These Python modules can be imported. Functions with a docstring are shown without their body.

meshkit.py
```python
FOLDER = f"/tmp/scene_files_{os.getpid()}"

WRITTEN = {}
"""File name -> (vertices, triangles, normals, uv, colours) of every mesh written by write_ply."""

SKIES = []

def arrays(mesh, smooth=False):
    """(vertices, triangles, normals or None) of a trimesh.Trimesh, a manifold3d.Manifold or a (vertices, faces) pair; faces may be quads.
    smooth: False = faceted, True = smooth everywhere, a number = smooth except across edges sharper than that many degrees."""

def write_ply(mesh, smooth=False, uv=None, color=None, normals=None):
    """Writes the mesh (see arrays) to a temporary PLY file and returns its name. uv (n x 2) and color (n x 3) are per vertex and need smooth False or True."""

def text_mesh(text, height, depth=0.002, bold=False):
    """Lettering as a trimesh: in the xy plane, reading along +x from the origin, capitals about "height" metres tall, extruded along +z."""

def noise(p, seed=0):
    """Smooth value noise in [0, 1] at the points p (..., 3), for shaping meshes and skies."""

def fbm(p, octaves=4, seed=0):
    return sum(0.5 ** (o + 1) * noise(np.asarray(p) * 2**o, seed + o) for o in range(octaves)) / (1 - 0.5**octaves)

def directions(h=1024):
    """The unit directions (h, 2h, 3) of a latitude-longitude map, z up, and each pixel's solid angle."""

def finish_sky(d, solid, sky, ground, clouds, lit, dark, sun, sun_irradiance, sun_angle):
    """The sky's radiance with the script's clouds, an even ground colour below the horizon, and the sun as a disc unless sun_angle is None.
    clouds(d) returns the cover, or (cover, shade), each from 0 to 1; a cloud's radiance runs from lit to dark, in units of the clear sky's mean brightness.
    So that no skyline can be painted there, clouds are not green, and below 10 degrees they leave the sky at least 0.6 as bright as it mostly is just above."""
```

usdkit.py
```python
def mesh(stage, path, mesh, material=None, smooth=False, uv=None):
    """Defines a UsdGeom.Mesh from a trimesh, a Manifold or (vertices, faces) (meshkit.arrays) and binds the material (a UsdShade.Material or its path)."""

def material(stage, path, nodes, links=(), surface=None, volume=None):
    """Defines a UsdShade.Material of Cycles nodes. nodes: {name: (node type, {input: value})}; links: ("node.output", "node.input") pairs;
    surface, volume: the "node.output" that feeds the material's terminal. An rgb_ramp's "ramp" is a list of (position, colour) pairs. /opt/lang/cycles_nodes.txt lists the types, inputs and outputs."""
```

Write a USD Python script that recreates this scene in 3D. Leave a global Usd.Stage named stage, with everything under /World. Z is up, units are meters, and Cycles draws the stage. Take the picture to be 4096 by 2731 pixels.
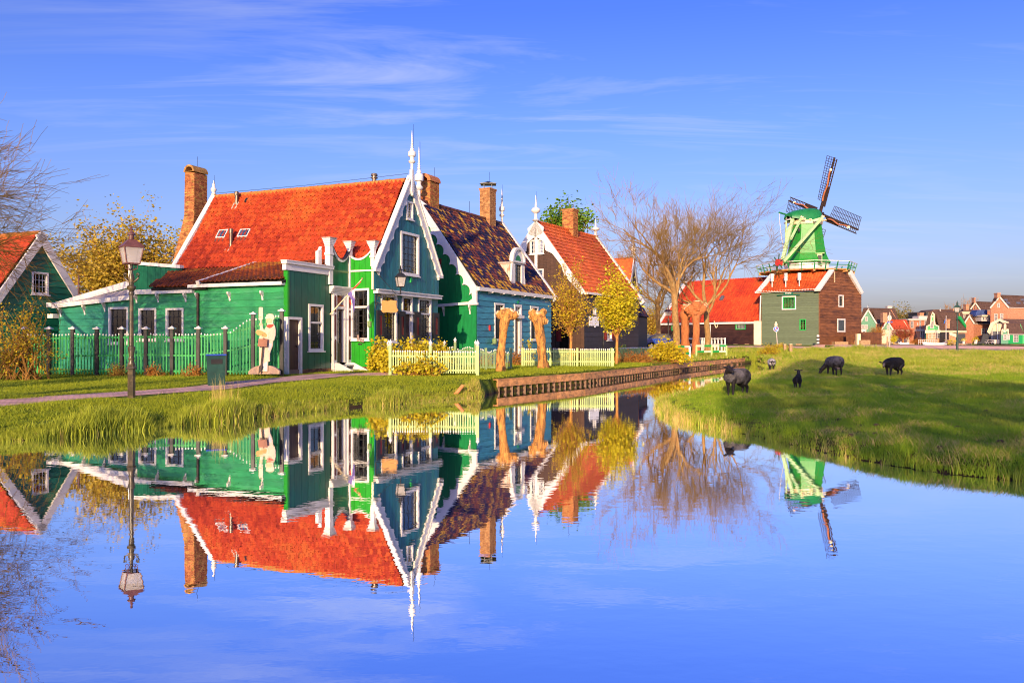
import math, numpy as np, trimesh, usdkit, meshkit, shapely
from shapely.geometry import Polygon, LineString, box as sbox, MultiPolygon
from shapely import affinity
from pxr import Usd, UsdGeom, UsdLux, UsdShade, Gf, Sdf, Vt
import manifold3d as m3
R = np.random.default_rng(7)
stage = Usd.Stage.CreateInMemory()
UsdGeom.SetStageUpAxis(stage, 'Z'); UsdGeom.SetStageMetersPerUnit(stage, 1.0)
UsdGeom.Xform.Define(stage, '/World'); UsdGeom.Scope.Define(stage, '/World/Looks')
# ------------------------------------------------------------ camera, sky, sun, exposure
EYE, FX, CX, CY = 1.7, 3309.0, 2048.0, 1365.5          # eye height over the ditch water, focal length in photo pixels, centre
cam = UsdGeom.Camera.Define(stage, '/World/camera')
cam.AddTranslateOp().Set((0, 0, EYE)); cam.AddRotateXOp().Set(90.0)
cam.CreateHorizontalApertureAttr(36.0); cam.CreateFocalLengthAttr(36.0 * FX / 4096); cam.CreateClippingRangeAttr((0.1, 5000.0))
cam.CreateExposureAttr(0.85)
SUN_EL, SUN_AZ = math.radians(15.0), math.atan2(-0.237, -0.97)
sd = np.array([math.cos(SUN_EL) * math.sin(SUN_AZ), math.cos(SUN_EL) * math.cos(SUN_AZ), math.sin(SUN_EL)])
sun = UsdLux.DistantLight.Define(stage, '/World/sun')
sun.CreateIntensityAttr(1.08); sun.CreateAngleAttr(0.53); sun.CreateNormalizeAttr(True); sun.CreateColorAttr(Gf.Vec3f(1.0, 0.73, 0.42))
sun.AddRotateZOp().Set(math.degrees(math.atan2(sd[1], sd[0])) + 90); sun.AddRotateXOp().Set(90 - math.degrees(SUN_EL))
dome = UsdLux.DomeLight.Define(stage, '/World/sky')
dome.GetPrim().SetCustomDataByKey('kind', 'structure')
skym = usdkit.material(stage, '/World/Looks/sky', {
    'sky': ('sky_texture', {'sky_type': 'single_scattering', 'sun_disc': False, 'sun_elevation': SUN_EL, 'sun_rotation': SUN_AZ, 'altitude': 0.0, 'air_density': 1.0, 'aerosol_density': 2.2, 'ozone_density': 3.0}),
    'tr': ('rgb_ramp', {'ramp': [(0.0, (0.86, 0.70, 0.84)), (0.06, (0.80, 0.68, 0.88)), (0.14, (0.68, 0.64, 0.94)), (0.24, (0.54, 0.60, 1.08)), (0.37, (0.36, 0.47, 1.10)), (0.6, (0.34, 0.48, 1.20)), (1.0, (0.34, 0.48, 1.20))]}), 'tint': ('mix', {'mix_type': 'multiply', 'fac': 1.0}),
    'tc': ('texture_coordinate', {}),
    'sep': ('separate_xyz', {}),
    # cirrus: the direction is projected on a high layer, then drawn out along the wind
    'zz': ('math', {'math_type': 'maximum', 'value2': 0.03}),
    'zi': ('math', {'math_type': 'add', 'value2': 0.10}),
    'px': ('math', {'math_type': 'divide'}), 'py': ('math', {'math_type': 'divide'}),
    'pc': ('combine_xyz', {'z': 0.0}),
    'mp': ('mapping', {'rotation': (0, 0, 0.10), 'scale': (0.55, 2.6, 1.0), 'location': (3.1, 7.4, 0)}),
    'n1': ('noise_texture', {'scale': 1.15, 'detail': 9.0, 'roughness': 0.62, 'distortion': 0.9}),
    'mp2': ('mapping', {'scale': (0.35, 0.7, 1.0), 'location': (1.7, 2.2, 0)}),
    'n2': ('noise_texture', {'scale': 0.8, 'detail': 2.0}),
    'r1': ('map_range', {'from_min': 0.49, 'from_max': 0.80, 'clamp': True}),
    'r2': ('map_range', {'from_min': 0.42, 'from_max': 0.64, 'clamp': True}),
    'cm': ('math', {'math_type': 'multiply'}),
    'fz': ('map_range', {'from_min': 0.02, 'from_max': 0.14, 'clamp': True, 'to_max': 0.62}),
    'cf': ('math', {'math_type': 'multiply'}),
    'cl': ('mix', {'mix_type': 'mix', 'color2': (3.2, 3.3, 3.7)}),
    'bg': ('background_shader', {'strength': 0.13})},
    [('sky.color', 'tint.color1'), ('sep.z', 'tr.fac'), ('tr.color', 'tint.color2'), ('tc.generated', 'sep.vector'), ('sep.z', 'zz.value1'), ('zz.value', 'zi.value1'),
     ('sep.x', 'px.value1'), ('zi.value', 'px.value2'), ('sep.y', 'py.value1'), ('zi.value', 'py.value2'),
     ('px.value', 'pc.x'), ('py.value', 'pc.y'), ('pc.vector', 'mp.vector'), ('mp.vector', 'n1.vector'),
     ('pc.vector', 'mp2.vector'), ('mp2.vector', 'n2.vector'), ('n1.fac', 'r1.value'), ('n2.fac', 'r2.value'),
     ('r1.result', 'cm.value1'), ('r2.result', 'cm.value2'), ('sep.z', 'fz.value'), ('cm.value', 'cf.value1'), ('fz.result', 'cf.value2'),
     ('tint.color', 'cl.color1'), ('cf.value', 'cl.fac'), ('cl.color', 'bg.color')], surface='bg.background')
UsdShade.MaterialBindingAPI.Apply(dome.GetPrim()).Bind(skym)

# ------------------------------------------------------------ prims
COUNT, LOC = {}, {}
def fresh(parent, name):
    k = parent + '/' + name; n = COUNT.get(k, 0); COUNT[k] = n + 1
    return k if n == 0 else f'{k}_{n:03d}'
def tag(path, label=None, cat=None, group=None, kind=None):
    p = stage.GetPrimAtPath(path)
    for k, v in (('label', label), ('category', cat), ('group', group), ('kind', kind)):
        if v: p.SetCustomDataByKey(k, v)
    return path
def thing(name, label, cat, loc=(0, 0, 0), group=None):
    path = fresh('/World', name); x = UsdGeom.Xform.Define(stage, path)
    x.AddTranslateOp().Set(tuple(map(float, loc))); LOC[path] = np.array(loc, float)
    return tag(path, label, cat, group)
def holder(parent, name, label=None):
    path = fresh(parent, name); UsdGeom.Xform.Define(stage, path)
    return tag(path, label) if label else path
def part(parent, name, mesh, material, smooth=False, label=None, kind=None, tone=None):
    if mesh is None: return None
    path = fresh(parent, name); root = '/'.join(path.split('/')[:3]); o = LOC.get(root)
    v, f, n = meshkit.arrays(mesh, smooth)
    if not len(f): COUNT[parent + '/' + name] -= 1; return None
    if o is not None: v = v - o
    m = UsdGeom.Mesh.Define(stage, path)
    m.CreatePointsAttr(Vt.Vec3fArray.FromNumpy(v.astype(np.float32)))
    m.CreateFaceVertexCountsAttr(Vt.IntArray.FromNumpy(np.full(len(f), 3, np.int32)))
    m.CreateFaceVertexIndicesAttr(Vt.IntArray.FromNumpy(f.astype(np.int32).ravel()))
    m.CreateSubdivisionSchemeAttr('none')
    if n is not None:
        m.CreateNormalsAttr(Vt.Vec3fArray.FromNumpy(n.astype(np.float32))); m.SetNormalsInterpolation('vertex')
    if tone is not None and len(tone) == len(v): UsdGeom.PrimvarsAPI(m).CreatePrimvar('tone', Sdf.ValueTypeNames.FloatArray, 'vertex').Set(Vt.FloatArray.FromNumpy(np.asarray(tone, np.float32)))
    UsdShade.MaterialBindingAPI.Apply(m.GetPrim()).Bind(material)
    if label or kind: tag(path, label, None, None, kind)
    return path
def single(name, mesh, material, label=None, cat=None, group=None, kind=None, smooth=False):
    return tag(part('/World', name, mesh, material, smooth), label, cat, group, kind)
def copy(src, loc, rotz=0.0, scale=1.0, label=None, group=None):
    name = src.split('/')[-1]
    if name[-4:-3] == '_' and name[-3:].isdigit(): name = name[:-4]
    path = fresh('/World', name); x = UsdGeom.Xform.Define(stage, path)
    x.GetPrim().GetReferences().AddInternalReference(src); x.GetPrim().SetInstanceable(True)
    x.ClearXformOpOrder(); x.AddTranslateOp().Set(tuple(map(float, loc)))
    if rotz: x.AddRotateZOp().Set(math.degrees(rotz))
    if scale != 1.0: x.AddScaleOp().Set((scale,) * 3)
    p = stage.GetPrimAtPath(src)
    for k in ('label', 'category', 'group'):
        v = {'label': label, 'group': group}.get(k) or p.GetCustomDataByKey(k)
        if v: x.GetPrim().SetCustomDataByKey(k, v)
    return path

# ------------------------------------------------------------ photo windows -> directions
WIN = dict(A=(0, 400, 2.613), B=(0, 1000, 2.24), C=(600, 600, 2.613), D=(1000, 900, 2.413), E=(1400, 500, 2.613), G=(1400, 1000, 2.613), H=(1700, 700, 1.96), I=(2050, 700, 1.96),
           J=(2450, 700, 2.09), K=(2950, 600, 3.92), L=(2650, 950, 2.767), M=(3300, 1100, 2.955), N=(2600, 1350, 1.572), O=(1800, 1300, 2.138),
           P=(3430, 1180, 6.0), Q=(3704, 1160, 6.0), S=(2850, 1400, 2.94), T=(980, 1200, 4.9), U=(440, 900, 2.24), V=(2950, 980, 3.733), W=(0, 1440, 2.0), X=(1176, 1440, 2.0), Y=(2352, 1300, 3.0), Z=(1900, 1100, 2.24), a=(1300, 1100, 2.987), F=(0, 0, 1.0))
def px(k, x, y): ox, oy, s = WIN[k]; return ox + x / s, oy + y / s
def ray(fx, fy): return np.array([(fx - CX) / FX, 1.0, (CY - fy) / FX])
def at(fx, fy, Y): return np.array([0, 0, EYE]) + ray(fx, fy) * Y
def xat(fx, Y): return (fx - CX) / FX * Y
def shore(fx, fy): Y = EYE * FX / (fy - CY); return ((fx - CX) / FX * Y, Y)

# ------------------------------------------------------------ mesh helpers
def cat(ms):
    ms = [m for m in ms if m is not None and len(m.faces)]
    if not ms: return trimesh.Trimesh()
    n, V, Fc = 0, [], []
    for m in ms: V.append(np.asarray(m.vertices)); Fc.append(np.asarray(m.faces) + n); n += len(m.vertices)
    return trimesh.Trimesh(np.vstack(V), np.vstack(Fc), process=False)
def tones(ms):
    """One random tone per piece, spread over its vertices."""
    return np.concatenate([np.full(len(m.vertices), R.random()) for m in ms])
def tm(v, f): 
    f = np.asarray(f)
    if f.shape[1] == 4: f = np.vstack([f[:, [0, 1, 2]], f[:, [0, 2, 3]]])
    return trimesh.Trimesh(np.asarray(v, float), f, process=False)
BOXF = np.array([[0, 3, 2, 1], [4, 5, 6, 7], [0, 1, 5, 4], [1, 2, 6, 5], [2, 3, 7, 6], [3, 0, 4, 7]])
def hexa(bottom, top): return tm(np.vstack([bottom, top]), BOXF)
def box(c, s, rz=0.0):
    x, y, z = np.asarray(s, float) / 2
    v = np.array([[-x, -y], [x, -y], [x, y], [-x, y]]); cs, sn = math.cos(rz), math.sin(rz)
    v = v @ np.array([[cs, sn], [-sn, cs]])
    return hexa(np.c_[v + c[:2], np.full(4, c[2] - z)], np.c_[v + c[:2], np.full(4, c[2] + z)])
def beam(p0, p1, w, h=None, up=(0, 0, 1), w1=None, h1=None):
    h = w if h is None else h; w1 = w if w1 is None else w1; h1 = h if h1 is None else h1
    p0, p1 = np.asarray(p0, float), np.asarray(p1, float); d = p1 - p0; d /= np.linalg.norm(d)
    up = np.asarray(up, float)
    if abs(d @ up) > .98: up = np.array([0, 1.0, 0])
    s = np.cross(d, up); s /= np.linalg.norm(s); u = np.cross(s, d)
    q = lambda p, w, h: np.array([p - s * w / 2 - u * h / 2, p + s * w / 2 - u * h / 2, p + s * w / 2 + u * h / 2, p - s * w / 2 + u * h / 2])
    return hexa(q(p0, w, h)[::-1], q(p1, w1, h1)[::-1])
def tube(pts, rad, sides=6, cap=True):
    p = np.asarray(pts, float); n = len(p); rad = np.broadcast_to(rad, (n,))
    t = np.gradient(p, axis=0); t /= np.linalg.norm(t, axis=1, keepdims=True) + 1e-12
    ref = np.array([0, 0, 1.0]) if abs(t[:, 2]).mean() < .9 else np.array([1.0, 0, 0])
    a = np.cross(t, ref); a /= np.linalg.norm(a, axis=1, keepdims=True) + 1e-9; b = np.cross(t, a)
    ang = np.arange(sides) * 2 * np.pi / sides
    v = p[:, None] + rad[:, None, None] * (np.cos(ang)[None, :, None] * a[:, None] + np.sin(ang)[None, :, None] * b[:, None])
    i, j = np.meshgrid(np.arange(n - 1), np.arange(sides), indexing='ij'); k = (j + 1) % sides
    q = np.stack([i * sides + j, i * sides + k, (i + 1) * sides + k, (i + 1) * sides + j], -1).reshape(-1, 4)
    f = [q[:, [0, 2, 1]], q[:, [0, 3, 2]]]; v = v.reshape(-1, 3)
    if cap:
        v = np.vstack([v, p[:1], p[-1:]]); c0, c1 = len(v) - 2, len(v) - 1; j = np.arange(sides); k = (j + 1) % sides
        f += [np.c_[np.full(sides, c0), j, k], np.c_[np.full(sides, c1), (n - 1) * sides + k, (n - 1) * sides + j]]
    return tm(v, np.vstack(f))
def lathe(prof, c=(0, 0, 0), sides=14, sq=None):
    """prof: (radius, z) pairs from the bottom up."""
    prof = np.asarray(prof, float); n = len(prof); ang = np.arange(sides) * 2 * np.pi / sides + (math.pi / sides if sq else 0)
    v = np.stack([prof[:, 0, None] * np.cos(ang), prof[:, 0, None] * np.sin(ang), np.broadcast_to(prof[:, 1, None], (n, sides))], -1).reshape(-1, 3) + c
    i, j = np.meshgrid(np.arange(n - 1), np.arange(sides), indexing='ij'); k = (j + 1) % sides
    q = np.stack([i * sides + j, i * sides + k, (i + 1) * sides + k, (i + 1) * sides + j], -1).reshape(-1, 4)
    v = np.vstack([v, np.array(c) + (0, 0, prof[0, 1]), np.array(c) + (0, 0, prof[-1, 1])]); j = np.arange(sides); k = (j + 1) % sides
    return tm(v, np.vstack([q[:, [0, 1, 2]], q[:, [0, 2, 3]], np.c_[np.full(sides, len(v) - 2), k, j], np.c_[np.full(sides, len(v) - 1), (n - 1) * sides + j, (n - 1) * sides + k]]))
def spin(m, rz, c=(0, 0, 0)):
    m = m.copy(); m.apply_transform(trimesh.transformations.rotation_matrix(rz, [0, 0, 1], c)); return m
def move(m, d): m = m.copy(); m.vertices = m.vertices + np.asarray(d, float); return m

class Plane:
    """A plane with an origin, a horizontal axis U, an upward axis V and an outward normal N."""
    def __init__(s, O, U, V): s.O, s.U = np.asarray(O, float), np.asarray(U, float); s.U = s.U / np.linalg.norm(s.U); V = np.asarray(V, float); V = V - s.U * (V @ s.U); s.V = V / np.linalg.norm(V); s.N = np.cross(s.U, s.V)
    def pick(s, k, x, y):
        d = ray(*px(k, x, y)); e = np.array([0, 0, EYE]); t = ((s.O - e) @ s.N) / (d @ s.N); p = e + d * t - s.O
        return np.array([p @ s.U, p @ s.V])
    def picks(s, k, pts): return [s.pick(k, *p) for p in pts]
    def W(s, uv, n=0.0):
        uv = np.asarray(uv, float); n = np.broadcast_to(n, uv.shape[:-1])
        return s.O + uv[..., :1] * s.U + uv[..., 1:2] * s.V + n[..., None] * s.N
    def off(s, n): q = Plane(s.O + s.N * n, s.U, s.V); return q
def wall(A, B): A, B = np.asarray(A, float), np.asarray(B, float); A = np.array([A[0], A[1], A[2] if len(A) > 2 else 0.0]); return Plane(A, np.array([B[0] - A[0], B[1] - A[1], 0]), (0, 0, 1))
def polys(g):
    if g.is_empty: return []
    return [p for p in getattr(g, 'geoms', [g]) if p.geom_type == 'Polygon' and p.area > 1e-5]
def slab(pl, poly, n0, n1, slope=None):
    """A polygon in a plane's (u, v) as a slab from n0 to n1; slope=(n_bottom, n_top) tilts the outer face."""
    out = []
    for p in polys(poly if hasattr(poly, 'geom_type') else Polygon(poly)):
        v2, f2 = trimesh.creation.triangulate_polygon(p, engine='earcut'); v2 = np.asarray(v2)[:, :2]; f2 = np.asarray(f2)
        a = np.cross(v2[f2[:, 1]] - v2[f2[:, 0]], v2[f2[:, 2]] - v2[f2[:, 0]]); f2 = np.where((a < 0)[:, None], f2[:, ::-1], f2)
        if slope is None: no = np.full(len(v2), n1)
        else: lo, hi = p.bounds[1], p.bounds[3]; no = slope[0] + (slope[1] - slope[0]) * (v2[:, 1] - lo) / max(hi - lo, 1e-6)
        nv = len(v2); fs = [f2[:, ::-1], f2 + nv]; V = [pl.W(v2, n0), pl.W(v2, no)]; base = 2 * nv
        for ring in [p.exterior, *p.interiors]:
            r = np.array(ring.coords)[:-1]
            if (ring is p.exterior) != ring.is_ccw: r = r[::-1]
            m = len(r); ro = np.full(m, n1) if slope is None else slope[0] + (slope[1] - slope[0]) * (r[:, 1] - lo) / max(hi - lo, 1e-6)
            V += [pl.W(r, n0), pl.W(r, ro)]; i = np.arange(m); j = (i + 1) % m
            fs += [np.c_[base + i, base + j, base + m + j], np.c_[base + i, base + m + j, base + m + i]]; base += 2 * m
        out.append(trimesh.Trimesh(np.vstack(V), np.vstack(fs), process=False))
    return cat(out)
def rect(u0, v0, u1, v1): return sbox(min(u0, u1), min(v0, v1), max(u0, u1), max(v0, v1))
def union(ps): return shapely.union_all([(p if hasattr(p, 'geom_type') else Polygon(p)).buffer(0) for p in ps])
# ------------------------------------------------------------ materials
MATS = {}
def mat(name, col, rough=0.55, var=0.18, scale=5.0, stretch=(1, 1, 1), bump=0.0, bscale=None, spec=0.4, coat=0.0, dirt=None, dscale=1.2, dmin=0.52, dmax=0.72, rand=0.0, sheen=0.0, metal=0.0):
    """Painted / weathered surface: a colour that wanders a little, optional blotches of a second colour, fine relief."""
    if name in MATS: return MATS[name]
    c = np.array(col, float); n = {
        'tc': ('texture_coordinate', {}), 'mp': ('mapping', {'scale': stretch}), 'n': ('noise_texture', {'scale': scale, 'detail': 6.0, 'roughness': 0.62}),
        'r': ('rgb_ramp', {'ramp': [(0.25, tuple(c * (1 - var * 1.6))), (0.5, tuple(c)), (0.75, tuple(np.minimum(c * (1 + var * 1.3) + var * .01, 1)))]}),
        'p': ('principled_bsdf', {'roughness': rough, 'specular_ior_level': spec, 'coat_weight': coat, 'coat_roughness': 0.12, 'metallic': metal})}
    l = [('tc.object', 'mp.vector'), ('mp.vector', 'n.vector'), ('n.fac', 'r.fac')]; out = 'r.color'
    if dirt is not None:
        n['nd'] = ('noise_texture', {'scale': dscale, 'detail': 7.0, 'roughness': 0.65}); n['rd'] = ('map_range', {'from_min': dmin, 'from_max': dmax, 'clamp': True})
        n['md'] = ('mix', {'color2': dirt}); l += [('mp.vector', 'nd.vector'), ('nd.fac', 'rd.value'), ('rd.result', 'md.fac'), (out, 'md.color1')]; out = 'md.color'
    if rand:
        n['oi'] = ('object_info', {}); n['rr'] = ('map_range', {'to_min': 1 - rand, 'to_max': 1 + rand}); n['mr'] = ('hsv', {'hue': 0.5, 'saturation': 1.0, 'fac': 1.0})
        l += [('oi.random', 'rr.value'), ('rr.result', 'mr.value'), (out, 'mr.color')]; out = 'mr.color'
    l.append((out, 'p.base_color'))
    if bump:
        n['nb'] = ('noise_texture', {'scale': bscale or scale * 3, 'detail': 4.0}); n['b'] = ('bump', {'strength': min(1.0, bump), 'distance': 0.02})
        l += [('mp.vector', 'nb.vector'), ('nb.fac', 'b.height'), ('b.normal', 'p.normal')]
    MATS[name] = usdkit.material(stage, '/World/Looks/' + name, n, l, surface='p.BSDF'); return MATS[name]
def leafmat(name, col, col2, trans=0.3, rough=0.55):
    MATS[name] = usdkit.material(stage, '/World/Looks/' + name, {
        'g': ('geometry', {}), 'at': ('attribute', {'attribute': 'tone'}), 'n': ('noise_texture', {'scale': 1.3, 'detail': 3.0}),
        'a': ('math', {'math_type': 'multiply_add', 'value2': 0.6}), 'r': ('rgb_ramp', {'ramp': [(0.3, col), (0.85, col2)]}),
        'p': ('principled_bsdf', {'roughness': rough, 'specular_ior_level': 0.25}), 't': ('translucent_bsdf', {}), 'm': ('mix_closure', {'fac': trans})},
        [('at.fac', 'a.value1'), ('g.position', 'n.vector'), ('n.fac', 'a.value3'), ('a.value', 'r.fac'), ('r.color', 'p.base_color'), ('r.color', 't.color'), ('p.BSDF', 'm.closure1'), ('t.BSDF', 'm.closure2')],
        surface='m.closure'); return MATS[name]
def glassmat(name, tint=(0.9, 0.95, 1.0), rough=0.0, ior=1.6):
    MATS[name] = usdkit.material(stage, '/World/Looks/' + name, {
        'f': ('fresnel', {'IOR': ior}), 't': ('transparent_bsdf', {'color': tint}), 'g': ('glossy_bsdf', {'color': (1, 1, 1), 'roughness': rough}), 'm': ('mix_closure', {})},
        [('f.fac', 'm.fac'), ('t.BSDF', 'm.closure1'), ('g.BSDF', 'm.closure2')], surface='m.closure'); return MATS[name]
M = MATS
mat('white_paint', (0.64, 0.60, 0.555), 0.45, 0.05, 3, bump=0.08, dirt=(0.50, 0.40, 0.30), dmin=0.62, dmax=0.85)
mat('green_board', (0.020, 0.225, 0.072), 0.42, 0.14, 2, (1, 1, 6), bump=0.07, spec=0.5, rand=0.14, dirt=(0.07, 0.28, 0.14), dscale=1.1, dmin=0.5, dmax=0.8)          # bakery long wall
mat('sea_board', (0.02, 0.19, 0.11), 0.42, 0.16, 2, (1, 1, 6), bump=0.07, spec=0.5, rand=0.14, dirt=(0.06, 0.25, 0.17), dscale=1.1, dmin=0.5, dmax=0.8)             # low annexe
mat('bottle_green', (0.006, 0.085, 0.045), 0.30, 0.2, 2, (4, 4, 1), bump=0.05, spec=0.5, rand=0.15)        # dark green planks
mat('grass_green', (0.015, 0.26, 0.012), 0.32, 0.14, 2, (4, 4, 1), bump=0.05, spec=0.5, rand=0.10)         # bright green planks
mat('teal_board', (0.008, 0.120, 0.135), 0.42, 0.2, 2, (4, 4, 1), bump=0.06, spec=0.5, rand=0.18, dirt=(0.012, 0.13, 0.09), dmin=0.5, dmax=0.7)
mat('emerald_board', (0.006, 0.17, 0.045), 0.34, 0.14, 2, (4, 4, 1), bump=0.04, spec=0.5, rand=0.08)      # second house gable
mat('blue_board', (0.028, 0.19, 0.24), 0.26, 0.22, 2, (1, 1, 6), bump=0.10, spec=0.5, rand=0.15)
mat('pine_board', (0.006, 0.135, 0.070), 0.38, 0.2, 2, (1, 1, 6), bump=0.05, rand=0.15)                      # left cottage
mat('brown_board', (0.065, 0.030, 0.016), 0.6, 0.3, 3, (1, 1, 5), bump=0.15, rand=0.2)
mat('tar_board', (0.022, 0.020, 0.026), 0.5, 0.3, 3, (1, 1, 5), bump=0.15, rand=0.2)
mat('mill_green', (0.085, 0.115, 0.062), 0.6, 0.15, 3, (1, 1, 6), bump=0.1, rand=0.12)
mat('mill_brown', (0.17, 0.062, 0.020), 0.65, 0.3, 1.2, (1, 1, 4), bump=0.15, rand=0.18, dirt=(0.085, 0.032, 0.013), dscale=0.7, dmin=0.5, dmax=0.66)
mat('barn_brown', (0.045, 0.012, 0.006), 0.6, 0.3, 2, (1, 1, 4), bump=0.15, rand=0.25)
for i, c in enumerate([(0.43, 0.056, 0.014), (0.38, 0.044, 0.012), (0.46, 0.078, 0.016), (0.32, 0.034, 0.011)]):
    mat(f'red_tile_{"abcd"[i]}', c, 0.6, 0.25, 6, bump=0.2, spec=0.3, rand=0.12, dirt=[(0.14, 0.035, 0.012), (0.36, 0.10, 0.02)][i % 2], dscale=3.5, dmin=0.56, dmax=0.74)
mat('ridge_tile', (0.40, 0.12, 0.022), 0.7, 0.3, 5, bump=0.3, dirt=(0.30, 0.17, 0.03), dscale=3, dmin=0.45, dmax=0.6)
mat('old_tile_a', (0.17, 0.032, 0.010), 0.7, 0.35, 6, bump=0.3, rand=0.2, dirt=(0.10, 0.05, 0.012), dscale=4, dmin=0.5, dmax=0.66)
mat('old_tile_b', (0.24, 0.055, 0.012), 0.7, 0.35, 6, bump=0.3, rand=0.2, dirt=(0.045, 0.02, 0.01), dscale=4, dmin=0.48, dmax=0.62)
mat('glaze_a', (0.017, 0.012, 0.030), 0.22, 0.3, 5, spec=0.6, rand=0.3)
mat('glaze_b', (0.10, 0.028, 0.016), 0.35, 0.3, 5, spec=0.5, rand=0.3)
mat('glaze_c', (0.26, 0.14, 0.018), 0.6, 0.35, 5, spec=0.3, rand=0.2)
mat('flat_red_a', (0.62, 0.125, 0.022), 0.7, 0.25, 4, bump=0.2, rand=0.15)
mat('flat_red_b', (0.54, 0.095, 0.018), 0.7, 0.25, 4, bump=0.2, rand=0.15)
mat('barn_tile', (0.50, 0.050, 0.012), 0.7, 0.35, 1.5, bump=0.2, dirt=(0.30, 0.025, 0.010), dscale=0.8, dmin=0.45, dmax=0.65)
mat('far_tile', (0.095, 0.050, 0.035), 0.8, 0.3, 3, bump=0.3, dirt=(0.06, 0.03, 0.022), dscale=1.5)
mat('far_red_tile', (0.40, 0.055, 0.018), 0.8, 0.3, 3, bump=0.3)
mat('brick_a', (0.36, 0.125, 0.045), 0.8, 0.3, 9, bump=0.3, rand=0.1, dirt=(0.30, 0.19, 0.03), dscale=1.5, dmin=0.5, dmax=0.68)
mat('brick_b', (0.34, 0.15, 0.055), 0.8, 0.35, 9, bump=0.3, rand=0.1)
mat('mortar', (0.24, 0.16, 0.10), 0.9, 0.2, 9)
mat('far_brick', (0.36, 0.14, 0.075), 0.85, 0.25, 4, bump=0.2)
mat('far_brick_b', (0.42, 0.19, 0.10), 0.85, 0.25, 4, bump=0.2)
mat('black_paint', (0.016, 0.014, 0.014), 0.4, 0.2, 4, bump=0.05)
mat('dark_room', (0.012, 0.009, 0.007), 0.9, 0.3, 3)
mat('iron', (0.018, 0.017, 0.015), 0.38, 0.3, 8, spec=0.5, dirt=(0.09, 0.06, 0.03), dscale=5, dmin=0.6, dmax=0.75)
mat('bronze_iron', (0.055, 0.042, 0.020), 0.36, 0.35, 8, spec=0.5, dirt=(0.16, 0.11, 0.05), dscale=6, dmin=0.5, dmax=0.7)
mat('copper', (0.13, 0.050, 0.040), 0.45, 0.3, 6, spec=0.5, dirt=(0.24, 0.19, 0.17), dscale=4, dmin=0.55, dmax=0.7)
mat('zinc', (0.17, 0.13, 0.10), 0.4, 0.3, 4, metal=0.6)
mat('lead', (0.34, 0.28, 0.24), 0.6, 0.3, 6)
mat('red_paint', (0.20, 0.012, 0.010), 0.4, 0.15, 4)
mat('dark_red', (0.10, 0.008, 0.008), 0.4, 0.15, 4)
mat('brown_door', (0.085, 0.042, 0.022), 0.45, 0.3, 2, (6, 6, 1), bump=0.1)
mat('grey_door', (0.05, 0.06, 0.06), 0.5, 0.2, 3)
mat('picket_green', (0.012, 0.29, 0.058), 0.45, 0.12, 3, rand=0.08)
mat('pale_green', (0.36, 0.46, 0.15), 0.5, 0.12, 3, bump=0.06, rand=0.08)
mat('moss_green', (0.16, 0.24, 0.09), 0.55, 0.2, 3, rand=0.1)
mat('rail_green', (0.01, 0.30, 0.05), 0.45, 0.12, 3)
mat('mill_light_green', (0.40, 0.58, 0.28), 0.5, 0.1, 3)
mat('mill_body_green', (0.022, 0.23, 0.024), 0.42, 0.14, 1.2, (3, 3, 1), bump=0.06, rand=0.06)
mat('mill_cap_green', (0.012, 0.16, 0.045), 0.4, 0.15, 2, bump=0.05)
mat('sail_wood', (0.040, 0.022, 0.016), 0.6, 0.25, 5)
mat('sail_cloth', (0.40, 0.13, 0.06), 0.9, 0.2, 4)
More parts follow.
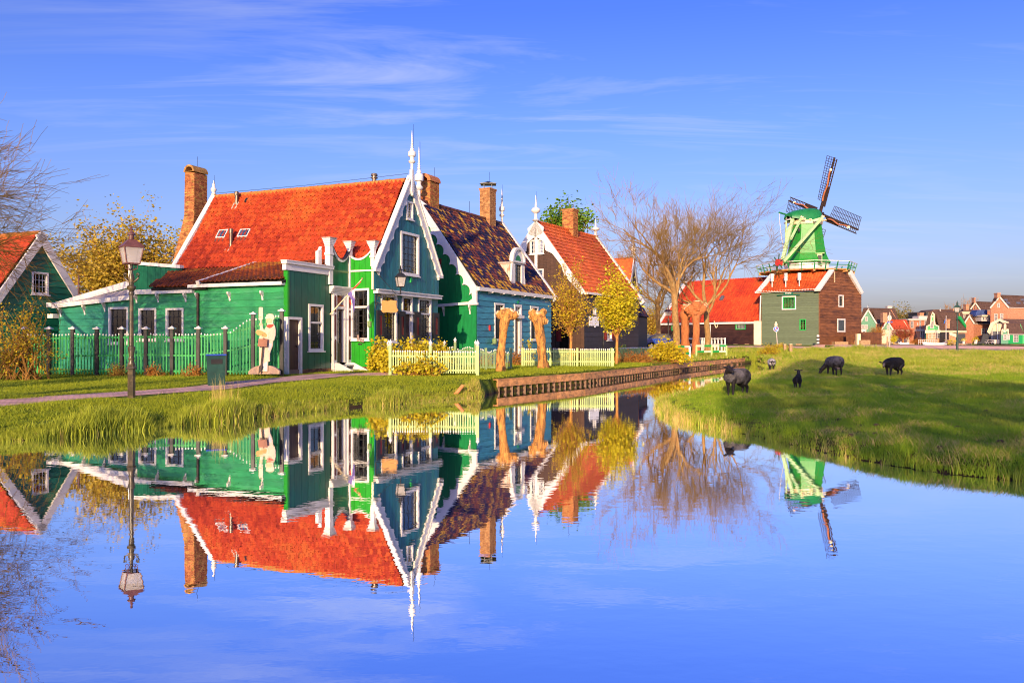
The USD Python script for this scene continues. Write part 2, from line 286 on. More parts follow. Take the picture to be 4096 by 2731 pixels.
mat('cream', (0.80, 0.66, 0.42), 0.5, 0.06, 3)
mat('old_plank', (0.50, 0.23, 0.07), 0.8, 0.35, 4, (1, 1, 2.5), bump=0.4, rand=0.2, dirt=(0.10, 0.07, 0.035), dscale=2.5, dmin=0.5, dmax=0.68)
mat('wet_plank', (0.12, 0.056, 0.02), 0.55, 0.35, 4, bump=0.4, rand=0.2)
mat('wood_post', (0.34, 0.21, 0.11), 0.8, 0.3, 4, (4, 4, 1), bump=0.4)
mat('bark_lit', (0.52, 0.225, 0.05), 0.9, 0.35, 6, (3, 3, 0.7), bump=0.9, bscale=16, dirt=(0.12, 0.06, 0.025), dscale=4, dmin=0.48, dmax=0.62)
mat('bark_grey', (0.28, 0.155, 0.052), 0.9, 0.35, 5, (2, 2, 0.8), bump=0.8, bscale=14, dirt=(0.36, 0.26, 0.11), dscale=3, dmin=0.52, dmax=0.66)
mat('twig', (0.20, 0.115, 0.018), 0.85, 0.3, 3)
mat('twig_orange', (0.27, 0.13, 0.02), 0.85, 0.3, 3)
mat('cut_wood', (0.62, 0.48, 0.30), 0.8, 0.2, 6)
mat('soil', (0.10, 0.052, 0.024), 0.95, 0.4, 5, bump=0.6)
mat('fleece_black', (0.012, 0.009, 0.009), 0.95, 0.4, 30, bump=1.0, bscale=70)
mat('fleece_grey', (0.12, 0.105, 0.104), 0.95, 0.5, 6, bump=1.0, bscale=60, dirt=(0.014, 0.010, 0.010), dscale=2.2, dmin=0.42, dmax=0.60)
mat('fleece_pale', (0.34, 0.31, 0.30), 0.95, 0.35, 8, bump=1.0, bscale=60, dirt=(0.05, 0.04, 0.04), dscale=2.5, dmin=0.48, dmax=0.64)
mat('hide_black', (0.014, 0.009, 0.008), 0.6, 0.3, 10, spec=0.4)
mat('hide_pale', (0.16, 0.12, 0.11), 0.7, 0.3, 10)
mat('car_blue', (0.010, 0.055, 0.36), 0.22, 0.05, 2, coat=0.6)
mat('rubber', (0.015, 0.015, 0.016), 0.8, 0.2, 5)
mat('chrome', (0.6, 0.6, 0.6), 0.2, 0.05, 5, metal=1.0)
mat('sign_blue', (0.010, 0.12, 0.50), 0.4, 0.05, 3)
mat('sign_white', (0.80, 0.78, 0.76), 0.4, 0.05, 3)
mat('sign_red', (0.55, 0.03, 0.03), 0.4, 0.05, 3)
mat('sign_tan', (0.43, 0.215, 0.065), 0.5, 0.03, 3)
mat('sign_brown', (0.25, 0.088, 0.046), 0.5, 0.03, 3)
mat('flag_red', (0.52, 0.06, 0.035), 0.8, 0.1, 3)
mat('flag_white', (0.72, 0.64, 0.56), 0.8, 0.1, 3)
mat('flag_blue', (0.16, 0.115, 0.34), 0.8, 0.15, 3)
mat('baker_white', (0.58, 0.45, 0.33), 0.6, 0.05, 5)
mat('baker_skin', (0.66, 0.38, 0.21), 0.6, 0.08, 5)
mat('baker_blue', (0.42, 0.47, 0.52), 0.6, 0.1, 5)
mat('bread', (0.64, 0.27, 0.075), 0.6, 0.15, 5)
mat('plinth_stone', (0.44, 0.29, 0.20), 0.8, 0.15, 12, dirt=(0.35, 0.2, 0.13), dscale=20, dmin=0.6, dmax=0.7)
mat('bin_green', (0.008, 0.045, 0.036), 0.4, 0.25, 4, dirt=(0.02, 0.075, 0.05), dscale=1.6, dmin=0.5, dmax=0.65)
mat('bin_blue', (0.02, 0.06, 0.42), 0.4, 0.1, 4)
mat('curtain', (0.62, 0.56, 0.50), 0.9, 0.1, 5)
mat('boat_white', (0.72, 0.66, 0.60), 0.4, 0.05, 3)
mat('quay_wood', (0.40, 0.24, 0.15), 0.8, 0.25, 4, bump=0.3)
mat('copper_green', (0.02, 0.055, 0.045), 0.6, 0.2, 4)
mat('far_white', (0.50, 0.43, 0.37), 0.6, 0.06, 3)
mat('far_cream', (0.56, 0.46, 0.30), 0.6, 0.06, 3)
mat('far_green', (0.035, 0.17, 0.09), 0.5, 0.12, 3)
mat('far_bright_green', (0.012, 0.27, 0.065), 0.5, 0.1, 3)
mat('sky_pane', (0.03, 0.06, 0.12), 0.25, 0.3, 2)
mat('far_dark', (0.035, 0.035, 0.040), 0.6, 0.2, 3)
mat('far_pane', (0.10, 0.10, 0.11), 0.12, 0.3, 2, spec=0.8)
mat('flat_dark', (0.06, 0.045, 0.04), 0.5, 0.2, 3)
glassmat('glass', ior=2.0); MATS['lamp_glass'] = usdkit.material(stage, '/World/Looks/lamp_glass', {'t': ('transparent_bsdf', {}), 'd': ('diffuse_bsdf', {'color': (0.72, 0.66, 0.58)}), 'l': ('translucent_bsdf', {'color': (0.75, 0.70, 0.62)}), 'a': ('mix_closure', {'fac': 0.5}), 'm': ('mix_closure', {'fac': 0.72})}, [('d.BSDF', 'a.closure1'), ('l.BSDF', 'a.closure2'), ('t.BSDF', 'm.closure1'), ('a.closure', 'm.closure2')], surface='m.closure')
mat('frosted', (0.55, 0.50, 0.44), 0.4, 0.1, 4)
leafmat('leaf_gold', (0.26, 0.20, 0.010), (0.58, 0.42, 0.02))
leafmat('leaf_lime', (0.30, 0.31, 0.012), (0.64, 0.52, 0.02))
leafmat('leaf_hedge', (0.14, 0.18, 0.012), (0.58, 0.46, 0.02))
leafmat('leaf_willow', (0.22, 0.19, 0.018), (0.48, 0.33, 0.035))
leafmat('leaf_green', (0.05, 0.14, 0.012), (0.14, 0.26, 0.02))
leafmat('leaf_rust', (0.20, 0.06, 0.015), (0.42, 0.16, 0.03))
leafmat('leaf_red', (0.16, 0.022, 0.015), (0.30, 0.05, 0.03))
leafmat('leaf_far', (0.13, 0.13, 0.04), (0.26, 0.22, 0.06))
leafmat('leaf_pink', (0.34, 0.18, 0.14), (0.52, 0.30, 0.24))
leafmat('flower_yellow', (0.34, 0.28, 0.01), (0.55, 0.42, 0.015))
leafmat('blade_meadow', (0.14, 0.29, 0.012), (0.35, 0.48, 0.03), 0.5)
leafmat('blade_lawn', (0.13, 0.21, 0.010), (0.34, 0.38, 0.020), 0.35)
leafmat('blade_straw', (0.34, 0.28, 0.04), (0.66, 0.50, 0.14), 0.3)
leafmat('blade_reed', (0.06, 0.13, 0.010), (0.42, 0.46, 0.04), 0.35)
# ------------------------------------------------------------ the lie of the land
LB = [shore(*p) for p in [(-1500, 1900), (-700, 1822), (-300, 1788), (0, 1767), (175, 1755), (320, 1740), (450, 1727), (600, 1717), (750, 1697), (900, 1685), (1025, 1672), (1125, 1662), (1176, 1655), (1326, 1637), (1476, 1625), (1626, 1612), (1776, 1600), (1926, 1585)]]
REV = [(-0.56, 27.5), (3.05, 33.2), (3.93, 35.1), (10.1, 48.4), (17.7, 63.0)]
RB_far = [(19.6, 66.5), (16.2, 51.0), (12.3, 40.8), (9.6, 34.8), (7.7, 30.6), (6.6, 28.3), (5.4, 25.3), (4.6, 23.4)]
RB = [shore(*p) for p in [(2660, 1604), (2645, 1632), (2683, 1668), (2791, 1697), (2918, 1722), (3071, 1757), (3236, 1795), (3363, 1824), (3554, 1859), (3713, 1884), (3872, 1903), (4096, 1926), (4500, 1958), (5200, 1998)]]
WPOLY = Polygon(LB + REV + RB_far + RB + [(12.0, 6.0), (9.0, 2.6), (0.0, 2.2), (-12.0, 2.6), (-30.0, 4.0), (-34.0, 8.0)]).buffer(0)
REVL, WEDGE = LineString(REV), WPOLY.exterior
HY = np.array([-60, 2, 10, 20, 30, 60, 68, 75, 88, 100, 400.]); HZ = np.array([.6, .35, .38, .44, .55, .58, .80, 1.05, 1.30, 1.38, 1.4])
RIVER = Polygon([(46, 84), (60, 80), (85, 77), (140, 74), (420, 70), (420, 149), (50, 149)])
def ss(x, a, b): t = np.clip((x - a) / (b - a), 0, 1); return t * t * (3 - 2 * t)
def ground_z(x, y, rough=True):
    x, y = np.atleast_1d(np.asarray(x, float)), np.atleast_1d(np.asarray(y, float)); p = shapely.points(x, y)
    d = shapely.distance(p, WEDGE); ins = shapely.contains(WPOLY, p); dr = shapely.distance(p, REVL)
    H = np.interp(y, HY, HZ) - 0.10 * np.clip((x - 2) / 8, 0, 1) * (y < 45) * ss(y, 45, 30)
    H = H + np.where(x > 30, 0.22 * ss(y, 70, 76) * (1 - ss(y, 78, 90)), 0)
    if rough: H = H + 0.05 * (meshkit.fbm(np.stack([x * .35, y * .35, 0 * x], -1), 3, 5) - .5) * ss(d, 1, 4)
    soft = 0.02 + (H - 0.02) * (0.55 * ss(d, 0, 0.5) + 0.45 * ss(d, 0.2, 2.6)); hard = H * ss(d, 0.02, 0.10)
    w = ss(dr, 3.2, 1.4); z = soft * (1 - w) + hard * w
    z = np.where(ins, -0.7 * ss(d, 0, 0.7) - 0.01, z)
    rv = shapely.contains(RIVER, p); db = shapely.distance(p, RIVER.exterior)
    return np.where(rv, np.minimum(z, 1.0 - 1.2 * ss(db, 0, 4)), z)
def gz(x, y): return float(ground_z(x, y)[0])
def gpt(fx, fy):
    """Where the ray through a photo pixel meets the ground."""
    d = ray(fx, fy); Y = 30.0
    for _ in range(60): Y = .5 * Y + .5 * (EYE - gz(d[0] * Y, Y)) / max(-d[2], 1e-4)
    return np.array([d[0] * Y, Y, gz(d[0] * Y, Y)])
def line(a, b, s0, grow):
    out, x, s = [a], a, s0
    while x < b: s *= grow; x += s; out.append(x)
    return out
gx = np.array(sorted(set(np.round(np.r_[-np.array(line(18, 700, .22, 1.12)), np.arange(-18, 26.01, .2), line(26, 700, .22, 1.06)], 3))))
gy = np.array(sorted(set(np.round(np.r_[-np.array(line(-2, 80, .3, 1.25)), np.arange(2, 8, .3), np.arange(8, 46, .18), line(46, 900, .2, 1.022)], 3))))
XX, YY = np.meshgrid(gx, gy); ZZ = ground_z(XX.ravel(), YY.ravel())
ni, nj = len(gy), len(gx); ii, jj = np.meshgrid(np.arange(ni - 1), np.arange(nj - 1), indexing='ij'); a = ii * nj + jj
gq = np.stack([a, a + 1, a + nj + 1, a + nj], -1).reshape(-1, 4)
ground_mat = usdkit.material(stage, '/World/Looks/turf', {
    'g': ('geometry', {}), 'n1': ('noise_texture', {'scale': 0.5, 'detail': 8.0, 'roughness': 0.65}), 'n2': ('noise_texture', {'scale': 9.0, 'detail': 6.0, 'roughness': 0.7}),
    'r1': ('rgb_ramp', {'ramp': [(0.30, (0.085, 0.130, 0.010)), (0.5, (0.15, 0.19, 0.012)), (0.68, (0.26, 0.24, 0.025))]}),
    'r2': ('rgb_ramp', {'ramp': [(0.3, (0.45, 0.45, 0.4)), (0.55, (1, 1, 1)), (0.75, (1.3, 1.2, 1.0))]}), 'm': ('mix', {'mix_type': 'multiply', 'fac': 1.0}),
    's': ('separate_xyz', {}), 'zr': ('map_range', {'from_min': 0.02, 'from_max': 0.22, 'clamp': True}), 'mz': ('mix', {'color1': (0.045, 0.026, 0.012)}),
    'b': ('bump', {'strength': 0.8, 'distance': 0.05}), 'p': ('principled_bsdf', {'roughness': 0.9, 'specular_ior_level': 0.15})},
    [('g.position', 'n1.vector'), ('g.position', 'n2.vector'), ('n1.fac', 'r1.fac'), ('n2.fac', 'r2.fac'), ('r1.color', 'm.color1'), ('r2.color', 'm.color2'), ('g.position', 's.vector'), ('s.z', 'zr.value'), ('zr.result', 'mz.fac'),
     ('m.color', 'mz.color2'), ('mz.color', 'p.base_color'), ('n2.fac', 'b.height'), ('b.normal', 'p.normal')], surface='p.BSDF')
single('ground', tm(np.c_[XX.ravel(), YY.ravel(), ZZ], gq), ground_mat, 'green turf of both banks and the meadow sloping to the ditch', 'ground', kind='structure', smooth=True)
def watermat(name, deep, sx, sy, dist, strength, refl):
    return usdkit.material(stage, '/World/Looks/' + name, {
        'g': ('geometry', {}), 'mp': ('mapping', {'scale': (sx, sy, 1)}), 'n': ('noise_texture', {'scale': 1.0, 'detail': 3.0, 'roughness': 0.5}), 'mq': ('mapping', {'scale': (0.12, 0.16, 1)}), 'nq': ('noise_texture', {'scale': 1.0, 'detail': 2.0}),
        'rq': ('map_range', {'from_min': 0.38, 'from_max': 0.62, 'to_min': 0.25, 'to_max': 1.0, 'clamp': True}), 'mm': ('math', {'math_type': 'multiply'}),
        'b': ('bump', {'strength': strength, 'distance': dist}), 'f': ('fresnel', {'IOR': 1.333}), 'fr': ('map_range', {'from_min': 0.05, 'from_max': 0.6, 'to_min': refl, 'to_max': 0.97, 'clamp': True}),
        'd': ('diffuse_bsdf', {'color': deep}), 's': ('glossy_bsdf', {'color': (0.96, 0.97, 1.0), 'roughness': 0.0}), 'm': ('mix_closure', {})},
        [('g.position', 'mp.vector'), ('mp.vector', 'n.vector'), ('g.position', 'mq.vector'), ('mq.vector', 'nq.vector'), ('nq.fac', 'rq.value'), ('n.fac', 'mm.value1'), ('rq.result', 'mm.value2'), ('mm.value', 'b.height'), ('b.normal', 's.normal'), ('f.fac', 'fr.value'), ('fr.result', 'm.fac'), ('d.BSDF', 'm.closure1'), ('s.BSDF', 'm.closure2')], surface='m.closure')
wat = watermat('still_water', (0.012, 0.022, 0.030), 3.0, 5.0, 0.0022, 0.5, 0.90)
single('water', slab(Plane((0, 0, 0), (1, 0, 0), (0, 1, 0)), WPOLY.buffer(0.6), -0.004, 0.0), wat, 'still ditch water mirroring the houses and the sky', 'water', kind='structure')
rivm = watermat('river_water_look', (0.05, 0.06, 0.08), 0.8, 2.0, 0.02, 0.6, 0.6)
single('river', slab(Plane((0, 0, 1.0), (1, 0, 0), (0, 1, 0)), RIVER.buffer(-0.2), -0.01, 0.0), rivm, 'river between the dyke and the far quay', 'river', kind='structure')
def strip(pts, w, lift=0.014, n=None):
    """A band laid on the ground along a line; w may vary."""
    L = LineString(pts); n = n or max(8, int(L.length / 0.35)); s = np.linspace(0, L.length, n); P = np.array([L.interpolate(t).coords[0] for t in s])
    for _ in range(3): P[1:-1] = (P[:-2] + 2 * P[1:-1] + P[2:]) / 4
    T = np.gradient(P, axis=0); T /= np.linalg.norm(T, axis=1, keepdims=True); Nn = np.c_[-T[:, 1], T[:, 0]]; W = np.broadcast_to(np.interp(s, np.linspace(0, L.length, len(np.atleast_1d(w))), np.atleast_1d(w)), (n,))
    k = 7; e = np.linspace(-.5, .5, k); v = P[:, None] + Nn[:, None] * (W[:, None, None] * e[None, :, None]); v = v.reshape(-1, 2)
    z = ground_z(v[:, 0], v[:, 1]) + lift; i, j = np.meshgrid(np.arange(n - 1), np.arange(k - 1), indexing='ij'); a = i * k + j
    return tm(np.c_[v, z], np.stack([a, a + k, a + k + 1, a + 1], -1).reshape(-1, 4)[:, ::-1])
def pavemat(name, c1, c2, mortar, scale, rot):
    return usdkit.material(stage, '/World/Looks/' + name, {'g': ('geometry', {}), 'mp': ('mapping', {'rotation': (0, 0, rot)}), 'bt': ('brick_texture', {'color1': c1, 'color2': c2, 'mortar': mortar, 'scale': scale, 'mortar_size': 0.02, 'brick_width': 0.5, 'row_height': 0.25}),
        'n': ('noise_texture', {'scale': 1.6, 'detail': 6.0}), 'r': ('rgb_ramp', {'ramp': [(0.3, (0.65, 0.62, 0.62)), (0.7, (1.2, 1.15, 1.1))]}), 'm': ('mix', {'mix_type': 'multiply', 'fac': 1.0}), 'b': ('bump', {'strength': 0.6, 'distance': 0.01, 'invert': True}), 'p': ('principled_bsdf', {'roughness': 0.8, 'specular_ior_level': 0.3})},
        [('g.position', 'mp.vector'), ('mp.vector', 'bt.vector'), ('g.position', 'n.vector'), ('n.fac', 'r.fac'), ('bt.color', 'm.color1'), ('r.color', 'm.color2'), ('m.color', 'p.base_color'), ('bt.fac', 'b.height'), ('b.normal', 'p.normal')], surface='p.BSDF')
pave = pavemat('paving', (0.78, 0.46, 0.36), (0.66, 0.38, 0.30), (0.24, 0.18, 0.12), 3.0, 0.3)
roadm = mat('road_paving', (0.74, 0.40, 0.27), 0.85, 0.12, 2.0, bump=0.2)
PATH = [gpt(*p)[:2] for p in [(-700, 1668), (-200, 1630), (0, 1612), (260, 1592), (520, 1574), (800, 1556), (1000, 1530), (1176, 1515), (1330, 1500), (1500, 1498), (1640, 1493)]]
single('path', strip(PATH, [1.8, 1.65, 1.55, 1.5, 1.5, 1.7, 2.3], n=150), pave, 'narrow brick path running along the lawn past the bakery', 'path', kind='structure')
ROAD = [(-4, 92), (12, 86), (22, 82), (30, 78), (38, 74), (48, 70.5), (62, 66), (85, 60), (130, 56)]
single('road', strip(ROAD, [6, 7, 7, 6.5, 4.2, 3.8, 3.6, 3.6], n=260), roadm, 'pinkish paved road in front of the windmill shed', 'road', kind='structure')
DY = [(34, 83), (46, 80.5), (60, 78.5), (90, 76), (150, 74)]
single('dyke_path', strip(DY, [2.5, 1.6, 1.4, 1.4], lift=0.02, n=200), roadm, 'pale path along the crest of the dyke by the river', 'path', kind='structure')
sandm = mat('dry_bank', (0.27, 0.20, 0.17), 0.95, 0.4, 2.5, bump=0.6, dirt=(0.08, 0.09, 0.02), dscale=0.8, dmin=0.52, dmax=0.62)
single('dry_bank', strip([(36.5, 72.7), (42, 71.6), (52, 70.0), (66, 67.8), (90, 66)], [0.5, 2.6, 4.5, 7, 9], lift=0.03, n=160), sandm, 'dry earthen slope of the dyke with tufts of weeds', 'bank', kind='structure')
QUAY = Plane((0, 0, 0), (1, 0, 0), (0, 1, 0))
# ------------------------------------------------------------ building kit
def rampmat(name, stops, rough=0.6, spec=0.3, bump=0.2):
    """A field of tiles or bricks: every island its own tone."""
    MATS[name] = usdkit.material(stage, '/World/Looks/' + name, {'g': ('geometry', {}), 'at': ('attribute', {'attribute': 'tone'}), 'r': ('rgb_ramp', {'ramp': stops, 'interpolate': True}), 'n': ('noise_texture', {'scale': 7.0, 'detail': 6.0}), 'r2': ('rgb_ramp', {'ramp': [(0.3, (0.6, 0.55, 0.55)), (0.5, (1, 1, 1)), (0.72, (1.25, 1.3, 1.2))]}),
        'm': ('mix', {'mix_type': 'multiply', 'fac': 1.0}), 'b': ('bump', {'strength': bump, 'distance': 0.02}), 'p': ('principled_bsdf', {'roughness': rough, 'specular_ior_level': spec})},
        [('at.fac', 'r.fac'), ('g.position', 'n.vector'), ('n.fac', 'r2.fac'), ('r.color', 'm.color1'), ('r2.color', 'm.color2'), ('m.color', 'p.base_color'), ('n.fac', 'b.height'), ('b.normal', 'p.normal')], surface='p.BSDF'); return MATS[name]
rampmat('red_field', [(0, (0.30, 0.030, 0.010)), (0.4, (0.41, 0.050, 0.013)), (0.85, (0.45, 0.075, 0.016)), (1, (0.46, 0.10, 0.018))])
rampmat('old_field', [(0, (0.10, 0.03, 0.010)), (0.5, (0.18, 0.036, 0.010)), (0.85, (0.27, 0.062, 0.014)), (1, (0.30, 0.13, 0.02))], 0.75)
rampmat('glaze_field', [(0, (0.013, 0.010, 0.028)), (0.36, (0.022, 0.015, 0.034)), (0.48, (0.10, 0.028, 0.016)), (0.70, (0.12, 0.035, 0.016)), (0.78, (0.24, 0.13, 0.018)), (1, (0.32, 0.18, 0.025))], 0.35, 0.5)
rampmat('flat_field', [(0, (0.40, 0.060, 0.012)), (0.5, (0.46, 0.080, 0.016)), (1, (0.54, 0.12, 0.02))], 0.7)
rampmat('barn_field', [(0, (0.38, 0.03, 0.010)), (0.5, (0.48, 0.048, 0.012)), (1, (0.56, 0.075, 0.016))], 0.7)
rampmat('mill_field', [(0, (0.42, 0.06, 0.012)), (0.5, (0.50, 0.09, 0.018)), (1, (0.56, 0.13, 0.03))], 0.7)
rampmat('brick_field', [(0, (0.24, 0.075, 0.030)), (0.4, (0.36, 0.125, 0.045)), (0.75, (0.42, 0.18, 0.06)), (1, (0.34, 0.21, 0.05))], 0.85, 0.2, 0.4)
rampmat('pale_brick_field', [(0, (0.26, 0.11, 0.045)), (0.5, (0.36, 0.17, 0.065)), (1, (0.46, 0.25, 0.10))], 0.85, 0.2, 0.4)
rampmat('dark_brick_field', [(0, (0.10, 0.045, 0.03)), (0.5, (0.17, 0.07, 0.04)), (1, (0.24, 0.12, 0.06))], 0.85, 0.2, 0.4)

def boards_h(parent, pl, poly, pitch, m, out=0.034, name='board', v0=None, lining=True):
    if lining: part(parent, 'lining', slab(pl, poly, -0.10, -0.021), M['dark_room'])
    b = poly.bounds; v = b[1] if v0 is None else v0
    while v < b[3]:
        pt = pitch * R.uniform(.94, 1.06)
        for g in polys(poly.intersection(rect(b[0] - 1, v, b[2] + 1, v + pt - .003))):
            if g.bounds[3] - g.bounds[1] > .02: part(parent, name, slab(pl, g, -.02, 0, (out * R.uniform(.85, 1.1), 0.010)), m if not isinstance(m, list) else m[int(R.integers(len(m)))])
        v += pt
def boards_v(parent, pl, poly, w, m, out=0.020, name='plank', lining='dark_room', gap=.004):
    part(parent, 'lining', slab(pl, poly, -0.10, -0.012 if lining != 'dark_room' else -0.021), M[lining])
    b = poly.bounds; u = b[0]
    while u < b[2]:
        ww = w * R.uniform(.8, 1.2); ww = b[2] - u + .01 if b[2] - u - ww < w * .4 else ww
        for g in polys(poly.intersection(rect(u + gap, b[1] - 1, u + ww - gap, b[3] + 1))):
            part(parent, name, slab(pl, g, -.02, out + R.uniform(-.004, .004)), m)
        u += ww
def framed(pl, r, w, n0, n1): u0, v0, u1, v1 = r.bounds; return slab(pl, r.difference(rect(u0 + w, v0 + w, u1 - w, v1 - w)), n0, n1)
def window(parent, pl, r, nx, ny, fw=.08, fm='white_paint', bm='black_paint', out=.05, bar=.022, sash=.03, sill=True, name='window', curtain=None, split=None, panes=True, room=True, label=None, rows=None):
    """A window as frame, sash, glazing grid, panes and sill; split: heights (0..1) of wide cross bars."""
    w = holder(parent, name, label); u0, v0, u1, v1 = r.bounds
    part(w, 'frame', framed(pl, r, fw, -.12, out), M[fm])
    a, b, c, d = u0 + fw, v0 + fw, u1 - fw, v1 - fw; bars = [sbox(a, b, c, d).difference(sbox(a + sash, b + sash, c - sash, d - sash))]; ys = [b]
    cuts = sorted([b + (d - b) * s for s in (split or [])])
    if cuts: part(w, 'transom_bar', slab(pl, union([sbox(a, y - .035, c, y + .035) for y in cuts]), -.06, out * .7), M[fm])
    seg = [b] + cuts + [d]; ny = ny if isinstance(ny, (list, tuple)) else [ny]
    for k in range(len(seg) - 1):
        lo, hi = seg[k] + (0.035 if k else 0), seg[k + 1] - (0.035 if k < len(seg) - 2 else 0); n = ny[min(k, len(ny) - 1)]
        for j in range(1, n): bars.append(sbox(a, lo + (hi - lo) * j / n - bar / 2, c, lo + (hi - lo) * j / n + bar / 2))
        for i in range(1, nx): bars.append(sbox(a + (c - a) * i / nx - bar / 2, lo, a + (c - a) * i / nx + bar / 2, hi))
        for i in range(nx):
            for j in range(n):
                t = slab(pl, sbox(a + (c - a) * i / nx, lo + (hi - lo) * j / n, a + (c - a) * (i + 1) / nx, lo + (hi - lo) * (j + 1) / n), -.048, -.044)
                if panes: part(w, 'pane', t, M['glass'])
    part(w, 'glazing_grid', slab(pl, union(bars), -.06, -.030), M[bm])
    if not panes: part(w, 'pane', slab(pl, sbox(a, b, c, d), -.048, -.044), M['glass'])
    if room:
        part(w, 'room', cat([slab(pl, sbox(a - .1, b - .1, c + .1, d + .1), -.75, -.70), slab(pl, sbox(a - .15, b - .1, a - .05, d + .1), -.75, -.12), slab(pl, sbox(c + .05, b - .1, c + .15, d + .1), -.75, -.12), slab(pl, sbox(a - .1, b - .15, c + .1, b - .05), -.75, -.12), slab(pl, sbox(a - .1, d + .05, c + .1, d + .15), -.75, -.12)]), M['dark_room'])
    if curtain:
        for (s0, s1, t0, t1) in curtain:
            q = Plane(pl.O, pl.U, pl.V); n = 14; uu = np.linspace(a + (c - a) * s0, a + (c - a) * s1, n); nn = -.16 + .025 * np.sin(np.arange(n) * 2.1)
            va, vb = b + (d - b) * t0, b + (d - b) * t1; V = np.vstack([q.W(np.c_[uu, np.full(n, va)], nn), q.W(np.c_[uu, np.full(n, vb)], nn)]); i = np.arange(n - 1)
            part(w, 'curtain', tm(V, np.c_[i, i + 1, i + 1 + n, i + n]), M['curtain'], True)
    if sill: part(w, 'sill', slab(pl, sbox(u0 - .05, v0 - .045, u1 + .05, v0 - .002), -.02, out + .05), M[fm])
    return w
_a = np.linspace(0, 1, 7); TILE_S = np.c_[_a, .5 + .5 * np.cos(_a * 2 * np.pi - 0.9)]
def tile_mesh(pl, u, v, tw, tl, flat=False, lift=0.03, wave=0.03, wob=0.0):
    n = 2 if flat else 7; S = np.array([[0, .3], [1, .3]]) if flat else TILE_S
    uu = u + S[:, 0] * tw * 1.03; hh = S[:, 1] * wave + wob
    lo = pl.W(np.c_[uu, np.full(n, v)], hh + lift); hi = pl.W(np.c_[uu, np.full(n, v + tl * 1.12)], hh); lip = pl.W(np.c_[uu, np.full(n, v + .004)], hh + lift - .028)
    i = np.arange(n - 1); f = np.vstack([np.c_[i, i + 1, n + i + 1, n + i], np.c_[2 * n + i, 2 * n + i + 1, i + 1, i]]); V = np.vstack([lo, hi, lip])
    s = len(V); e = np.vstack([pl.W(np.array([[uu[0], v], [uu[0], v + tl]]), hh[0] - .02), pl.W(np.array([[uu[-1], v], [uu[-1], v + tl]]), hh[-1] - .02)])
    return tm(np.vstack([V, e]), np.vstack([f, [[s, 0, n, s + 1], [n - 1, s + 2, s + 3, 2 * n - 1]]]))
def tile_roof(parent, pl, poly, tw, tl, mats, field, nparts, flat=False, lift=.03, wave=.03, deck='dark_room', tone=None, name='tile'):
    part(parent, 'roof_deck', slab(pl, poly, -0.10, -0.012), M[deck]); b = poly.bounds; rows = []; pp = shapely.prepared.prep(poly)
    nr = max(1, round((b[3] - b[1]) / tl)); tl = (b[3] - b[1]) / nr; skew = 0.0
    for r in range(nr):
        v = b[1] + r * tl; strip_ = poly.intersection(rect(b[0] - 1, v + tl * .3, b[2] + 1, v + tl * .7))
        if strip_.is_empty: continue
        a, _, c, _ = strip_.bounds; k0 = math.floor((a - b[0]) / tw); k1 = math.ceil((c - b[0]) / tw)
        for k in range(k0, k1 + 1):
            u = b[0] + k * tw
            if pp.contains(shapely.Point(u + tw / 2, v + tl / 2)): rows.append((u + R.uniform(-.008, .008), v + R.uniform(-.012, .012) + .05 * (float(meshkit.noise(np.array([u * .5, 3.0, 0]), 21)) - .5), R.uniform(-.006, .006) + .05 * (float(meshkit.noise(np.array([u * .45, v * .45, 0]), 22)) - .5)))
    far = np.array([np.linalg.norm(pl.W(np.array([u, v])) - (0, 0, EYE)) for u, v, _ in rows]); order = np.argsort(far); near = set(order[:nparts].tolist()); rest, restq = [], []; pickm = lambda u, v, n: min(n - 1, int(n * np.clip(.5 + 1.1 * (float(meshkit.noise(np.array([u * .55, v * .8, 0]), 23)) - .5) + R.uniform(-.34, .34), 0, .999))); tn = lambda u, v: [R.uniform(0, .4), R.uniform(.5, .7), R.uniform(.8, 1)][tone(u, v)]
    for i, (u, v, w) in enumerate(rows):
        t = tile_mesh(pl, u, v, tw, tl, flat, lift, wave, w)
        if i in near: part(parent, name, t, M[mats[tone(u, v) if tone else pickm(u, v, len(mats))]], 40)
        else: rest.append(t); restq.append((u, v))
    if rest:
        n = np.array([len(t.vertices) for t in rest]); part(parent, name + '_field', cat(rest), M[field], kind='stuff', tone=np.repeat([tn(*q[:2]) if tone else pickm(q[0], q[1], 100) / 100 for q in restq], n))
def ridge(parent, p0, p1, m='ridge_tile', r=.11, step=.36, name='ridge_tile'):
    p0, p1 = np.asarray(p0, float), np.asarray(p1, float); L = np.linalg.norm(p1 - p0); n = max(2, round(L / step)); d = (p1 - p0) / L
    for i in range(n):
        a, b = p0 + d * L * i / n, p0 + d * (L * (i + 1) / n + .04)
        part(parent, name, tube([a + (0, 0, R.uniform(-.01, .01)), b], [r * R.uniform(.95, 1.05), r * .92], 8), M[m], 40)
def brick_face(pl, poly, bl=.21, bh=.062, depth=.02, inset=.004):
    out, b, r = [], poly.bounds, 0; v = b[1]
    while v < b[3]:
        u = b[0] - (bl / 2 if r % 2 else 0)
        while u < b[2]:
            g = poly.intersection(rect(u + inset, v + inset, u + bl - inset, v + bh - inset))
            for q in polys(g):
                if q.area > bl * bh * .1: out.append(slab(pl, q, -.01, depth * R.uniform(.4, 1)))
            u += bl
        v += bh; r += 1
    return out
def bricks(c, f, field, nb):
    for b in f[:nb]: part(c, 'brick', b, M[field], tone=tones([b]))
    part(c, 'brickwork', cat(f[nb:]), M[field], kind='stuff', tone=tones(f[nb:]))
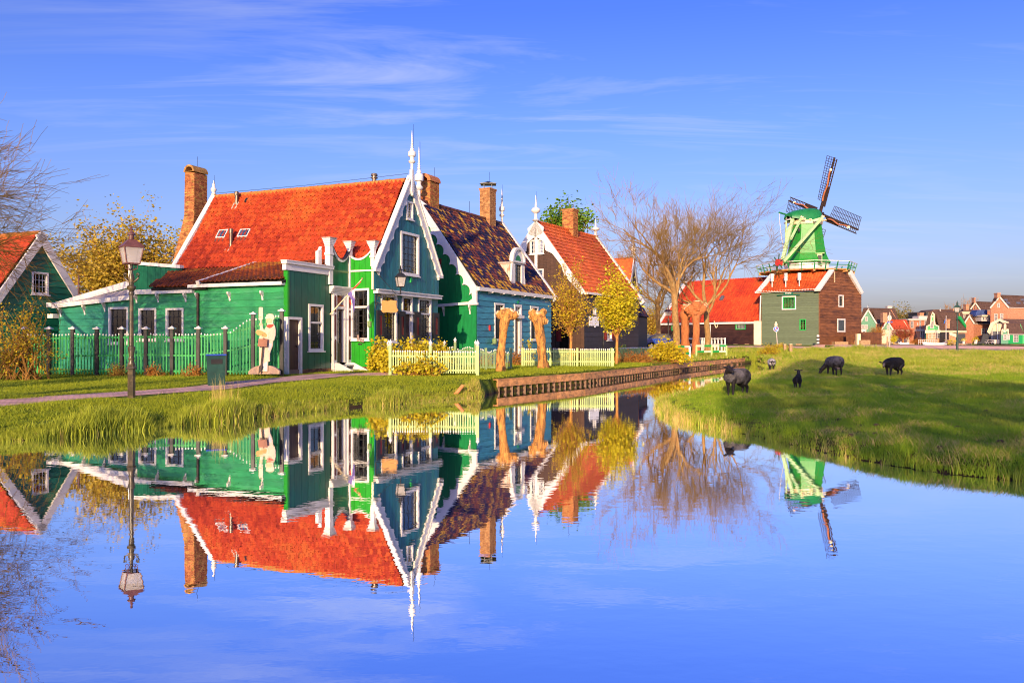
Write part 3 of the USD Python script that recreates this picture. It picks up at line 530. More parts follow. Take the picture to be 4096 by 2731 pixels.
def brick_box(parent, P, ud, sx, sy, z0, z1, field='brick_field', name='chimney', bl=.21, bh=.062, cap=True, nb=100):
    """A rectangular brick chimney; P its lower front-left corner, ud the direction of its front face."""
    ud = np.array([ud[0], ud[1], 0.]) / np.hypot(*ud[:2]); vd = np.array([-ud[1], ud[0], 0]); P = np.array([P[0], P[1], 0.])
    c = holder(parent, name); Z = np.array([0, 0, 1.]); cs = [P, P + ud * sx, P + ud * sx + vd * sy, P + vd * sy]
    part(c, 'mortar_core', hexa([q + Z * z0 for q in cs], [q + Z * (z1 - .01) for q in cs]), M['mortar'])
    f = []
    for i in range(4): a, b = cs[i], cs[(i + 1) % 4]; f.extend(brick_face(Plane(a + Z * z0, b - a, Z), rect(0, 0, np.linalg.norm(b - a), z1 - z0), bl, bh))
    bricks(c, f, field, nb)
    if cap:
        cc = np.mean(cs, 0); part(c, 'cap', cat([hexa([cc + (q - cc) * k + Z * (z1 + a) for q in cs], [cc + (q - cc) * k + Z * (z1 + b) for q in cs]) for k, a, b in ((1.08, -.16, -.08), (1.16, -.078, 0.0))]), M['brick_b'])
    return c
def scallop(p0, p1, w, n, side=1, bulge=.42):
    """A barge board from p0 to p1 (u, v) whose inner edge is cut into n arcs."""
    p0, p1 = np.array(p0, float), np.array(p1, float); d = p1 - p0; L = np.linalg.norm(d); d /= L; nn = np.array([-d[1], d[0]]) * side
    band = Polygon([p0, p1, p1 + nn * w, p0 + nn * w]); s = L / n; cuts = []
    for i in range(n):
        c = p0 + d * (i + .5) * s + nn * w; h = w * bulge; r = (s * s / 4 + h * h) / (2 * h); cuts.append(shapely.Point(c + nn * (r - h)).buffer(r, 24).intersection(Polygon([p0 + d * i * s - nn * w, p0 + d * (i + 1) * s - nn * w, p0 + d * (i + 1) * s + nn * 3 * w, p0 + d * i * s + nn * 3 * w])))
    return band.difference(union(cuts))
def finial(parent, P, h, kind=0, r=.15, m='white_paint'):
    if kind == 0: prof = [(.35, 0), (.35, .18), (.75, .20), (.95, .235), (.55, .27), (.45, .31), (.55, .345), (.95, .36), (1.0, .41), (.95, .47), (.45, .50), (.55, .53)] + [x for k in range(9) for x in ((.42 - .038 * k, .55 + .045 * k), (.26 - .024 * k, .575 + .045 * k))] + [(.04, .97), (.015, 1.0)]
    elif kind == 1: prof = [(.45, 0), (.9, .05), (.35, .1), (.3, .3), (.55, .32), (.98, .38), (1.0, .44), (.8, .5), (.25, .53), (.2, .7), (.05, 1.0)]
    else: prof = [(.5, 0), (.5, .1), (.9, .16), (.5, .24), (.85, .36), (1.0, .46), (.6, .56), (.45, .66), (.55, .72), (.25, .84), (.12, 1.0)]
    part(parent, 'finial', lathe([(a * r, z * h) for a, z in prof], P, 12), M[m], 50)
    part(parent, 'lightning_rod', tube([P + np.array([.05, 0, h * .2]), P + np.array([.05, 0, h * 1.0 + .25])], [.010, .007], 4), M['iron'])
def hit(P, d, fx):
    k = (fx - CX) / FX; P, d = np.asarray(P, float), np.asarray(d, float); t = (P[0] - k * P[1]) / (k * d[1] - d[0]); return P + d * t
def arc(c, r, a0, a1, n=12): a = np.radians(np.linspace(a0, a1, n)); return [(c[0] + r * math.cos(x), c[1] + r * math.sin(x)) for x in a]
def curve_pts(p0, p1, sag, n=12):
    """A line from p0 to p1 that hangs (sag < 0) or bulges."""
    p0, p1 = np.array(p0), np.array(p1); t = np.linspace(0, 1, n); return [tuple(p0 + (p1 - p0) * x + np.array([0, sag * 4 * x * (1 - x)])) for x in t]
def corbel(pl, u, v, h=.32, w=.07, d=.16):
    prof = [(0, 0), (.03, -.02), (.05, h * -.5), (.08, h * -.62), (d, h * -.72), (d, -h * .0)]
    P = [(0.0, -h), (.035, -h), (.05, -h * .45), (d, -h * .22), (d, 0), (0, 0)]; n = len(P)
    A = np.array([pl.W(np.array([u - w / 2, v + y]), x) for x, y in P]); B = np.array([pl.W(np.array([u + w / 2, v + y]), x) for x, y in P])
    i = np.arange(n); j = (i + 1) % n; tri = np.array([[0, k, k + 1] for k in range(1, n - 1)])
    return tm(np.vstack([A, B]), np.vstack([tri, tri[:, ::-1] + n, np.c_[i, i + n, j + n], np.c_[i, j + n, j]]))
# ------------------------------------------------------------ the bakery: a long tiled house with a teal gable
dL, dG = np.array([-0.9205, 0.3905]), np.array([0.3905, 0.9205])
C1 = np.array([-7.86, 28.9]); C2, C3 = hit(C1, dG, 1320), hit(C1, dG, 1398); C4 = hit(C3, -dL, 1497); C5 = hit(C4, dG, 1750)
L0 = hit(C1, dL, 536); LA = hit(C1, dL, 236)
v3 = lambda p, z: np.array([p[0], p[1], z])
H1 = thing('bakery_house', 'long green wooden house with orange tiled roof, teal gable and tall white spire', 'house', v3(C1, .5))
LW = wall(L0, C1); lw = np.linalg.norm(C1 - L0)
# long wall towards the water
W1 = holder(H1, 'long_wall')
wins = [rect(*(LW.pick('F', 557, 1233)), *(LW.pick('F', 628, 1362))), rect(*(LW.pick('F', 666, 1233)), *(LW.pick('F', 737, 1362)))]
topv = LW.pick('C', 1388, 1440)[1]
poly = rect(0, .5, lw - .06, topv + .12)
boards_h(W1, LW, poly.difference(union(wins)), .245, M['green_board'])
for i, w in enumerate(wins): window(H1, LW, w, 3, 4, .075, out=.055, curtain=[(0.0, .3, .55, 1)] if i else None)
e = lw - .05
part(H1, 'eave_board', cat([slab(LW, rect(-.15, topv - .09, LW.pick('C', 470, 1480)[0], topv + .09), -.05, .17), slab(LW, rect(LW.pick('C', 440, 1480)[0], topv + .09, e, topv + .21), -.05, .24)]), M['white_paint'])
for x in (-60, 75 + 17, 360 + 20, 505, 840, 1182): part(H1, 'bracket', corbel(LW, LW.pick('C', x, 1500)[0] if x > 0 else LW.pick('F', 549, 1180)[0], topv - .09), M['white_paint'])
up = LW.pick('C', 517, 1500)[0]; part(H1, 'downpipe', tube([LW.W((up, .5), .09), LW.W((up, topv - .1), .09)], .045, 8), M['sail_wood'], True)
# the roof planes: steep above the knee, shallow below
P0 = (C4 + C5) / 2; zr, zk, ze = 8.36, 4.80, topv + .12
Rg = v3(P0, zr); half = np.linalg.norm(C5 - C4) / 2; gab = (C4 + C5) / 2
rl = np.linalg.norm(hit(P0, dL, 858) - P0); kn = half * (zr - zk) / (zr - 4.42)
A0 = v3(P0 + dL * rl - dG * kn, zk); RU = Plane(A0, v3(-dL, 0), v3(dG, 0) * kn + np.array([0, 0, zr - zk]))
slen = math.hypot(kn, zr - zk); RF = holder(H1, 'roof')
tile_roof(RF, RU, Polygon([(-.1, 0), (rl - .12, 0), (rl - .12, slen), (0.1, slen)]), .205, .255, ['red_tile_a', 'red_tile_b', 'red_tile_c', 'red_tile_d'], 'red_field', 300, wave=.10, lift=.05)
ridge(H1, Rg + v3(dL, 0) * .12 + (0, 0, .03), v3(P0 + dL * rl, zr + .03))
rb = Plane(v3(P0 + dG * (half + .1), 4.3), v3(dL, 0), v3(-dG, 0) * (half + .1) + np.array([0, 0, zr - 4.3])); part(RF, 'rear_slope', slab(rb, rect(0.02, 0, rl, math.hypot(half + .1, zr - 4.3) - .02), -.08, .03), M['red_tile_b'])
run = np.dot(C1 - (P0 - dG * kn), -dG)                                          # from the knee out to the long wall
RLp = Plane(v3(P0 + dL * rl - dG * (kn + run + .2), ze), v3(-dL, 0), v3(dG, 0) * (run + .2) + np.array([0, 0, zk - ze])); ll = math.hypot(run + .2, zk - ze)
uL = RLp.pick('B', 1212, 378)[0]; uV = RLp.pick('C', 440, 1450)[0]; uX = np.dot(C1 - (P0 + dL * rl), -dL) - .02
uT = RLp.pick('C', 1105, 1225)[0]
tile_roof(RF, RLp, Polygon([(uL, 0), (uV + .25, 0), (uT + .2, ll), (-.1, ll)]), .205, .255, ['old_tile_a', 'old_tile_b'], 'old_field', 0, wave=.06, lift=.055, name='lower_tile')
RR = RLp.off(.13)
tile_roof(RF, RR, Polygon([(uV, .0), (uX, .0), (uX, ll - .05), (uT, ll - .05)]), .205, .255, ['old_tile_a', 'old_tile_b'], 'old_field', 0, wave=.06, lift=.055, name='lower_tile')
part(H1, 'verge_board', slab(RR, Polygon([(uV - .10, -.06), (uV + .06, -.06), (uT + .06, ll), (uT - .12, ll)]), -.14, .09), M['white_paint'])
end = Plane(v3(P0 + dL * rl + dG * half, 0), v3(-dG, 0), (0, 0, 1))               # left-hand gable, mostly unseen
part(H1, 'end_wall', slab(end, Polygon([(0, .5), (half * 2, .5), (half * 2, 4.4), (half, zr - .05), (0, 4.4)]), -.1, 0), M['bottle_green'])
part(H1, 'rear_wall', slab(wall(C5, P0 + dL * rl + dG * half), rect(0, .5, rl, 4.4), -.1, 0), M['bottle_green'])
part(H1, 'inner_wall', slab(wall(P0 + dL * rl - dG * half, C4), rect(0, 2.4, rl - 1.35, 4.3), -.9, -.8), M['bottle_green'])
vb = []
for (u0, v0), (u1, v1) in [((-.22, -.08), (-.02, slen + .06))]: vb.append(slab(RU, Polygon([(-.30, -.08), (-.06, -.08), (.12, slen), (-.14, slen + .1)]), -.22, .13))
part(H1, 'verge_board', cat(vb), M['white_paint'])
finial(H1, v3(P0 + dL * (rl + .05), zr + .05), .75, 2, .14)
# roof lights, flues
for (a, b, c, d, e2, f2, g2, h2) in [(697, 935, 745, 850, 828, 850, 800, 930), (920, 925, 965, 845, 1068, 842, 1030, 918)]:
    q = RU.picks('C', [(a, b), (g2, h2), (e2, f2), (c, d)]); us = [p[0] for p in q]; vs = [p[1] for p in q]; r = rect(np.mean([us[0], us[3]]), np.mean(vs[:2]), np.mean(us[1:3]), np.mean(vs[2:]))
    s = holder(H1, 'roof_light'); part(s, 'frame', framed(RU, r, .04, .0, .13), M['white_paint']); part(s, 'pane', slab(RU, r.buffer(-.035), .09, .10), M['sky_pane']); part(s, 'apron', slab(RU, rect(r.bounds[0] - .05, r.bounds[1] - .16, r.bounds[2] + .05, r.bounds[1]), .03, .07), M['zinc'])
def flue(k, x, y, h, r, label=None):
    p = RU.W(RU.pick(k, x, y)); f = holder(H1, 'flue'); part(f, 'pipe', lathe([(r * 1.3, -.1), (r * 1.25, .08), (r, .14), (r, h * .72), (r * 1.35, h * .74), (r * 1.35, h * .97), (r * .9, h)], p, 12), M['zinc'], 40)
    q = RU.pick(k, x, y); part(f, 'flashing', slab(RU, Polygon([(q[0] - .2, q[1] - .24), (q[0] - .02, q[1] - .31), (q[0] + .2, q[1] - .22), (q[0] + .17, q[1] + .12), (q[0] - .16, q[1] + .12)]), .03, .062), M['lead'])
flue('C', 905, 575, .60, .075); flue('C', 848, 1010, .78, .070)
p = RU.W(RU.pick('C', 1020, 535)); part(H1, 'roof_vent', cat([beam(p, p + RU.N * .1, .16, .22)]), M['black_paint'])
pf = Rg + v3(dL, 0) * np.dot(hit(P0, dL, 1497) - P0, dL); part(H1, 'ridge_flue', lathe([(.09, -.1), (.09, .22), (.15, .23), (.15, .27), (.1, .28), (.1, .33), (.15, .34), (.13, .42), (.03, .45)], pf, 12), M['zinc'], 40)
part(H1, 'lightning_wire', tube([v3(P0 + dL * rl, zr + .2), (v3(P0 + dL * rl, zr + .19) + Rg) / 2 + (0, 0, .1), Rg + (0, 0, .3)], .008, 4), M['iron'])
# flared end chimney
ch = holder(H1, 'chimney'); CP = Plane(v3(P0 + dL * (rl + .0) - dG * .55, 0), v3(-dL, 0), (0, 0, 1))
sh = Polygon(CP.picks('C', [(366, 235), (462, 235), (458, 690), (430, 940), (330, 1240), (215, 1240), (300, 930), (356, 690)]))
part(ch, 'mortar_core', slab(CP, sh.buffer(-.012), -.80, -.012), M['mortar']); fc = brick_face(CP.off(-.012), sh)
xs = [(462, 235), (458, 690), (430, 940), (330, 1240)]; q = CP.picks('C', xs)
for a, b in zip(q[:-1], q[1:]):                                                     # right-hand face, following the flare
    A, B = CP.W(a), CP.W(b); V = A - B; pl = Plane(B - CP.N * .82, CP.N, V); fc.extend(brick_face(pl, rect(0, 0, .81, np.linalg.norm(V))))
bricks(ch, fc, 'brick_field', 200)
q = CP.picks('C', [(358, 235), (532, 235), (445, 160)]); cw = CP.pick('C', 466, 235)[0] - CP.pick('C', 358, 235)[0]; cu = CP.pick('C', 358, 235)[0]; cv = q[0][1]
vault = Polygon([(cu, cv), (cu + cw, cv)] + arc((cu + cw / 2, cv + .02), cw / 2, 0, 180, 14)); hole = Polygon([(cu + .08, cv + .02), (cu + cw - .08, cv + .02)] + arc((cu + cw / 2, cv + .02), cw / 2 - .09, 0, 180, 12))
part(ch, 'vault', cat([slab(CP, vault.difference(hole), -.86, .05), slab(CP, hole, -.6, -.55)]), MATS.get('moss_brick') or mat('moss_brick', (0.34, 0.17, 0.045), 0.9, 0.4, 8, bump=0.5, dirt=(0.20, 0.14, 0.03), dscale=4), 30)
part(ch, 'lightning_rod', tube([CP.W((cu + cw * .8, cv + .3), -.3), CP.W((cu + cw * .8, cv + .75), -.3)], .01, 4), M['iron'])
# low left annexe with its sloping white eave
AW = wall(LA, L0); aw = np.linalg.norm(L0 - LA); W2 = holder(H1, 'annexe_wall')
tp = AW.picks('B', [(525, 500), (1150, 425)]); wa = rect(*AW.pick('F', 437, 1229), *AW.pick('F', 516, 1375))
ap = Polygon([(0.03, .5), (aw - .03, .5), (aw - .03, tp[1][1] - .05), (0.03, tp[0][1] - .05)])
boards_h(W2, AW, ap.difference(wa), .26, M['sea_board']); window(H1, AW, wa, 3, 4, .08, out=.055)
part(H1, 'annexe_eave', slab(AW, Polygon([(-.18, tp[0][1] - .10), (aw - .04, tp[1][1] - .10), (aw - .04, tp[1][1] + .07), (-.18, tp[0][1] + .06)]), -.04, .20), M['white_paint'])
for x, y in ((550, 500), (765, 480), (945, 455)): q = AW.pick('B', x, y); part(H1, 'bracket', corbel(AW, q[0], q[1] - .04, .40), M['white_paint'])
for x, y in ((485, 492), (495, 592)): q = AW.pick('B', x, y); part(H1, 'beam_end', slab(AW, rect(q[0] - .13, q[1] - .09, q[0] + .17, q[1] + .09), -.1, .25), M['white_paint'])
A2 = AW.off(-.9); t2 = A2.picks('B', [(530, 480), (1165, 300), (1165, 360), (760, 455)])
boards_h(holder(H1, 'gablet_wall'), A2, Polygon([t2[0], t2[1], (t2[1][0], 2.6), (t2[0][0], 2.6)]), .25, M['sea_board'])
part(H1, 'gablet_barge', slab(A2, Polygon([(t2[0][0] - .1, t2[0][1] - .12), (t2[1][0] + .05, t2[1][1] - .16), (t2[1][0] + .05, t2[1][1] + .12), (t2[0][0] - .1, t2[0][1] + .06)]), .02, .09), M['white_paint'])
lo, hi = [A2.W(t2[0]), A2.W(t2[1])], [AW.W(tp[0]), AW.W(tp[1])]
part(H1, 'annexe_roof', hexa(np.array([hi[0], hi[1], lo[1] - (0, 0, .25), lo[0] - (0, 0, .1)]), np.array([hi[0], hi[1], lo[1] - (0, 0, .25), lo[0] - (0, 0, .1)]) + (0, 0, .05)), M['lead'])
A3 = AW.off(-3.4); t3 = A3.picks('F', [(528, 1055), (728, 1072)]); boards_v(holder(H1, 'back_annexe_wall'), A3, Polygon([(t3[0][0], 1.5), (t3[1][0], 1.5), (t3[1][0], t3[1][1]), t3[0]]), .28, M['bottle_green'])
part(H1, 'back_annexe_coping', slab(A3, Polygon([(t3[0][0] - .1, t3[0][1] - .02), (t3[1][0], t3[1][1] - .02), (t3[1][0], t3[1][1] + .12), (t3[0][0] - .1, t3[0][1] + .12)]), -.1, .12), M['white_paint'])
part(H1, 'flue', tube([A3.W((t3[0][0] - .05, t3[0][1] - .6), .1), A3.W((t3[0][0] - .05, t3[0][1] + .05), .1)], .05, 8), M['white_paint'])
# dark green end wall with door and window
EW = wall(C1, C3); ew = np.linalg.norm(C3 - C1); u2 = np.linalg.norm(C2 - C1)
tv = EW.pick('D', 345, 400)[1]; dr = rect(*EW.pick('D', 350, 885), *EW.pick('D', 492, 1440)); wr = rect(*EW.pick('D', 558, 760), *EW.pick('D', 700, 1215))
pv = EW.pick('D', 640, 1385)[1]; W3 = holder(H1, 'end_planks'); full = rect(.08, pv, u2 - .02, tv)
boards_v(W3, EW, full.difference(dr).difference(wr), .34, M['bottle_green'], .02, lining='pale_green', gap=.006)
part(H1, 'corner_post', slab(EW, rect(-.03, .42, .075, tv - .02), -.12, .045), M['grass_green'])
bf = brick_face(EW, rect(dr.bounds[2] + .02, .40, ew + .1, pv - .01), .20, .06, .02); part(H1, 'plinth', cat(bf), M['dark_brick_field'], kind='stuff', tone=tones(bf)); part(H1, 'plinth_core', slab(EW, rect(0, .3, ew, pv), -.2, -.002), M['mortar'])
part(H1, 'cornice', cat([slab(EW, rect(-.14, tv - .12, u2 + .05, tv + .10), -.1, .07), slab(EW, rect(-.20, tv + .10, u2 + .07, tv + .19), -.1, .14), slab(EW, rect(-.22, tv + .19, u2 + .08, tv + .225), -.1, .16)]), M['white_paint'])
d_ = holder(H1, 'side_door'); u0, v0, u1, v1 = dr.bounds; part(d_, 'frame', slab(EW, dr.difference(rect(u0 + .085, v0 - .1, u1 - .10, v1 - .09)), -.1, .06), M['white_paint']); part(d_, 'leaf', slab(EW, rect(u0 + .085, v0 + .02, u1 - .10, v1 - .09), -.10, -.055), M['brown_door']); part(d_, 'handle', beam(EW.W((u1 - .22, v0 + 1.0), -.05), EW.W((u1 - .22, v0 + 1.0), .02), .03, .05), M['iron'])
window(H1, EW, wr, 2, [2, 1], .085, out=.06, split=[.62], bar=.02, curtain=[(0, 1, .62, .85), (0.0, .35, .0, .6)])
# portal
W4 = holder(H1, 'portal'); pU = lambda x, y: EW.pick('D', x, y)
cl = EW.picks('D', [(790, 205), (945, 205)]); uA, uB = pU(790, 400)[0], ew - .06
bowl = curve_pts((uA, pU(788, 212)[1]), (uB, pU(940, 250)[1]), -.42, 14); cv_ = pU(860, 610)[1]
boards_v(W4, EW, Polygon([(uA, cv_), (uB, cv_)] + bowl[::-1]), .3, M['bottle_green'])
part(W4, 'coping', slab(EW, Polygon(bowl + [(p[0], p[1] - .085) for p in bowl[::-1]]), -.06, .07), M['white_paint']); part(W4, 'coping_lead', slab(EW, Polygon([(p[0], p[1] + .022) for p in bowl] + bowl[::-1]), -.08, .09), M['black_paint'])
part(W4, 'band', slab(EW, rect(uA, pU(860, 455)[1], uB, pU(860, 440)[1]), 0, .03), M['moss_green'])
def pillar(par, pl, u, v0, v1, w, n0, n1):
    k = (v1 - v0); part(par, 'pillar', cat([slab(pl, rect(u - w / 2, v0, u + w / 2, v1 - .30), n0, n1), slab(pl, rect(u - w / 2 - .03, v1 - .62, u + w / 2 + .03, v1 - .54), n0 - .02, n1 + .03)] + [slab(pl, rect(u - w / 2 - .02 - j * .022, v1 - .30 + j * .06, u + w / 2 + .02 + j * .022, v1 - .242 + j * .06), n0 - .01 * j, n1 + .01 + .018 * j) for j in range(5)]), M['white_paint'])
    part(par, 'pillar_cap', slab(pl, rect(u - w / 2 - .13, v1 - .005, u + w / 2 + .13, v1 + .03), n0 - .06, n1 + .11), M['lead'])
pillar(W4, EW, pU(765, 300)[0], cv_ + .1, pU(765, 130)[1], .21, -.12, .10)
u5 = pU(722, 300)[0]; part(W4, 'side_wing', cat([slab(EW, Polygon([(u5 - .10, tv + .1), (u5 + .12, tv + .1), (u5 + .12, pU(745, 205)[1]), (u5 + .02, pU(725, 240)[1]), (u5 - .1, pU(715, 250)[1])]), -.35, -.22)]), M['white_paint'])
cr = EW.picks('D', [(742, 610), (975, 625)]); part(W4, 'entablature', cat([slab(EW, rect(pU(760, 650)[0], cv_ - .22 + j * .055, ew + .10, cv_ - .165 + j * .055), -.02, .10 + .035 * j) for j in range(5)]), M['white_paint'])
va, vbm = pU(800, 1330)[1], cv_ - .22
def pilaster(u, w):
    P = holder(W4, 'pilaster'); part(P, 'shaft', slab(EW, rect(u - w / 2, va, u + w / 2, vbm), 0, .10), M['white_paint']); H_ = vbm - va
    for a, b in ((.04, .34), (.385, .70), (.80, .97)):
        x0, x1 = u - w * .26, u + w * .26; part(P, 'inlay', slab(EW, Polygon([(x0, va + H_ * a), (x1, va + H_ * a), (x1, va + H_ * b - .06), (u + w * .1, va + H_ * b), (u - w * .1, va + H_ * b), (x0, va + H_ * b - .06)]), .09, .104), M['dark_red'])
    part(P, 'roundel', slab(EW, shapely.Point(u, va + H_ * .75).buffer(w * .26), .09, .106), M['dark_red']); part(P, 'base', slab(EW, rect(u - w / 2 - .03, .62, u + w / 2 + .03, va), -.05, .14), M['white_paint'])
pilaster(pU(803, 900)[0], .23); pilaster(pU(943, 900)[0], .22)
ul, ur = pU(820, 900)[0], pU(925, 900)[0]
vt = pU(860, 795)[1]
part(W4, 'door_frame', slab(EW, rect(ul, va, ur, vbm).difference(rect(ul + .03, va - .1, ur - .16, vt - .06)).difference(rect(ul + .03, vt + .04, ur - .16, vbm - .06)), -.14, .05), M['white_paint'])
part(W4, 'door_leaf', slab(EW, rect(ul + .03, va, ur - .16, vt - .06).difference(rect(ul + .10, va + .75, ur - .23, vt - .14)), -.13, -.08), M['brown_door'])
part(W4, 'door_pane', slab(EW, rect(ul + .10, va + .75, ur - .23, vt - .14), -.11, -.105), M['glass']); part(W4, 'door_room', slab(EW, rect(ul - .1, va, ur + .1, vbm), -.6, -.55), M['dark_room'])
part(W4, 'glazing_grid', slab(EW, union([rect(ul + .10, va + .75 + (vt - .14 - va - .75) * k / 3 - .012, ur - .23, va + .75 + (vt - .14 - va - .75) * k / 3 + .012) for k in (1, 2)] + [rect((ul + ur - .13) / 2 - .012, va + .75, (ul + ur - .13) / 2 + .012, vt - .14)]), -.12, -.09), M['black_paint'])
cx_, cy_ = (ul + ur - .13) / 2, (vt + vbm) / 2
part(W4, 'carved_fanlight', cat([slab(EW, shapely.Point(cx_, cy_ - .05).buffer(.17).union(shapely.Point(cx_ - .1, cy_ + .1).buffer(.09)).union(shapely.Point(cx_ + .12, cy_ + .12).buffer(.08)), -.09, -.04), slab(EW, rect(ul + .04, vt + .03, ur - .17, vt + .10), -.08, .02)]), M['sail_cloth'])
# steps
st = holder(H1, 'front_steps'); sc = EW.W(np.array([(ul + ur) / 2 - .05, 0.0])); outw = EW.N
for k in range(3): part(st, 'tread', cat([beam(sc + outw * (.22 + .24 * k) - EW.U * .45 + (0, 0, va - .04 - .17 * k - .06), sc + outw * (.22 + .24 * k) + EW.U * .45 + (0, 0, va - .04 - .17 * k - .06), .26, .04)]), M['white_paint'])
for sgn in (-.49, .49):
    sp = Plane(sc + EW.U * sgn, outw, (0, 0, 1)); part(st, 'stringer', slab(sp, Polygon([(.04, .50), (.04, va), (.30, va), (.95, .60), (.95, .46)]), -.025, .025), M['white_paint'])
# bright green bay between portal and gable
BG = wall(C3, C4); bw = np.linalg.norm(C4 - C3); W5 = holder(H1, 'green_bay'); b_ = lambda x, y: BG.pick('D', x, y)
wb = rect(*b_(977, 615), *b_(1155, 1112)); tops = curve_pts((.06, b_(965, 292)[1]), (bw - .12, b_(1165, 240)[1]), -.22, 12); bb = b_(1080, 1365)[1]
boards_v(W5, BG, Polygon([(.02, bb), (bw - .01, bb), (bw - .01, tops[-1][1] - .05)] + tops[::-1]).difference(wb), .24, M['grass_green'])
part(W5, 'coping', slab(BG, Polygon(tops + [(p[0], p[1] - .08) for p in tops[::-1]]), -.06, .06), M['white_paint']); part(W5, 'band', slab(BG, rect(.04, b_(1080, 450)[1], bw - .02, b_(1080, 434)[1]), 0, .06), M['white_paint'])
pillar(W5, BG, .02, cv_ + .0, b_(950, 165)[1], .13, -.08, .09); pillar(W5, BG, bw - .06, b_(1190, 400)[1], b_(1190, 160)[1], .15, -.10, .06)
window(H1, BG, wb, 3, [4, 2], .085, out=.05, split=[.655], bar=.025)
q = b_(1078, 912); part(H1, 'paper_notice', slab(BG, rect(q[0] - .075, q[1] - .12, q[0] + .075, q[1] + .12), -.068, -.064), M['sign_white']); q = b_(1040, 1050); part(H1, 'orange_crate', slab(BG, rect(q[0] - .1, q[1] - .1, q[0] + .1, q[1] + .1), -.35, -.15), M['flower_yellow'])
q = b_(1065, 1149); part(H1, 'letter_slot', cat([slab(BG, rect(q[0] - .09, q[1] - .03, q[0] + .09, q[1] + .03), .0, .03)]), M['iron'])
q = b_(1164, 955); part(H1, 'meter_box', slab(BG, rect(q[0] - .07, q[1] - .11, q[0] + .07, q[1] + .11).buffer(.0), .0, .12), M['moss_green']); q = b_(1185, 600); part(H1, 'downpipe', tube([BG.W((bw - .10, .45), .07), BG.W((bw - .10, b_(1185, 990)[1]), .07)], .028, 8), M['grass_green'])
bf = brick_face(BG, rect(0, .40, bw, bb), .2, .06, .02); part(H1, 'plinth', cat(bf), M['dark_brick_field'], kind='stuff', tone=tones(bf)); part(H1, 'plinth_core', slab(BG, rect(0, .3, bw, bb), -.2, -.002), M['mortar'])
q = b_(1085, 1110); part(H1, 'iron_figure', cat([tube([BG.W((q[0] - .18, q[1] - .02), .12), BG.W((q[0] + .16, q[1] - .10), .12)], .012, 5), beam(BG.W((q[0] - .12, q[1]), .12), BG.W((q[0] - .12, q[1] + .20), .12), .08, .05), beam(BG.W((q[0], q[1] - .06), .12), BG.W((q[0], q[1] + .06), .12), .05, .03), beam(BG.W((q[0] + .1, q[1] - .08), .12), BG.W((q[0] + .1, q[1] + .05), .12), .05, .03)]), M['copper'])
part(H1, 'bay_side', cat([slab(wall(C3 + dL * 1.6, C3), rect(0, 3.6, 1.6, 4.6), -.1, 0), slab(wall(C2 + dL * 3, C2), rect(0, 3.4, 3, tv - .05), -.3, -.2)]), M['bottle_green'])
# teal gable
GP = wall(C4, C5); gw = np.linalg.norm(C5 - C4); g_ = lambda k, x, y: GP.pick(k, x, y)
trimL, trimR = g_('G', 245, 425), g_('G', 905, 480); tz = (trimL[1] + trimR[1]) / 2
gU = GP.off(.10); pk = gU.pick('E', 617, 560); bl, br = gU.pick('G', 240, 195), gU.pick('G', 940, 275)
w_top = rect(*gU.pick('E', 583, 790), *gU.pick('E', 650, 1000)); w_mid = rect(*gU.pick('F', 1599, 923), *gU.pick('F', 1672, 1107))
lw_, rw_ = gU.pick('G', 245, 420)[0], gU.pick('G', 925, 470)[0]
shape = Polygon([(lw_ + .02, tz + .02), (rw_, tz + .02), (rw_, br[1]), (br[0] - .02, br[1]), (pk[0], pk[1] - .05), (bl[0] + .02, bl[1]), (lw_ + .02, bl[1])])
W6 = holder(H1, 'gable_wall'); boards_v(W6, gU, shape.difference(w_top).difference(w_mid), .22, M['teal_board'], lining='cream', gap=.007)
window(H1, gU, w_top, 2, 2, .07, out=.06, bm='white_paint'); window(H1, gU, w_mid, 4, 6, .10, out=.07, bar=.022, curtain=[(0, 1.0, 0, 1)])
part(H1, 'barge_board', slab(gU, scallop(pk + (0, .1), bl, .40, 8, 1, .28), .03, .11), M['white_paint']); part(H1, 'barge_board', slab(gU, scallop(pk + (0, .1), br, .34, 9, -1, .20), .03, .11), M['white_paint'])
part(H1, 'verge_cap', cat([beam(gU.W(pk + (0, .12), .05), gU.W(bl + (-.02, -.0), .05), .22, .06, (0, 0, 1)), beam(gU.W(pk + (0, .12), .05), gU.W(br + (.02, 0), .05), .22, .06, (0, 0, 1))]), M['white_paint'])
for q, s in ((bl, 1), (br, -1)): part(H1, 'barge_foot', slab(gU, rect(q[0] - .05 * s, q[1] - .10, q[0] + .34 * s, q[1] + .02), .02, .15), M['white_paint'])
part(H1, 'gable_post', cat([slab(gU, Polygon([(pk[0] - .08, pk[1] + .35), (pk[0] - .09, pk[1] - .55), (pk[0], pk[1] - .72), (pk[0] + .09, pk[1] - .55), (pk[0] + .08, pk[1] + .35)]), .08, .20)]), M['white_paint'])
finial(H1, gU.W(pk + (0, .30), .14), gU.pick('E', 618, 62)[1] - pk[1] - .30, 0, .165)
part(H1, 'trim_board', cat([slab(GP, rect(-.04, tz - .13, gw + .06, tz + .03), -.02, .20), slab(GP, rect(-.06, tz + .0, gw + .08, tz + .05), -.02, .24)]), M['white_paint'])
q = gU.pick('G', 620, 310); part(H1, 'half_moon_vent', slab(gU, Polygon(arc(q, .12, -90, 90)), .02, .08), M['picket_green'])
g = lambda x, y: GP.pick('G', x, y); top = tz - .13
wl = rect(*g(318, 450), *g(482, 965)); wl = rect(wl.bounds[0], wl.bounds[1], wl.bounds[2], top); wm = rect(g(537, 0)[0], g(0, 620)[1], g(645, 0)[0], top); wq = rect(g(705, 0)[0], g(760, 965)[1], g(840, 0)[0], top); dg = rect(g(550, 0)[0], .55, g(645, 0)[0], g(590, 640)[1])
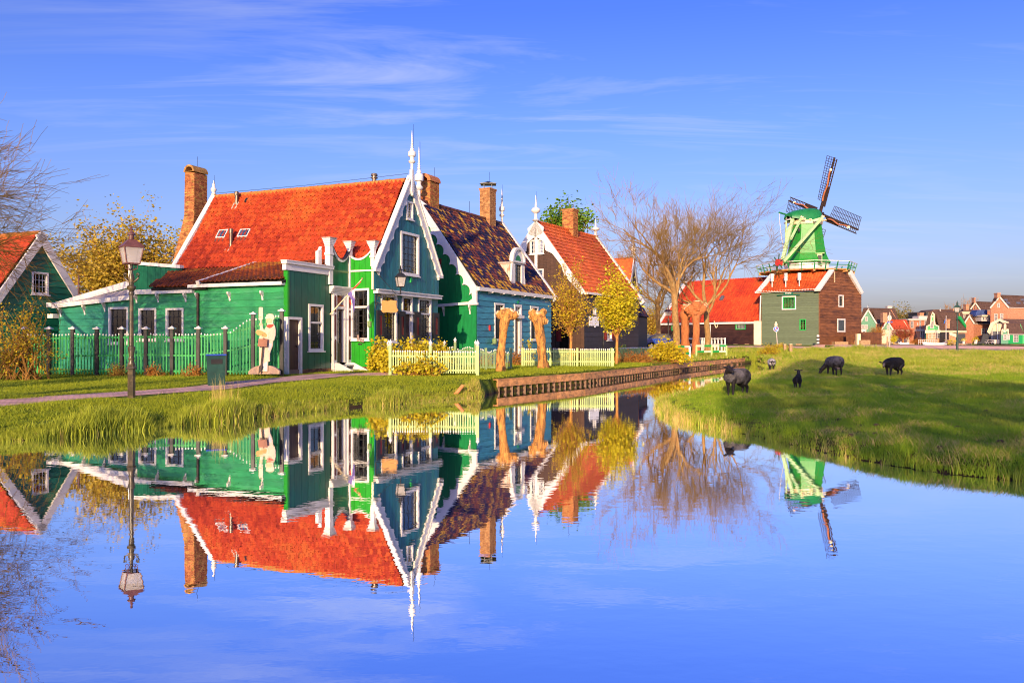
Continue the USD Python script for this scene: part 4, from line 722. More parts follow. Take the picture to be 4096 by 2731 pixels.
W7 = holder(H1, 'front_wall'); boards_v(W7, GP, rect(0, .5, gw, top).difference(union([wl, wm, wq, dg])), .3, M['teal_board'])
cu = [(0, .26, 0, 1), (.74, 1, 0, 1)]; window(H1, GP, wl, 4, [5, 2], .09, out=.06, split=[.66], curtain=cu); window(H1, GP, wq, 4, [5, 2], .09, out=.06, split=[.66], curtain=cu); window(H1, GP, wm, 3, 3, .08, out=.06)
df = holder(H1, 'gable_door'); u0, v0, u1, v1 = dg.bounds; part(df, 'frame', slab(GP, dg.difference(rect(u0, v0 - 1, u1 - .16, v1)), -.1, .07), M['white_paint']); part(df, 'leaf', slab(GP, rect(u0, v0, u1 - .16, v1), -.1, -.04), M['brown_board'])
for x0, x1, y0, y1 in ((258, 332, 625, 940), (490, 556, 640, 935), (648, 718, 645, 935), (848, 910, 655, 925)):
    r = rect(*g(x0, y0), *g(x1, y1)); s = holder(H1, 'shutter'); u0, v0, u1, v1 = r.bounds; ins = rect(u0 + (u1 - u0) * .33, v0 + (v1 - v0) * .16, u0 + (u1 - u0) * .72, v0 + (v1 - v0) * .82)
    part(s, 'leaf', slab(GP, r.difference(ins), .07, .12), M['black_paint']); part(s, 'panel', slab(GP, ins, .075, .10), M['red_paint'])
part(H1, 'plinth_gable', slab(GP, rect(0, .3, gw, .5), -.2, .01), M['mortar'])
# ------------------------------------------------------------ second house: emerald gable, blue side, glazed roof
C6, d2, p2 = np.array([-1.69, 39.1]), np.array([.447, .895]), np.array([-.895, .447])
w2, ez2, rz2 = 3.14, 4.20, 8.55; C7 = hit(C6, d2, 2203); l2 = np.linalg.norm(C7 - C6); q2 = C6 + p2 * w2
H2 = thing('blue_house', 'blue boarded house with emerald gable and dark glazed roof of yellow flecks', 'house', v3(C6, .5))
GA = wall(C6 + p2 * 2 * w2, C6); ga = 2 * w2; tr = GA.picks('G', [(905, 580), (1345, 548)])
def atu(p, q, u): return p[1] + (q[1] - p[1]) * (u - p[0]) / (q[0] - p[0])
W = holder(H2, 'gable_wall')
boards_v(W, GA, Polygon([(0, .5), (ga - .03, .5), (ga - .03, ez2), (w2, rz2 - .05), (0, ez2)]), .45, M['emerald_board'], .02)
pk = np.array([w2, rz2 + .12]); bR, bL = np.array([ga + .12, ez2 + .02]), np.array([-.12, ez2 + .02])
part(H2, 'barge_board', slab(GA, scallop(pk, bR, .56, 9, -1, .40), .05, .13), M['white_paint']); part(H2, 'barge_board', slab(GA, scallop(pk, bL, .56, 9, 1, .40), .05, .13), M['white_paint'])
e1 = GA.picks('G', [(1275, 385), (1345, 385), (1355, 555), (1240, 555)]); part(H2, 'barge_foot', slab(GA, Polygon([(ga - .18, ez2 - .02), (ga + .10, ez2 + .12), (ga + .10, e1[2][1] + .05), (ga + .16, e1[2][1]), (ga + .16, e1[2][1] - .08), (ga - .35, e1[2][1] - .08), (ga - .3, e1[2][1] + .10), (ga - .12, e1[2][1] + .2)]), .04, .17), M['white_paint'])
part(H2, 'trim_board', slab(GA, Polygon([(1.5, atu(*tr, 1.5) - .08), (ga + .05, tr[1][1] - .08), (ga + .05, tr[1][1] + .05), (1.5, atu(*tr, 1.5) + .05)]), .02, .16), M['white_paint'])
for x in (985, 1257): u = GA.pick('G', x, 600)[0]; part(H2, 'bracket', corbel(GA, u, atu(*tr, u) - .08, .45), M['white_paint'])
rs = rect(*GA.pick('G', 905, 95), *GA.pick('G', 958, 265)); part(H2, 'shutter', slab(GA, rs, .02, .07), M['red_paint'])
part(H2, 'corner_board', slab(GA, rect(ga - .05, .5, ga + .035, ez2), .02, .05), M['emerald_board'])
BL = wall(C6, C7); z = lambda x, y: BL.pick('Z', x, y)
wa, wd, wc = rect(*z(170, 248), *z(257, 590)), rect(*z(345, 262), *z(411, 705)), rect(*z(490, 277), *z(562, 585))
ty = z(35, 140)[1]; W = holder(H2, 'side_wall')
boards_h(W, BL, rect(.03, .5, l2, ty).difference(union([wa, wd, wc])), .29, M['blue_board'], .045)
for r in (wa, wc):
    s = window(H2, BL, r, 3, [1, 3], .10, out=.06, split=[.66], bar=.025, panes=True); u0, v0, u1, v1 = r.bounds
    part(s, 'blind', slab(BL, rect(u0 + .12, v0 + .12, u1 - .12, v0 + (v1 - v0) * .62), -.09, -.065), M['flat_dark'])
u0, v0, u1, v1 = wd.bounds; D = holder(H2, 'door'); sp = z(370, 370)[1]
part(D, 'frame', slab(BL, wd.difference(rect(u0 + .10, v0 - .1, u1 - .30, sp - .12)).difference(rect(u0 + .12, sp + .12, u1 - .12, v1 - .12)), -.1, .07), M['white_paint'])
part(D, 'leaf', slab(BL, rect(u0 + .10, v0, u1 - .30, sp - .12), -.1, -.03), M['wood_post']); part(D, 'glazing_grid', slab(BL, union([rect(u0 + .12, (sp + v1) / 2 - .015, u1 - .12, (sp + v1) / 2 + .015)] + [rect(u0 + .12 + (u1 - u0 - .24) * k / 3 - .015, sp + .12, u0 + .12 + (u1 - u0 - .24) * k / 3 + .015, v1 - .12) for k in (1, 2)]), -.06, -.02), M['white_paint']); part(D, 'pane', slab(BL, rect(u0 + .12, sp + .12, u1 - .12, v1 - .12), -.05, -.045), M['glass']); part(D, 'hood', slab(BL, rect(u0 - .02, sp - .10, u1 + .02, sp + .05), .05, .20), M['white_paint'])
q = z(125, 474); part(H2, 'fire_box', slab(BL, rect(q[0] - .07, q[1] - .13, q[0] + .07, q[1] + .13), .03, .07), M['sign_red'])
q = z(380, 240); part(H2, 'tick_ornament', slab(BL, Polygon([(q[0] - .16, q[1] + .02), (q[0] - .04, q[1] - .10), (q[0] + .18, q[1] + .12), (q[0] - .03, q[1] - .02)]), .04, .07), M['picket_green'])
q = z(146, 598); part(H2, 'wall_lantern', cat([lathe([(.04, -.12), (.1, -.1), (.13, .12), (.02, .2)], BL.W((q[0], q[1]), .18), 6), beam(BL.W((q[0], q[1] - .1), .0), BL.W((q[0], q[1] - .1), .18), .03)]), M['moss_green'])
part(H2, 'gutter', slab(BL, rect(-.12, ty - .02, l2 + .15, ty + .16), .0, .24), M['white_paint'])
for k in range(1, 7): part(H2, 'gutter_bracket', corbel(BL, l2 * k / 7.2, ty - .02, .12, .06, .30), M['white_paint'])
RB2 = Plane(v3(C6 + d2 * 0 - p2 * .18, ty + .14), v3(d2, 0), v3(p2, 0) * (w2 + .18) + np.array([0, 0, rz2 - ty - .14])); s2 = math.hypot(w2 + .18, rz2 - ty - .14)
RF = holder(H2, 'roof'); tone = lambda u, v: 0 if (R.random() < .56 - .10 * (v < 1.2)) else (2 if R.random() < .36 + .35 * (v < .5) else 1)
tile_roof(RF, RB2, rect(.05, 0, l2 - .06, s2), .17, .21, ['glaze_a', 'glaze_b', 'glaze_c'], 'glaze_field', 300, wave=.045, lift=.03, tone=tone)
back = Plane(v3(C7 + p2 * (2 * w2 + .15), ez2 - .1), v3(-d2, 0), v3(-p2, 0) * (w2 + .15) + np.array([0, 0, rz2 - ez2 + .1])); part(RF, 'rear_slope', slab(back, rect(0, 0, l2, math.hypot(w2 + .15, rz2 - ez2 + .1) - .02), -.1, .02), M['glaze_b'])
part(H2, 'rear_gable', slab(wall(C7, C7 + p2 * 2 * w2), Polygon([(0, .5), (ga, .5), (ga, ez2), (w2, rz2), (0, ez2)]), -.1, 0), M['tar_board'])
part(H2, 'verge_board', slab(RB2, rect(l2 - .06, -.25, l2 + .14, s2 + .05), -.2, .12), M['white_paint'])
ridge(H2, v3(q2, rz2 + .04), v3(q2 + d2 * l2, rz2 + .04), 'glaze_b', .10)
finial(H2, v3(q2 - d2 * .1, rz2 + .05), 2.6, 0, .22); finial(H2, v3(q2 + d2 * (l2 + .05), rz2 + .05), 2.0, 0, .17)
cp = hit(q2, d2, 1952); cz = EYE + (CY - 756) / FX * cp[1]; c = brick_box(H2, cp - np.array([.895, -.447]) * .32 - d2 * .35, (.895, -.447), .62, .72, rz2 - 1.0, cz, 'pale_brick_field', bl=.2, bh=.06)
cc = v3(cp, cz); part(c, 'cowl', cat([beam(cc + (-.42, 0, .26), cc + (.45, .0, .26), .75, .05), lathe([(.52, .29), (.02, .44)], cc, 4)] + [beam(cc + (a, b, 0), cc + (a, b, .27), .035) for a in (-.22, .22) for b in (-.25, .25)]), M['iron']); part(c, 'lightning_rod', tube([cc + (.1, 0, .3), cc + (.1, 0, .95)], .01, 4), M['iron'])
cp = hit(q2, d2, 1716); cz = EYE + (CY - 727) / FX * cp[1]; c = brick_box(H2, cp - np.array([.895, -.447]) * .42 - d2 * .2, (.895, -.447), .60, .85, rz2 - 1.2, cz, 'brick_field', cap=False)
vp = Plane(v3(cp - np.array([.895, -.447]) * .46 - d2 * .24, cz), v3(-p2, 0), (0, 0, 1)); part(c, 'vault', slab(vp, Polygon([(-.04, 0), (.72, 0)] + arc((.34, .0), .38, 0, 180)).difference(Polygon(arc((.34, .02), .2, 0, 180))), -.95, .04), M['brick_a']); part(c, 'lightning_rod', tube([v3(cp + d2 * .5, cz), v3(cp + d2 * .5, cz + .8)], .01, 4), M['iron'])
rr = q2 + d2 * 4.9; part(H2, 'lightning_rod', tube([v3(rr, rz2), v3(rr, rz2 + .75)], .012, 4), M['iron'])
# dormer
DF = BL.off(-.20); h = lambda x, y: DF.pick('H', x, y); dm = holder(H2, 'dormer'); a, b = h(680, 900), h(770, 690); um = (a[0] + b[0]) / 2; tpv = h(600, 668)[1]
dr_ = rect(a[0], a[1] - .1, b[0], b[1]); wi = rect(h(703, 0)[0], h(720, 895)[1], h(753, 0)[0], h(720, 702)[1])
part(dm, 'front', slab(DF, Polygon([(a[0], a[1] - .12), (b[0], a[1] - .12), (b[0], b[1])] + arc((um, b[1] - .02), (b[0] - a[0]) / 2, 0, 180, 16) + [(a[0], b[1])]).difference(wi), -.1, .04), M['white_paint'])
part(dm, 'cornice', cat([slab(DF, rect(a[0] - .08, b[1] - .06, b[0] + .08, b[1] + .03), 0, .12), slab(DF, Polygon(arc((um, b[1]), (b[0] - a[0]) / 2 + .08, 0, 180, 16) + arc((um, b[1]), (b[0] - a[0]) / 2 - .05, 180, 0, 16)), -.1, .12)]), M['white_paint'])
part(dm, 'fanlight', slab(DF, Polygon(arc((um, b[1] + .04), .30, 0, 180)), .03, .05), M['mill_cap_green'])
u0, v0, u1, v1 = wi.bounds; part(dm, 'pane', slab(DF, wi, -.07, -.065), M['glass']); part(dm, 'glazing_grid', slab(DF, union([rect(u0, v0 + (v1 - v0) * k / 6 - .014, u1, v0 + (v1 - v0) * k / 6 + .014) for k in range(7)] + [rect(u0 + (u1 - u0) * k / 3 - .014, v0, u0 + (u1 - u0) * k / 3 + .014, v1) for k in range(4)]), -.06, -.03), M['iron']); part(dm, 'room', slab(DF, wi.buffer(.1), -.6, -.55), M['dark_room'])
for s in (1, -1):
    x = a[0] - .02 if s > 0 else b[0] + .02; part(dm, 'scroll', slab(DF, Polygon([(x, a[1] - .1), (x - s * .22, a[1] - .1), (x - s * .17, a[1] + .35), (x - s * .06, a[1] + .9), (x, b[1] - .1)]), -.05, .05), M['white_paint'])
part(dm, 'cheek', cat([slab(Plane(DF.W((x, 0), 0), -DF.N, (0, 0, 1)), Polygon([(.02, a[1] - .05), (.02, tpv), (3.0, tpv)]), -.03, .03) for x in (a[0] + .03, b[0] - .03)]), mat('peeling_paint', (0.62, 0.45, 0.36), .6, .1, 3, (4, 4, 1), dirt=(0.38, 0.17, 0.10), dscale=2.5, dmin=.48, dmax=.6))
part(dm, 'flat_top', slab(Plane(DF.W((a[0] - .06, tpv), .0), DF.U, -DF.N), rect(0, .0, b[0] - a[0] + .12, 3.0), -.05, .03), M['lead'])

# ------------------------------------------------------------ third house: brown gable, flat red tiles
Pf, d3, p3 = np.array([1.61, 54.3]), np.array([.517, .856]), np.array([.856, -.517]); w3, ez3, rz3 = 3.47, 4.85, 9.5
G3a, G3b = Pf - p3 * w3, Pf + p3 * w3; E3 = hit(G3b, d3, 2553); l3 = np.linalg.norm(E3 - G3b)
H3 = thing('brown_house', 'brown boarded house with wavy white gable edge and flat orange tiles', 'house', v3(G3b, .5))
GB = wall(G3a, G3b); gb = 2 * w3; i_ = lambda x, y: GB.pick('I', x, y); W = holder(H3, 'gable_wall')
wp = rect(*i_(138, 512), *i_(248, 618)); w4 = rect(*i_(190, 738), *i_(246, 812)); wd3 = rect(i_(335, 0)[0], .6, i_(438, 0)[0], i_(400, 1205)[1])
boards_v(W, GB, Polygon([(0, .5), (gb, .5), (gb, ez3), (w3, rz3 - .05), (0, ez3)]).difference(union([wp, w4, wd3])), .28, M['brown_board'])
part(H3, 'barn_opening', slab(GB, wd3.buffer(.1), -.9, -.8), M['dark_room']); u0, v0, u1, v1 = wd3.bounds; part(H3, 'open_door', slab(GB, rect(u0, v0 + 1.1, u0 + .35, v1), -.2, -.15), M['red_paint'])
u0, v0, u1, v1 = wp.bounds; m_ = (u0 + u1) / 2; window(H3, GB, rect(u0, v0, m_ - .05, v1), 2, 3, .07, out=.05, bm='white_paint'); window(H3, GB, rect(m_ + .05, v0, u1, v1), 3, 4, .07, out=.05, bm='white_paint'); window(H3, GB, w4, 2, 2, .08, out=.05)
pk = np.array([w3, rz3 + .1]); part(H3, 'centre_post', slab(GB, Polygon([(w3 - .1, rz3), (w3 + .1, rz3), (w3 + .1, v0 - 1.1), (w3 + .17, v0 - 1.5), (w3 + .17, v0 - 2.0), (w3 - .17, v0 - 2.0), (w3 - .17, v0 - 1.5), (w3 - .1, v0 - 1.1)]), .03, .09), M['white_paint'])
for s, e in ((-1, np.array([gb + .12, ez3])), (1, np.array([-.12, ez3]))):
    D_ = e - pk; n_ = np.array([-D_[1], D_[0]]) / np.linalg.norm(D_) * s; t = np.linspace(0, 1, 40); ww = np.interp(t, [0, .06, .16, .26, .34, .42, .60, .70, 1], [.75, .95, .55, .36, .62, .34, .30, .52, .30]); inner = [tuple(pk + D_ * a + n_ * b) for a, b in zip(t, ww)]
    part(H3, 'barge_board', slab(GB, Polygon([tuple(pk), tuple(e)] + inner[::-1]).buffer(0), .06, .14), M['white_paint'])
SB = wall(G3b, E3); W = holder(H3, 'side_wall'); j_ = lambda x, y: SB.pick('I', x, y); o1, o2 = rect(*j_(628, 1040), *j_(652, 1097)), rect(*j_(735, 1228), *j_(776, 1296))
boards_h(W, SB, rect(.02, .5, l3, ez3).difference(union([o1, o2])), .30, M['tar_board'], .035); window(H3, SB, o1, 2, 3, .09, out=.05, bm='white_paint'); window(H3, SB, o2, 2, 2, .12, out=.06, bm='white_paint')
part(H3, 'info_board', slab(SB, rect(*j_(593, 1106), *j_(668, 1184)), .05, .09), M['sign_white'], label='blank white board on the dark side wall'); s = j_(640, 1188); part(H3, 'number_plate', slab(SB, rect(s[0] - .12, s[1] - .06, s[0] + .12, s[1] + .06), .05, .07), M['sign_white'])
for x0 in (735, 790): r = rect(*j_(x0 - (18 if x0 == 735 else 16), 1232), *j_(x0 - (2 if x0 == 735 else -2), 1292)); part(H3, 'shutter', slab(SB, r, .05, .09), M['red_paint'])
R3 = Plane(v3(G3b + p3 * .18, ez3 - .15), v3(d3, 0), v3(-p3, 0) * (w3 + .18) + np.array([0, 0, rz3 - ez3 + .15])); s3 = math.hypot(w3 + .18, rz3 - ez3 + .15); RF = holder(H3, 'roof')
tile_roof(RF, R3, rect(.04, 0, l3 + .05, s3), .30, .34, ['flat_red_a', 'flat_red_b'], 'flat_field', 300, flat=True, lift=.05)
bk = Plane(v3(G3a - p3 * .18 + d3 * l3, ez3 - .15), v3(-d3, 0), v3(p3, 0) * (w3 + .18) + np.array([0, 0, rz3 - ez3 + .15])); part(RF, 'rear_slope', slab(bk, rect(0, 0, l3, s3 - .02), -.1, .02), M['flat_red_b']); part(H3, 'rear_gable', slab(wall(E3, E3 - p3 * 2 * w3), Polygon([(0, .5), (gb, .5), (gb, ez3), (w3, rz3), (0, ez3)]), -.1, 0), M['brown_board'])
ridge(H3, v3(Pf, rz3 + .05), v3(Pf + d3 * l3, rz3 + .05), 'flat_red_a', .1); part(H3, 'verge_board', slab(R3, rect(l3 - .0, -.3, l3 + .28, s3 + .08), -.2, .14), M['white_paint']); part(H3, 'gutter', slab(SB, rect(-.1, ez3 - .16, l3 + .1, ez3 - .02), .02, .3), M['white_paint'])
finial(H3, v3(Pf - d3 * .1, rz3 + .05), EYE + (CY - 785) / FX * 54.3 - rz3, 1, .30); Pe = Pf + d3 * (l3 + .12); finial(H3, v3(Pe, rz3 + .05), EYE + (CY - 878) / FX * Pe[1] - rz3, 1, .30)
cp = hit(Pf, d3, 2275); cz = EYE + (CY - 836) / FX * cp[1]; brick_box(H3, cp - p3 * .45 - d3 * .1, p3, .85, .75, rz3 - 1.6, cz, 'brick_field', bl=.24, bh=.075, nb=60)
part(H3, 'lightning_rod', tube([v3(cp, cz), v3(cp, cz + .9)], .012, 4), M['iron'])

# ------------------------------------------------------------ houses seen past it, and the cottage on the far side of the bakery
def plain_house(name, label, A, B, E, ez, rz, gm, sm, rm, tw=.32, tl=.36, vert=True, barge=.3, base=.5, pitch=.3, roofm=None, over=.15):
    """Gable A-B (left to right), long side B-E; ridge from the gable's middle."""
    A, B, E = map(np.array, (A, B, E)); t = thing(name, label, 'house', v3(B, base)); GP_ = wall(A, B); g = np.linalg.norm(B - A); SP = wall(B, E); l = np.linalg.norm(E - B); dd = (E - B) / l; pp = (A - B) / g
    W = holder(t, 'gable_wall'); (boards_v if vert else boards_h)(W, GP_, Polygon([(0, base), (g, base), (g, ez), (g / 2, rz - .04), (0, ez)]), pitch, M[gm]); boards_h(holder(t, 'side_wall'), SP, rect(.02, base, l, ez), pitch, M[sm])
    RP = Plane(v3(B - pp * over, ez - .05), v3(dd, 0), v3(pp, 0) * (g / 2 + over) + np.array([0, 0, rz - ez + .05])); sl = math.hypot(g / 2 + over, rz - ez + .05); RF = holder(t, 'roof')
    if tw: tile_roof(RF, RP, rect(.03, 0, l, sl), tw, tl, ['flat_red_a'], rm, 0, wave=.05)
    else: part(RF, 'slope', slab(RP, rect(0, 0, l, sl), -.1, .03), M[rm])
    RQ = Plane(v3(A + pp * over + dd * l, ez - .05), v3(-dd, 0), v3(-pp, 0) * (g / 2 + over) + np.array([0, 0, rz - ez + .05]))
    part(RF, 'rear_slope', slab(RQ, rect(0, 0, l, sl - .02), -.1, .03), M[roofm or 'far_tile']); part(t, 'rear_gable', slab(wall(E, E + (A - B)), Polygon([(0, base), (g, base), (g, ez), (g / 2, rz), (0, ez)]), -.1, 0), M[gm])
    if barge:
        for e, s in ((np.array([g + over, ez - .05]), -1), (np.array([-over, ez - .05]), 1)):
            pk = np.array([g / 2, rz + .08]); D_ = e - pk; n_ = np.array([-D_[1], D_[0]]) / np.linalg.norm(D_) * s; part(t, 'barge_board', slab(GP_, Polygon([pk, e, e + n_ * barge, pk + n_ * barge]), .03, .12), M['white_paint'])
    return t, GP_, SP, RP, l, sl, g
# cottage at the left edge, gable turned to the bakery
pk0 = np.array([xat(160, 34.0), 34.0]); A0_, B0_ = pk0 - dG * 2.05, pk0 + dG * 2.05
ct = thing('green_cottage', 'dark green cottage with white gable boards and an orange tiled roof', 'house', v3(A0_, .5)); GP_ = wall(A0_, B0_); g = 4.1; rz, ez = 6.12, 3.2
wq = rect(*GP_.pick('B', 280, 192), *GP_.pick('B', 430, 404)); boards_h(holder(ct, 'gable_wall'), GP_, Polygon([(0, .5), (g, .5), (g, ez), (g / 2, rz - .03), (0, ez)]).difference(wq), .27, M['pine_board'], .04)
window(ct, GP_, wq, 4, 3, .07, out=.05, bm='white_paint', sash=.02)
for e, s in ((np.array([g + .14, ez - .05]), -1), (np.array([-.14, ez - .05]), 1)):
    pk = np.array([g / 2, rz + .1]); D_ = e - pk; n_ = np.array([-D_[1], D_[0]]) / np.linalg.norm(D_) * s; part(ct, 'barge_board', slab(GP_, Polygon([pk, e, e + n_ * .30, pk + n_ * .34]), .06, .14), M['white_paint'])
RP = Plane(v3(A0_ - dG * .14 + dL * 8, ez - .1), v3(-dL, 0), v3(dG, 0) * (g / 2 + .14) + np.array([0, 0, rz - ez + .1])); sl = math.hypot(g / 2 + .14, rz - ez + .1); RF = holder(ct, 'roof')
tile_roof(RF, RP, rect(4.2, 0, 7.97, sl), .205, .255, ['red_tile_a', 'red_tile_b', 'red_tile_d'], 'red_field', 150, wave=.05, lift=.035); ridge(ct, v3(pk0 + dL * 3.6, rz + .03), v3(pk0, rz + .03), 'ridge_tile')
part(ct, 'rear_slope', slab(Plane(v3(B0_ + dG * .14, ez - .1), v3(dL, 0), v3(-dG, 0) * (g / 2 + .14) + np.array([0, 0, rz - ez + .1])), rect(0, 0, 4, sl - .02), -.1, .02), M['red_tile_b']); part(ct, 'front_wall', slab(wall(A0_ + dL * 8, A0_), rect(0, .5, 8, ez), -.1, 0), M['pine_board'])
q = GP_.pick('B', 660, 330); part(ct, 'stove_pipe', tube([GP_.W((q[0], q[1] - .6), .3), GP_.W((q[0], q[1] + .5), .3)], .035, 8), M['copper'])
# a roof end with white spire behind the brown house, a dark shed, a low green house
t4, *_ = plain_house('red_roofed_house', 'house behind the brown one showing only orange roof and white spire', (xat(2505, 70), 70), (xat(2560, 75), 75), (xat(2560, 75) - 9, 79), 5.0, 9.0, 'brown_board', 'tar_board', 'flat_field', .34, .36, True, .4, roofm='flat_red_a')
P4 = np.array([(xat(2505, 70) + xat(2560, 75)) / 2, 72.5]); 
t4p = '/World/red_roofed_house'; finial(t4p, v3(P4, 9.0), EYE + (CY - 945) / FX * 72.5 - 9.0, 0, .25)
ts, *_ = plain_house('tarred_shed', 'tarred black shed with dark glazed roof beside the blue car', (xat(2500, 67), 67.5), (xat(2543, 66), 66), (xat(2588, 69), 69), 3.75, 5.0, 'tar_board', 'tar_board', 'glaze_field', .24, .3, True, .12, .6)
brick_box('/World/tarred_shed', (xat(2532, 66.5), 66.5), (1, -.2), .45, .5, 3, 6.1, 'brick_field', bl=.24, bh=.08, nb=0)
# ------------------------------------------------------------ windmill on its shed, and the long barn
K0 = np.array([xat(3276.5, 89), 89.0]); KL = np.array([xat(3043, 92.5), 92.5]); KR = np.array([xat(3444.5, 95.0), 95.0])
ms = thing('mill_shed', 'tall shed under the windmill, grey-green front and brown side with red roof', 'shed', v3(K0, 1.3))
WG, WB = wall(KL, K0), wall(K0, KR); lg, lb = np.linalg.norm(K0 - KL), np.linalg.norm(KR - K0); l_ = lambda x, y: WG.pick('V', x, y); b_ = lambda x, y: WB.pick('V', x, y)
eg = l_(800, 700)[1]; w1, w2_ = rect(*l_(666, 765), *l_(877, 963)), rect(*l_(927, 1107), *l_(1023, 1272))
boards_h(holder(ms, 'front_wall'), WG, rect(.1, 1.3, lg - .02, eg).difference(union([w1, w2_])), .265, M['mill_green'], .05)
def bars_window(t, pl, r, nx, ny, fm, bm, fw=.12, room='dark_room'):
    w = holder(t, 'window'); u0, v0, u1, v1 = r.bounds; part(w, 'frame', framed(pl, r, fw, -.1, .07), M[fm]); a, b, c, d = u0 + fw, v0 + fw, u1 - fw, v1 - fw
    part(w, 'glazing_grid', slab(pl, union([rect(a + (c - a) * k / nx - .011, b, a + (c - a) * k / nx + .011, d) for k in range(nx + 1)] + [rect(a, b + (d - b) * k / ny - .010, c, b + (d - b) * k / ny + .010) for k in range(ny + 1)]), -.07, -.03), M[bm]); part(w, 'pane', slab(pl, rect(a, b, c, d), -.062, -.058), M['glass']); part(w, 'room', slab(pl, r.buffer(.2), -.8, -.7), M[room]); return w
mat('lit_room', (0.20, 0.07, 0.02), 0.8, 0.6, 1.2, dirt=(0.03, 0.01, 0.005), dscale=1.5, dmin=.4, dmax=.6)
u0, v0, u1, v1 = w1.bounds; w = bars_window(ms, WG, w1.buffer(-.10, join_style=2), 7, 5, 'rail_green', 'rail_green', .09, 'lit_room'); part(w, 'casing', framed(WG, w1, .11, -.05, .10), M['white_paint']); part(ms, 'shutter_rail', slab(WG, rect(u0 - .5, v1 + .05, u1 + .4, v1 + .15), 0, .25), M['bottle_green'])
bars_window(ms, WG, w2_, 3, 4, 'rail_green', 'rail_green', .09, 'lit_room')
sg = rect(*l_(692, 710), *l_(833, 750)); part(ms, 'name_board', slab(WG, sg, .06, .12), M['bottle_green'])
tx = meshkit.text_mesh("'de Huisman'", .27, .02); k = (sg.bounds[2] - sg.bounds[0] - .3) / tx.extents[0]; V = tx.vertices * (k, 1.0, 1); V = V - V.min(0); tx.vertices = WG.W(V[:, :2] + (sg.bounds[0] + .15, sg.bounds[1] + .17), V[:, 2] + .12); part(ms, 'lettering', tx, M['sign_white'])
part(ms, 'corner_post', slab(WG, rect(-.75, 1.3, .08, l_(320, 1135)[1]), -.1, .10), M['cream']); part(ms, 'downpipe', tube([WG.W((-.0, eg - .3), .06), WG.W((-.05, l_(340, 1135)[1]), .12)], .07, 6), M['white_paint'])
part(ms, 'corner_batten', slab(WG, rect(lg - .02, 1.3, lg + .06, eg), -.02, .07), M['mill_brown'])
bp = WB.picks('V', [(1222, 660), (1424, 385), (1660, 398), (1843, 712)]); u5 = [q[0] for q in bp]; wa, wb = rect(*b_(1503, 743), *b_(1580, 930)), rect(*b_(1484, 1097), *b_(1600, 1300))
side = Polygon([(.0, 1.3), (lb, 1.3), (lb, bp[3][1]), tuple(bp[2]), tuple(bp[1]), (0.0, bp[0][1])])
boards_h(holder(ms, 'side_wall'), WB, side.difference(union([wa, wb])), .30, M['mill_brown'], .05)
bars_window(ms, WB, wa, 4, 6, 'white_paint', 'iron', .13); s = holder(ms, 'hatch'); part(s, 'frame', framed(WB, wb, .15, -.05, .09), M['white_paint']); part(s, 'leaf', slab(WB, wb.buffer(-.15), 0, .05), M['grey_door'])
e0, e1 = WG.W((-.55, eg + .15), .25), WG.W((lg + .05, eg + .22), .25); r0 = at(*px('V', 505, 470), 94.5); r1 = WB.W(bp[1], -.1) + np.array([-.0, 0, .0])
RM = Plane(e0, e1 - e0, r1 - e1); pr = RM.picks('V', [(325, 700), (1222, 672), (1408, 395), (560, 440)]); RF = holder(ms, 'roof')
tile_roof(RF, RM, Polygon(pr), .30, .36, ['red_tile_a'], 'mill_field', 0, wave=.06)
def tri_wall(P): P = np.asarray(P); n = len(P); return tm(np.vstack([P, P + (.05, .12, 0)]), [[0, k, k + 1] for k in range(1, n - 1)] + [[n, n + k + 1, n + k] for k in range(1, n - 1)])
part(ms, 'verge_board', slab(RM, Polygon([(pr[1][0] - .45, pr[1][1] - .25), (pr[1][0] + .15, pr[1][1] - .2), (pr[2][0] + .25, pr[2][1] + .1), (pr[2][0] - .3, pr[2][1] + .1)]), .0, .20), M['white_paint'])
part(ms, 'verge_board', slab(RM, Polygon([(pr[0][0] - .35, pr[0][1] - .1), (pr[0][0] + .2, pr[0][1] - .1), (pr[3][0] + .1, pr[3][1]), (pr[3][0] - .5, pr[3][1])]), -.1, .16), M['white_paint'])
part(ms, 'verge_board', slab(WB, Polygon([tuple(bp[2] + (-.1, .1)), tuple(bp[2] + (.25, .15)), tuple(bp[3] + (.15, .05)), tuple(bp[3] + (-.25, -.2)), tuple(bp[2] + (-.15, -.35))]), .02, .25), M['white_paint'])
part(ms, 'gutter', beam(e0 + (0, 0, -.08), e1 + (0, 0, -.08), .22, .2), M['white_paint'])
bkR, bkL = KR + (KL - K0), KL + (KR - K0) * .0; back = KL + (KR - K0)
part(ms, 'rear_wall', cat([slab(wall(KR, back), rect(0, 1.3, lg, bp[3][1]), -.1, 0), slab(wall(back, KL), rect(0, 1.3, lb, eg), -.1, 0), hexa(np.array([WB.W(bp[1]), WB.W(bp[2]), WB.W(bp[2]) + v3(KL - K0, 0), WB.W(bp[1]) + v3(KL - K0, 0)]) - (0, 0, .5), np.array([WB.W(bp[1]), WB.W(bp[2]), WB.W(bp[2]) + v3(KL - K0, 0), WB.W(bp[1]) + v3(KL - K0, 0)]) - (0, 0, .4))]), M['mill_brown'])
q = WB.W(b_(1440, 470)); part(ms, 'rope', tube([WB.W(b_(1440, 400), .1), WB.W(b_(1440, 560), .1)], .03, 4), M['cream'])
for x in (640, 918): q = l_(x, 1482); part(ms, 'foundation_block', slab(WG, rect(q[0] - .3, 1.25, q[0] + .3, q[1] + .06), 0, .15), M['wood_post'])
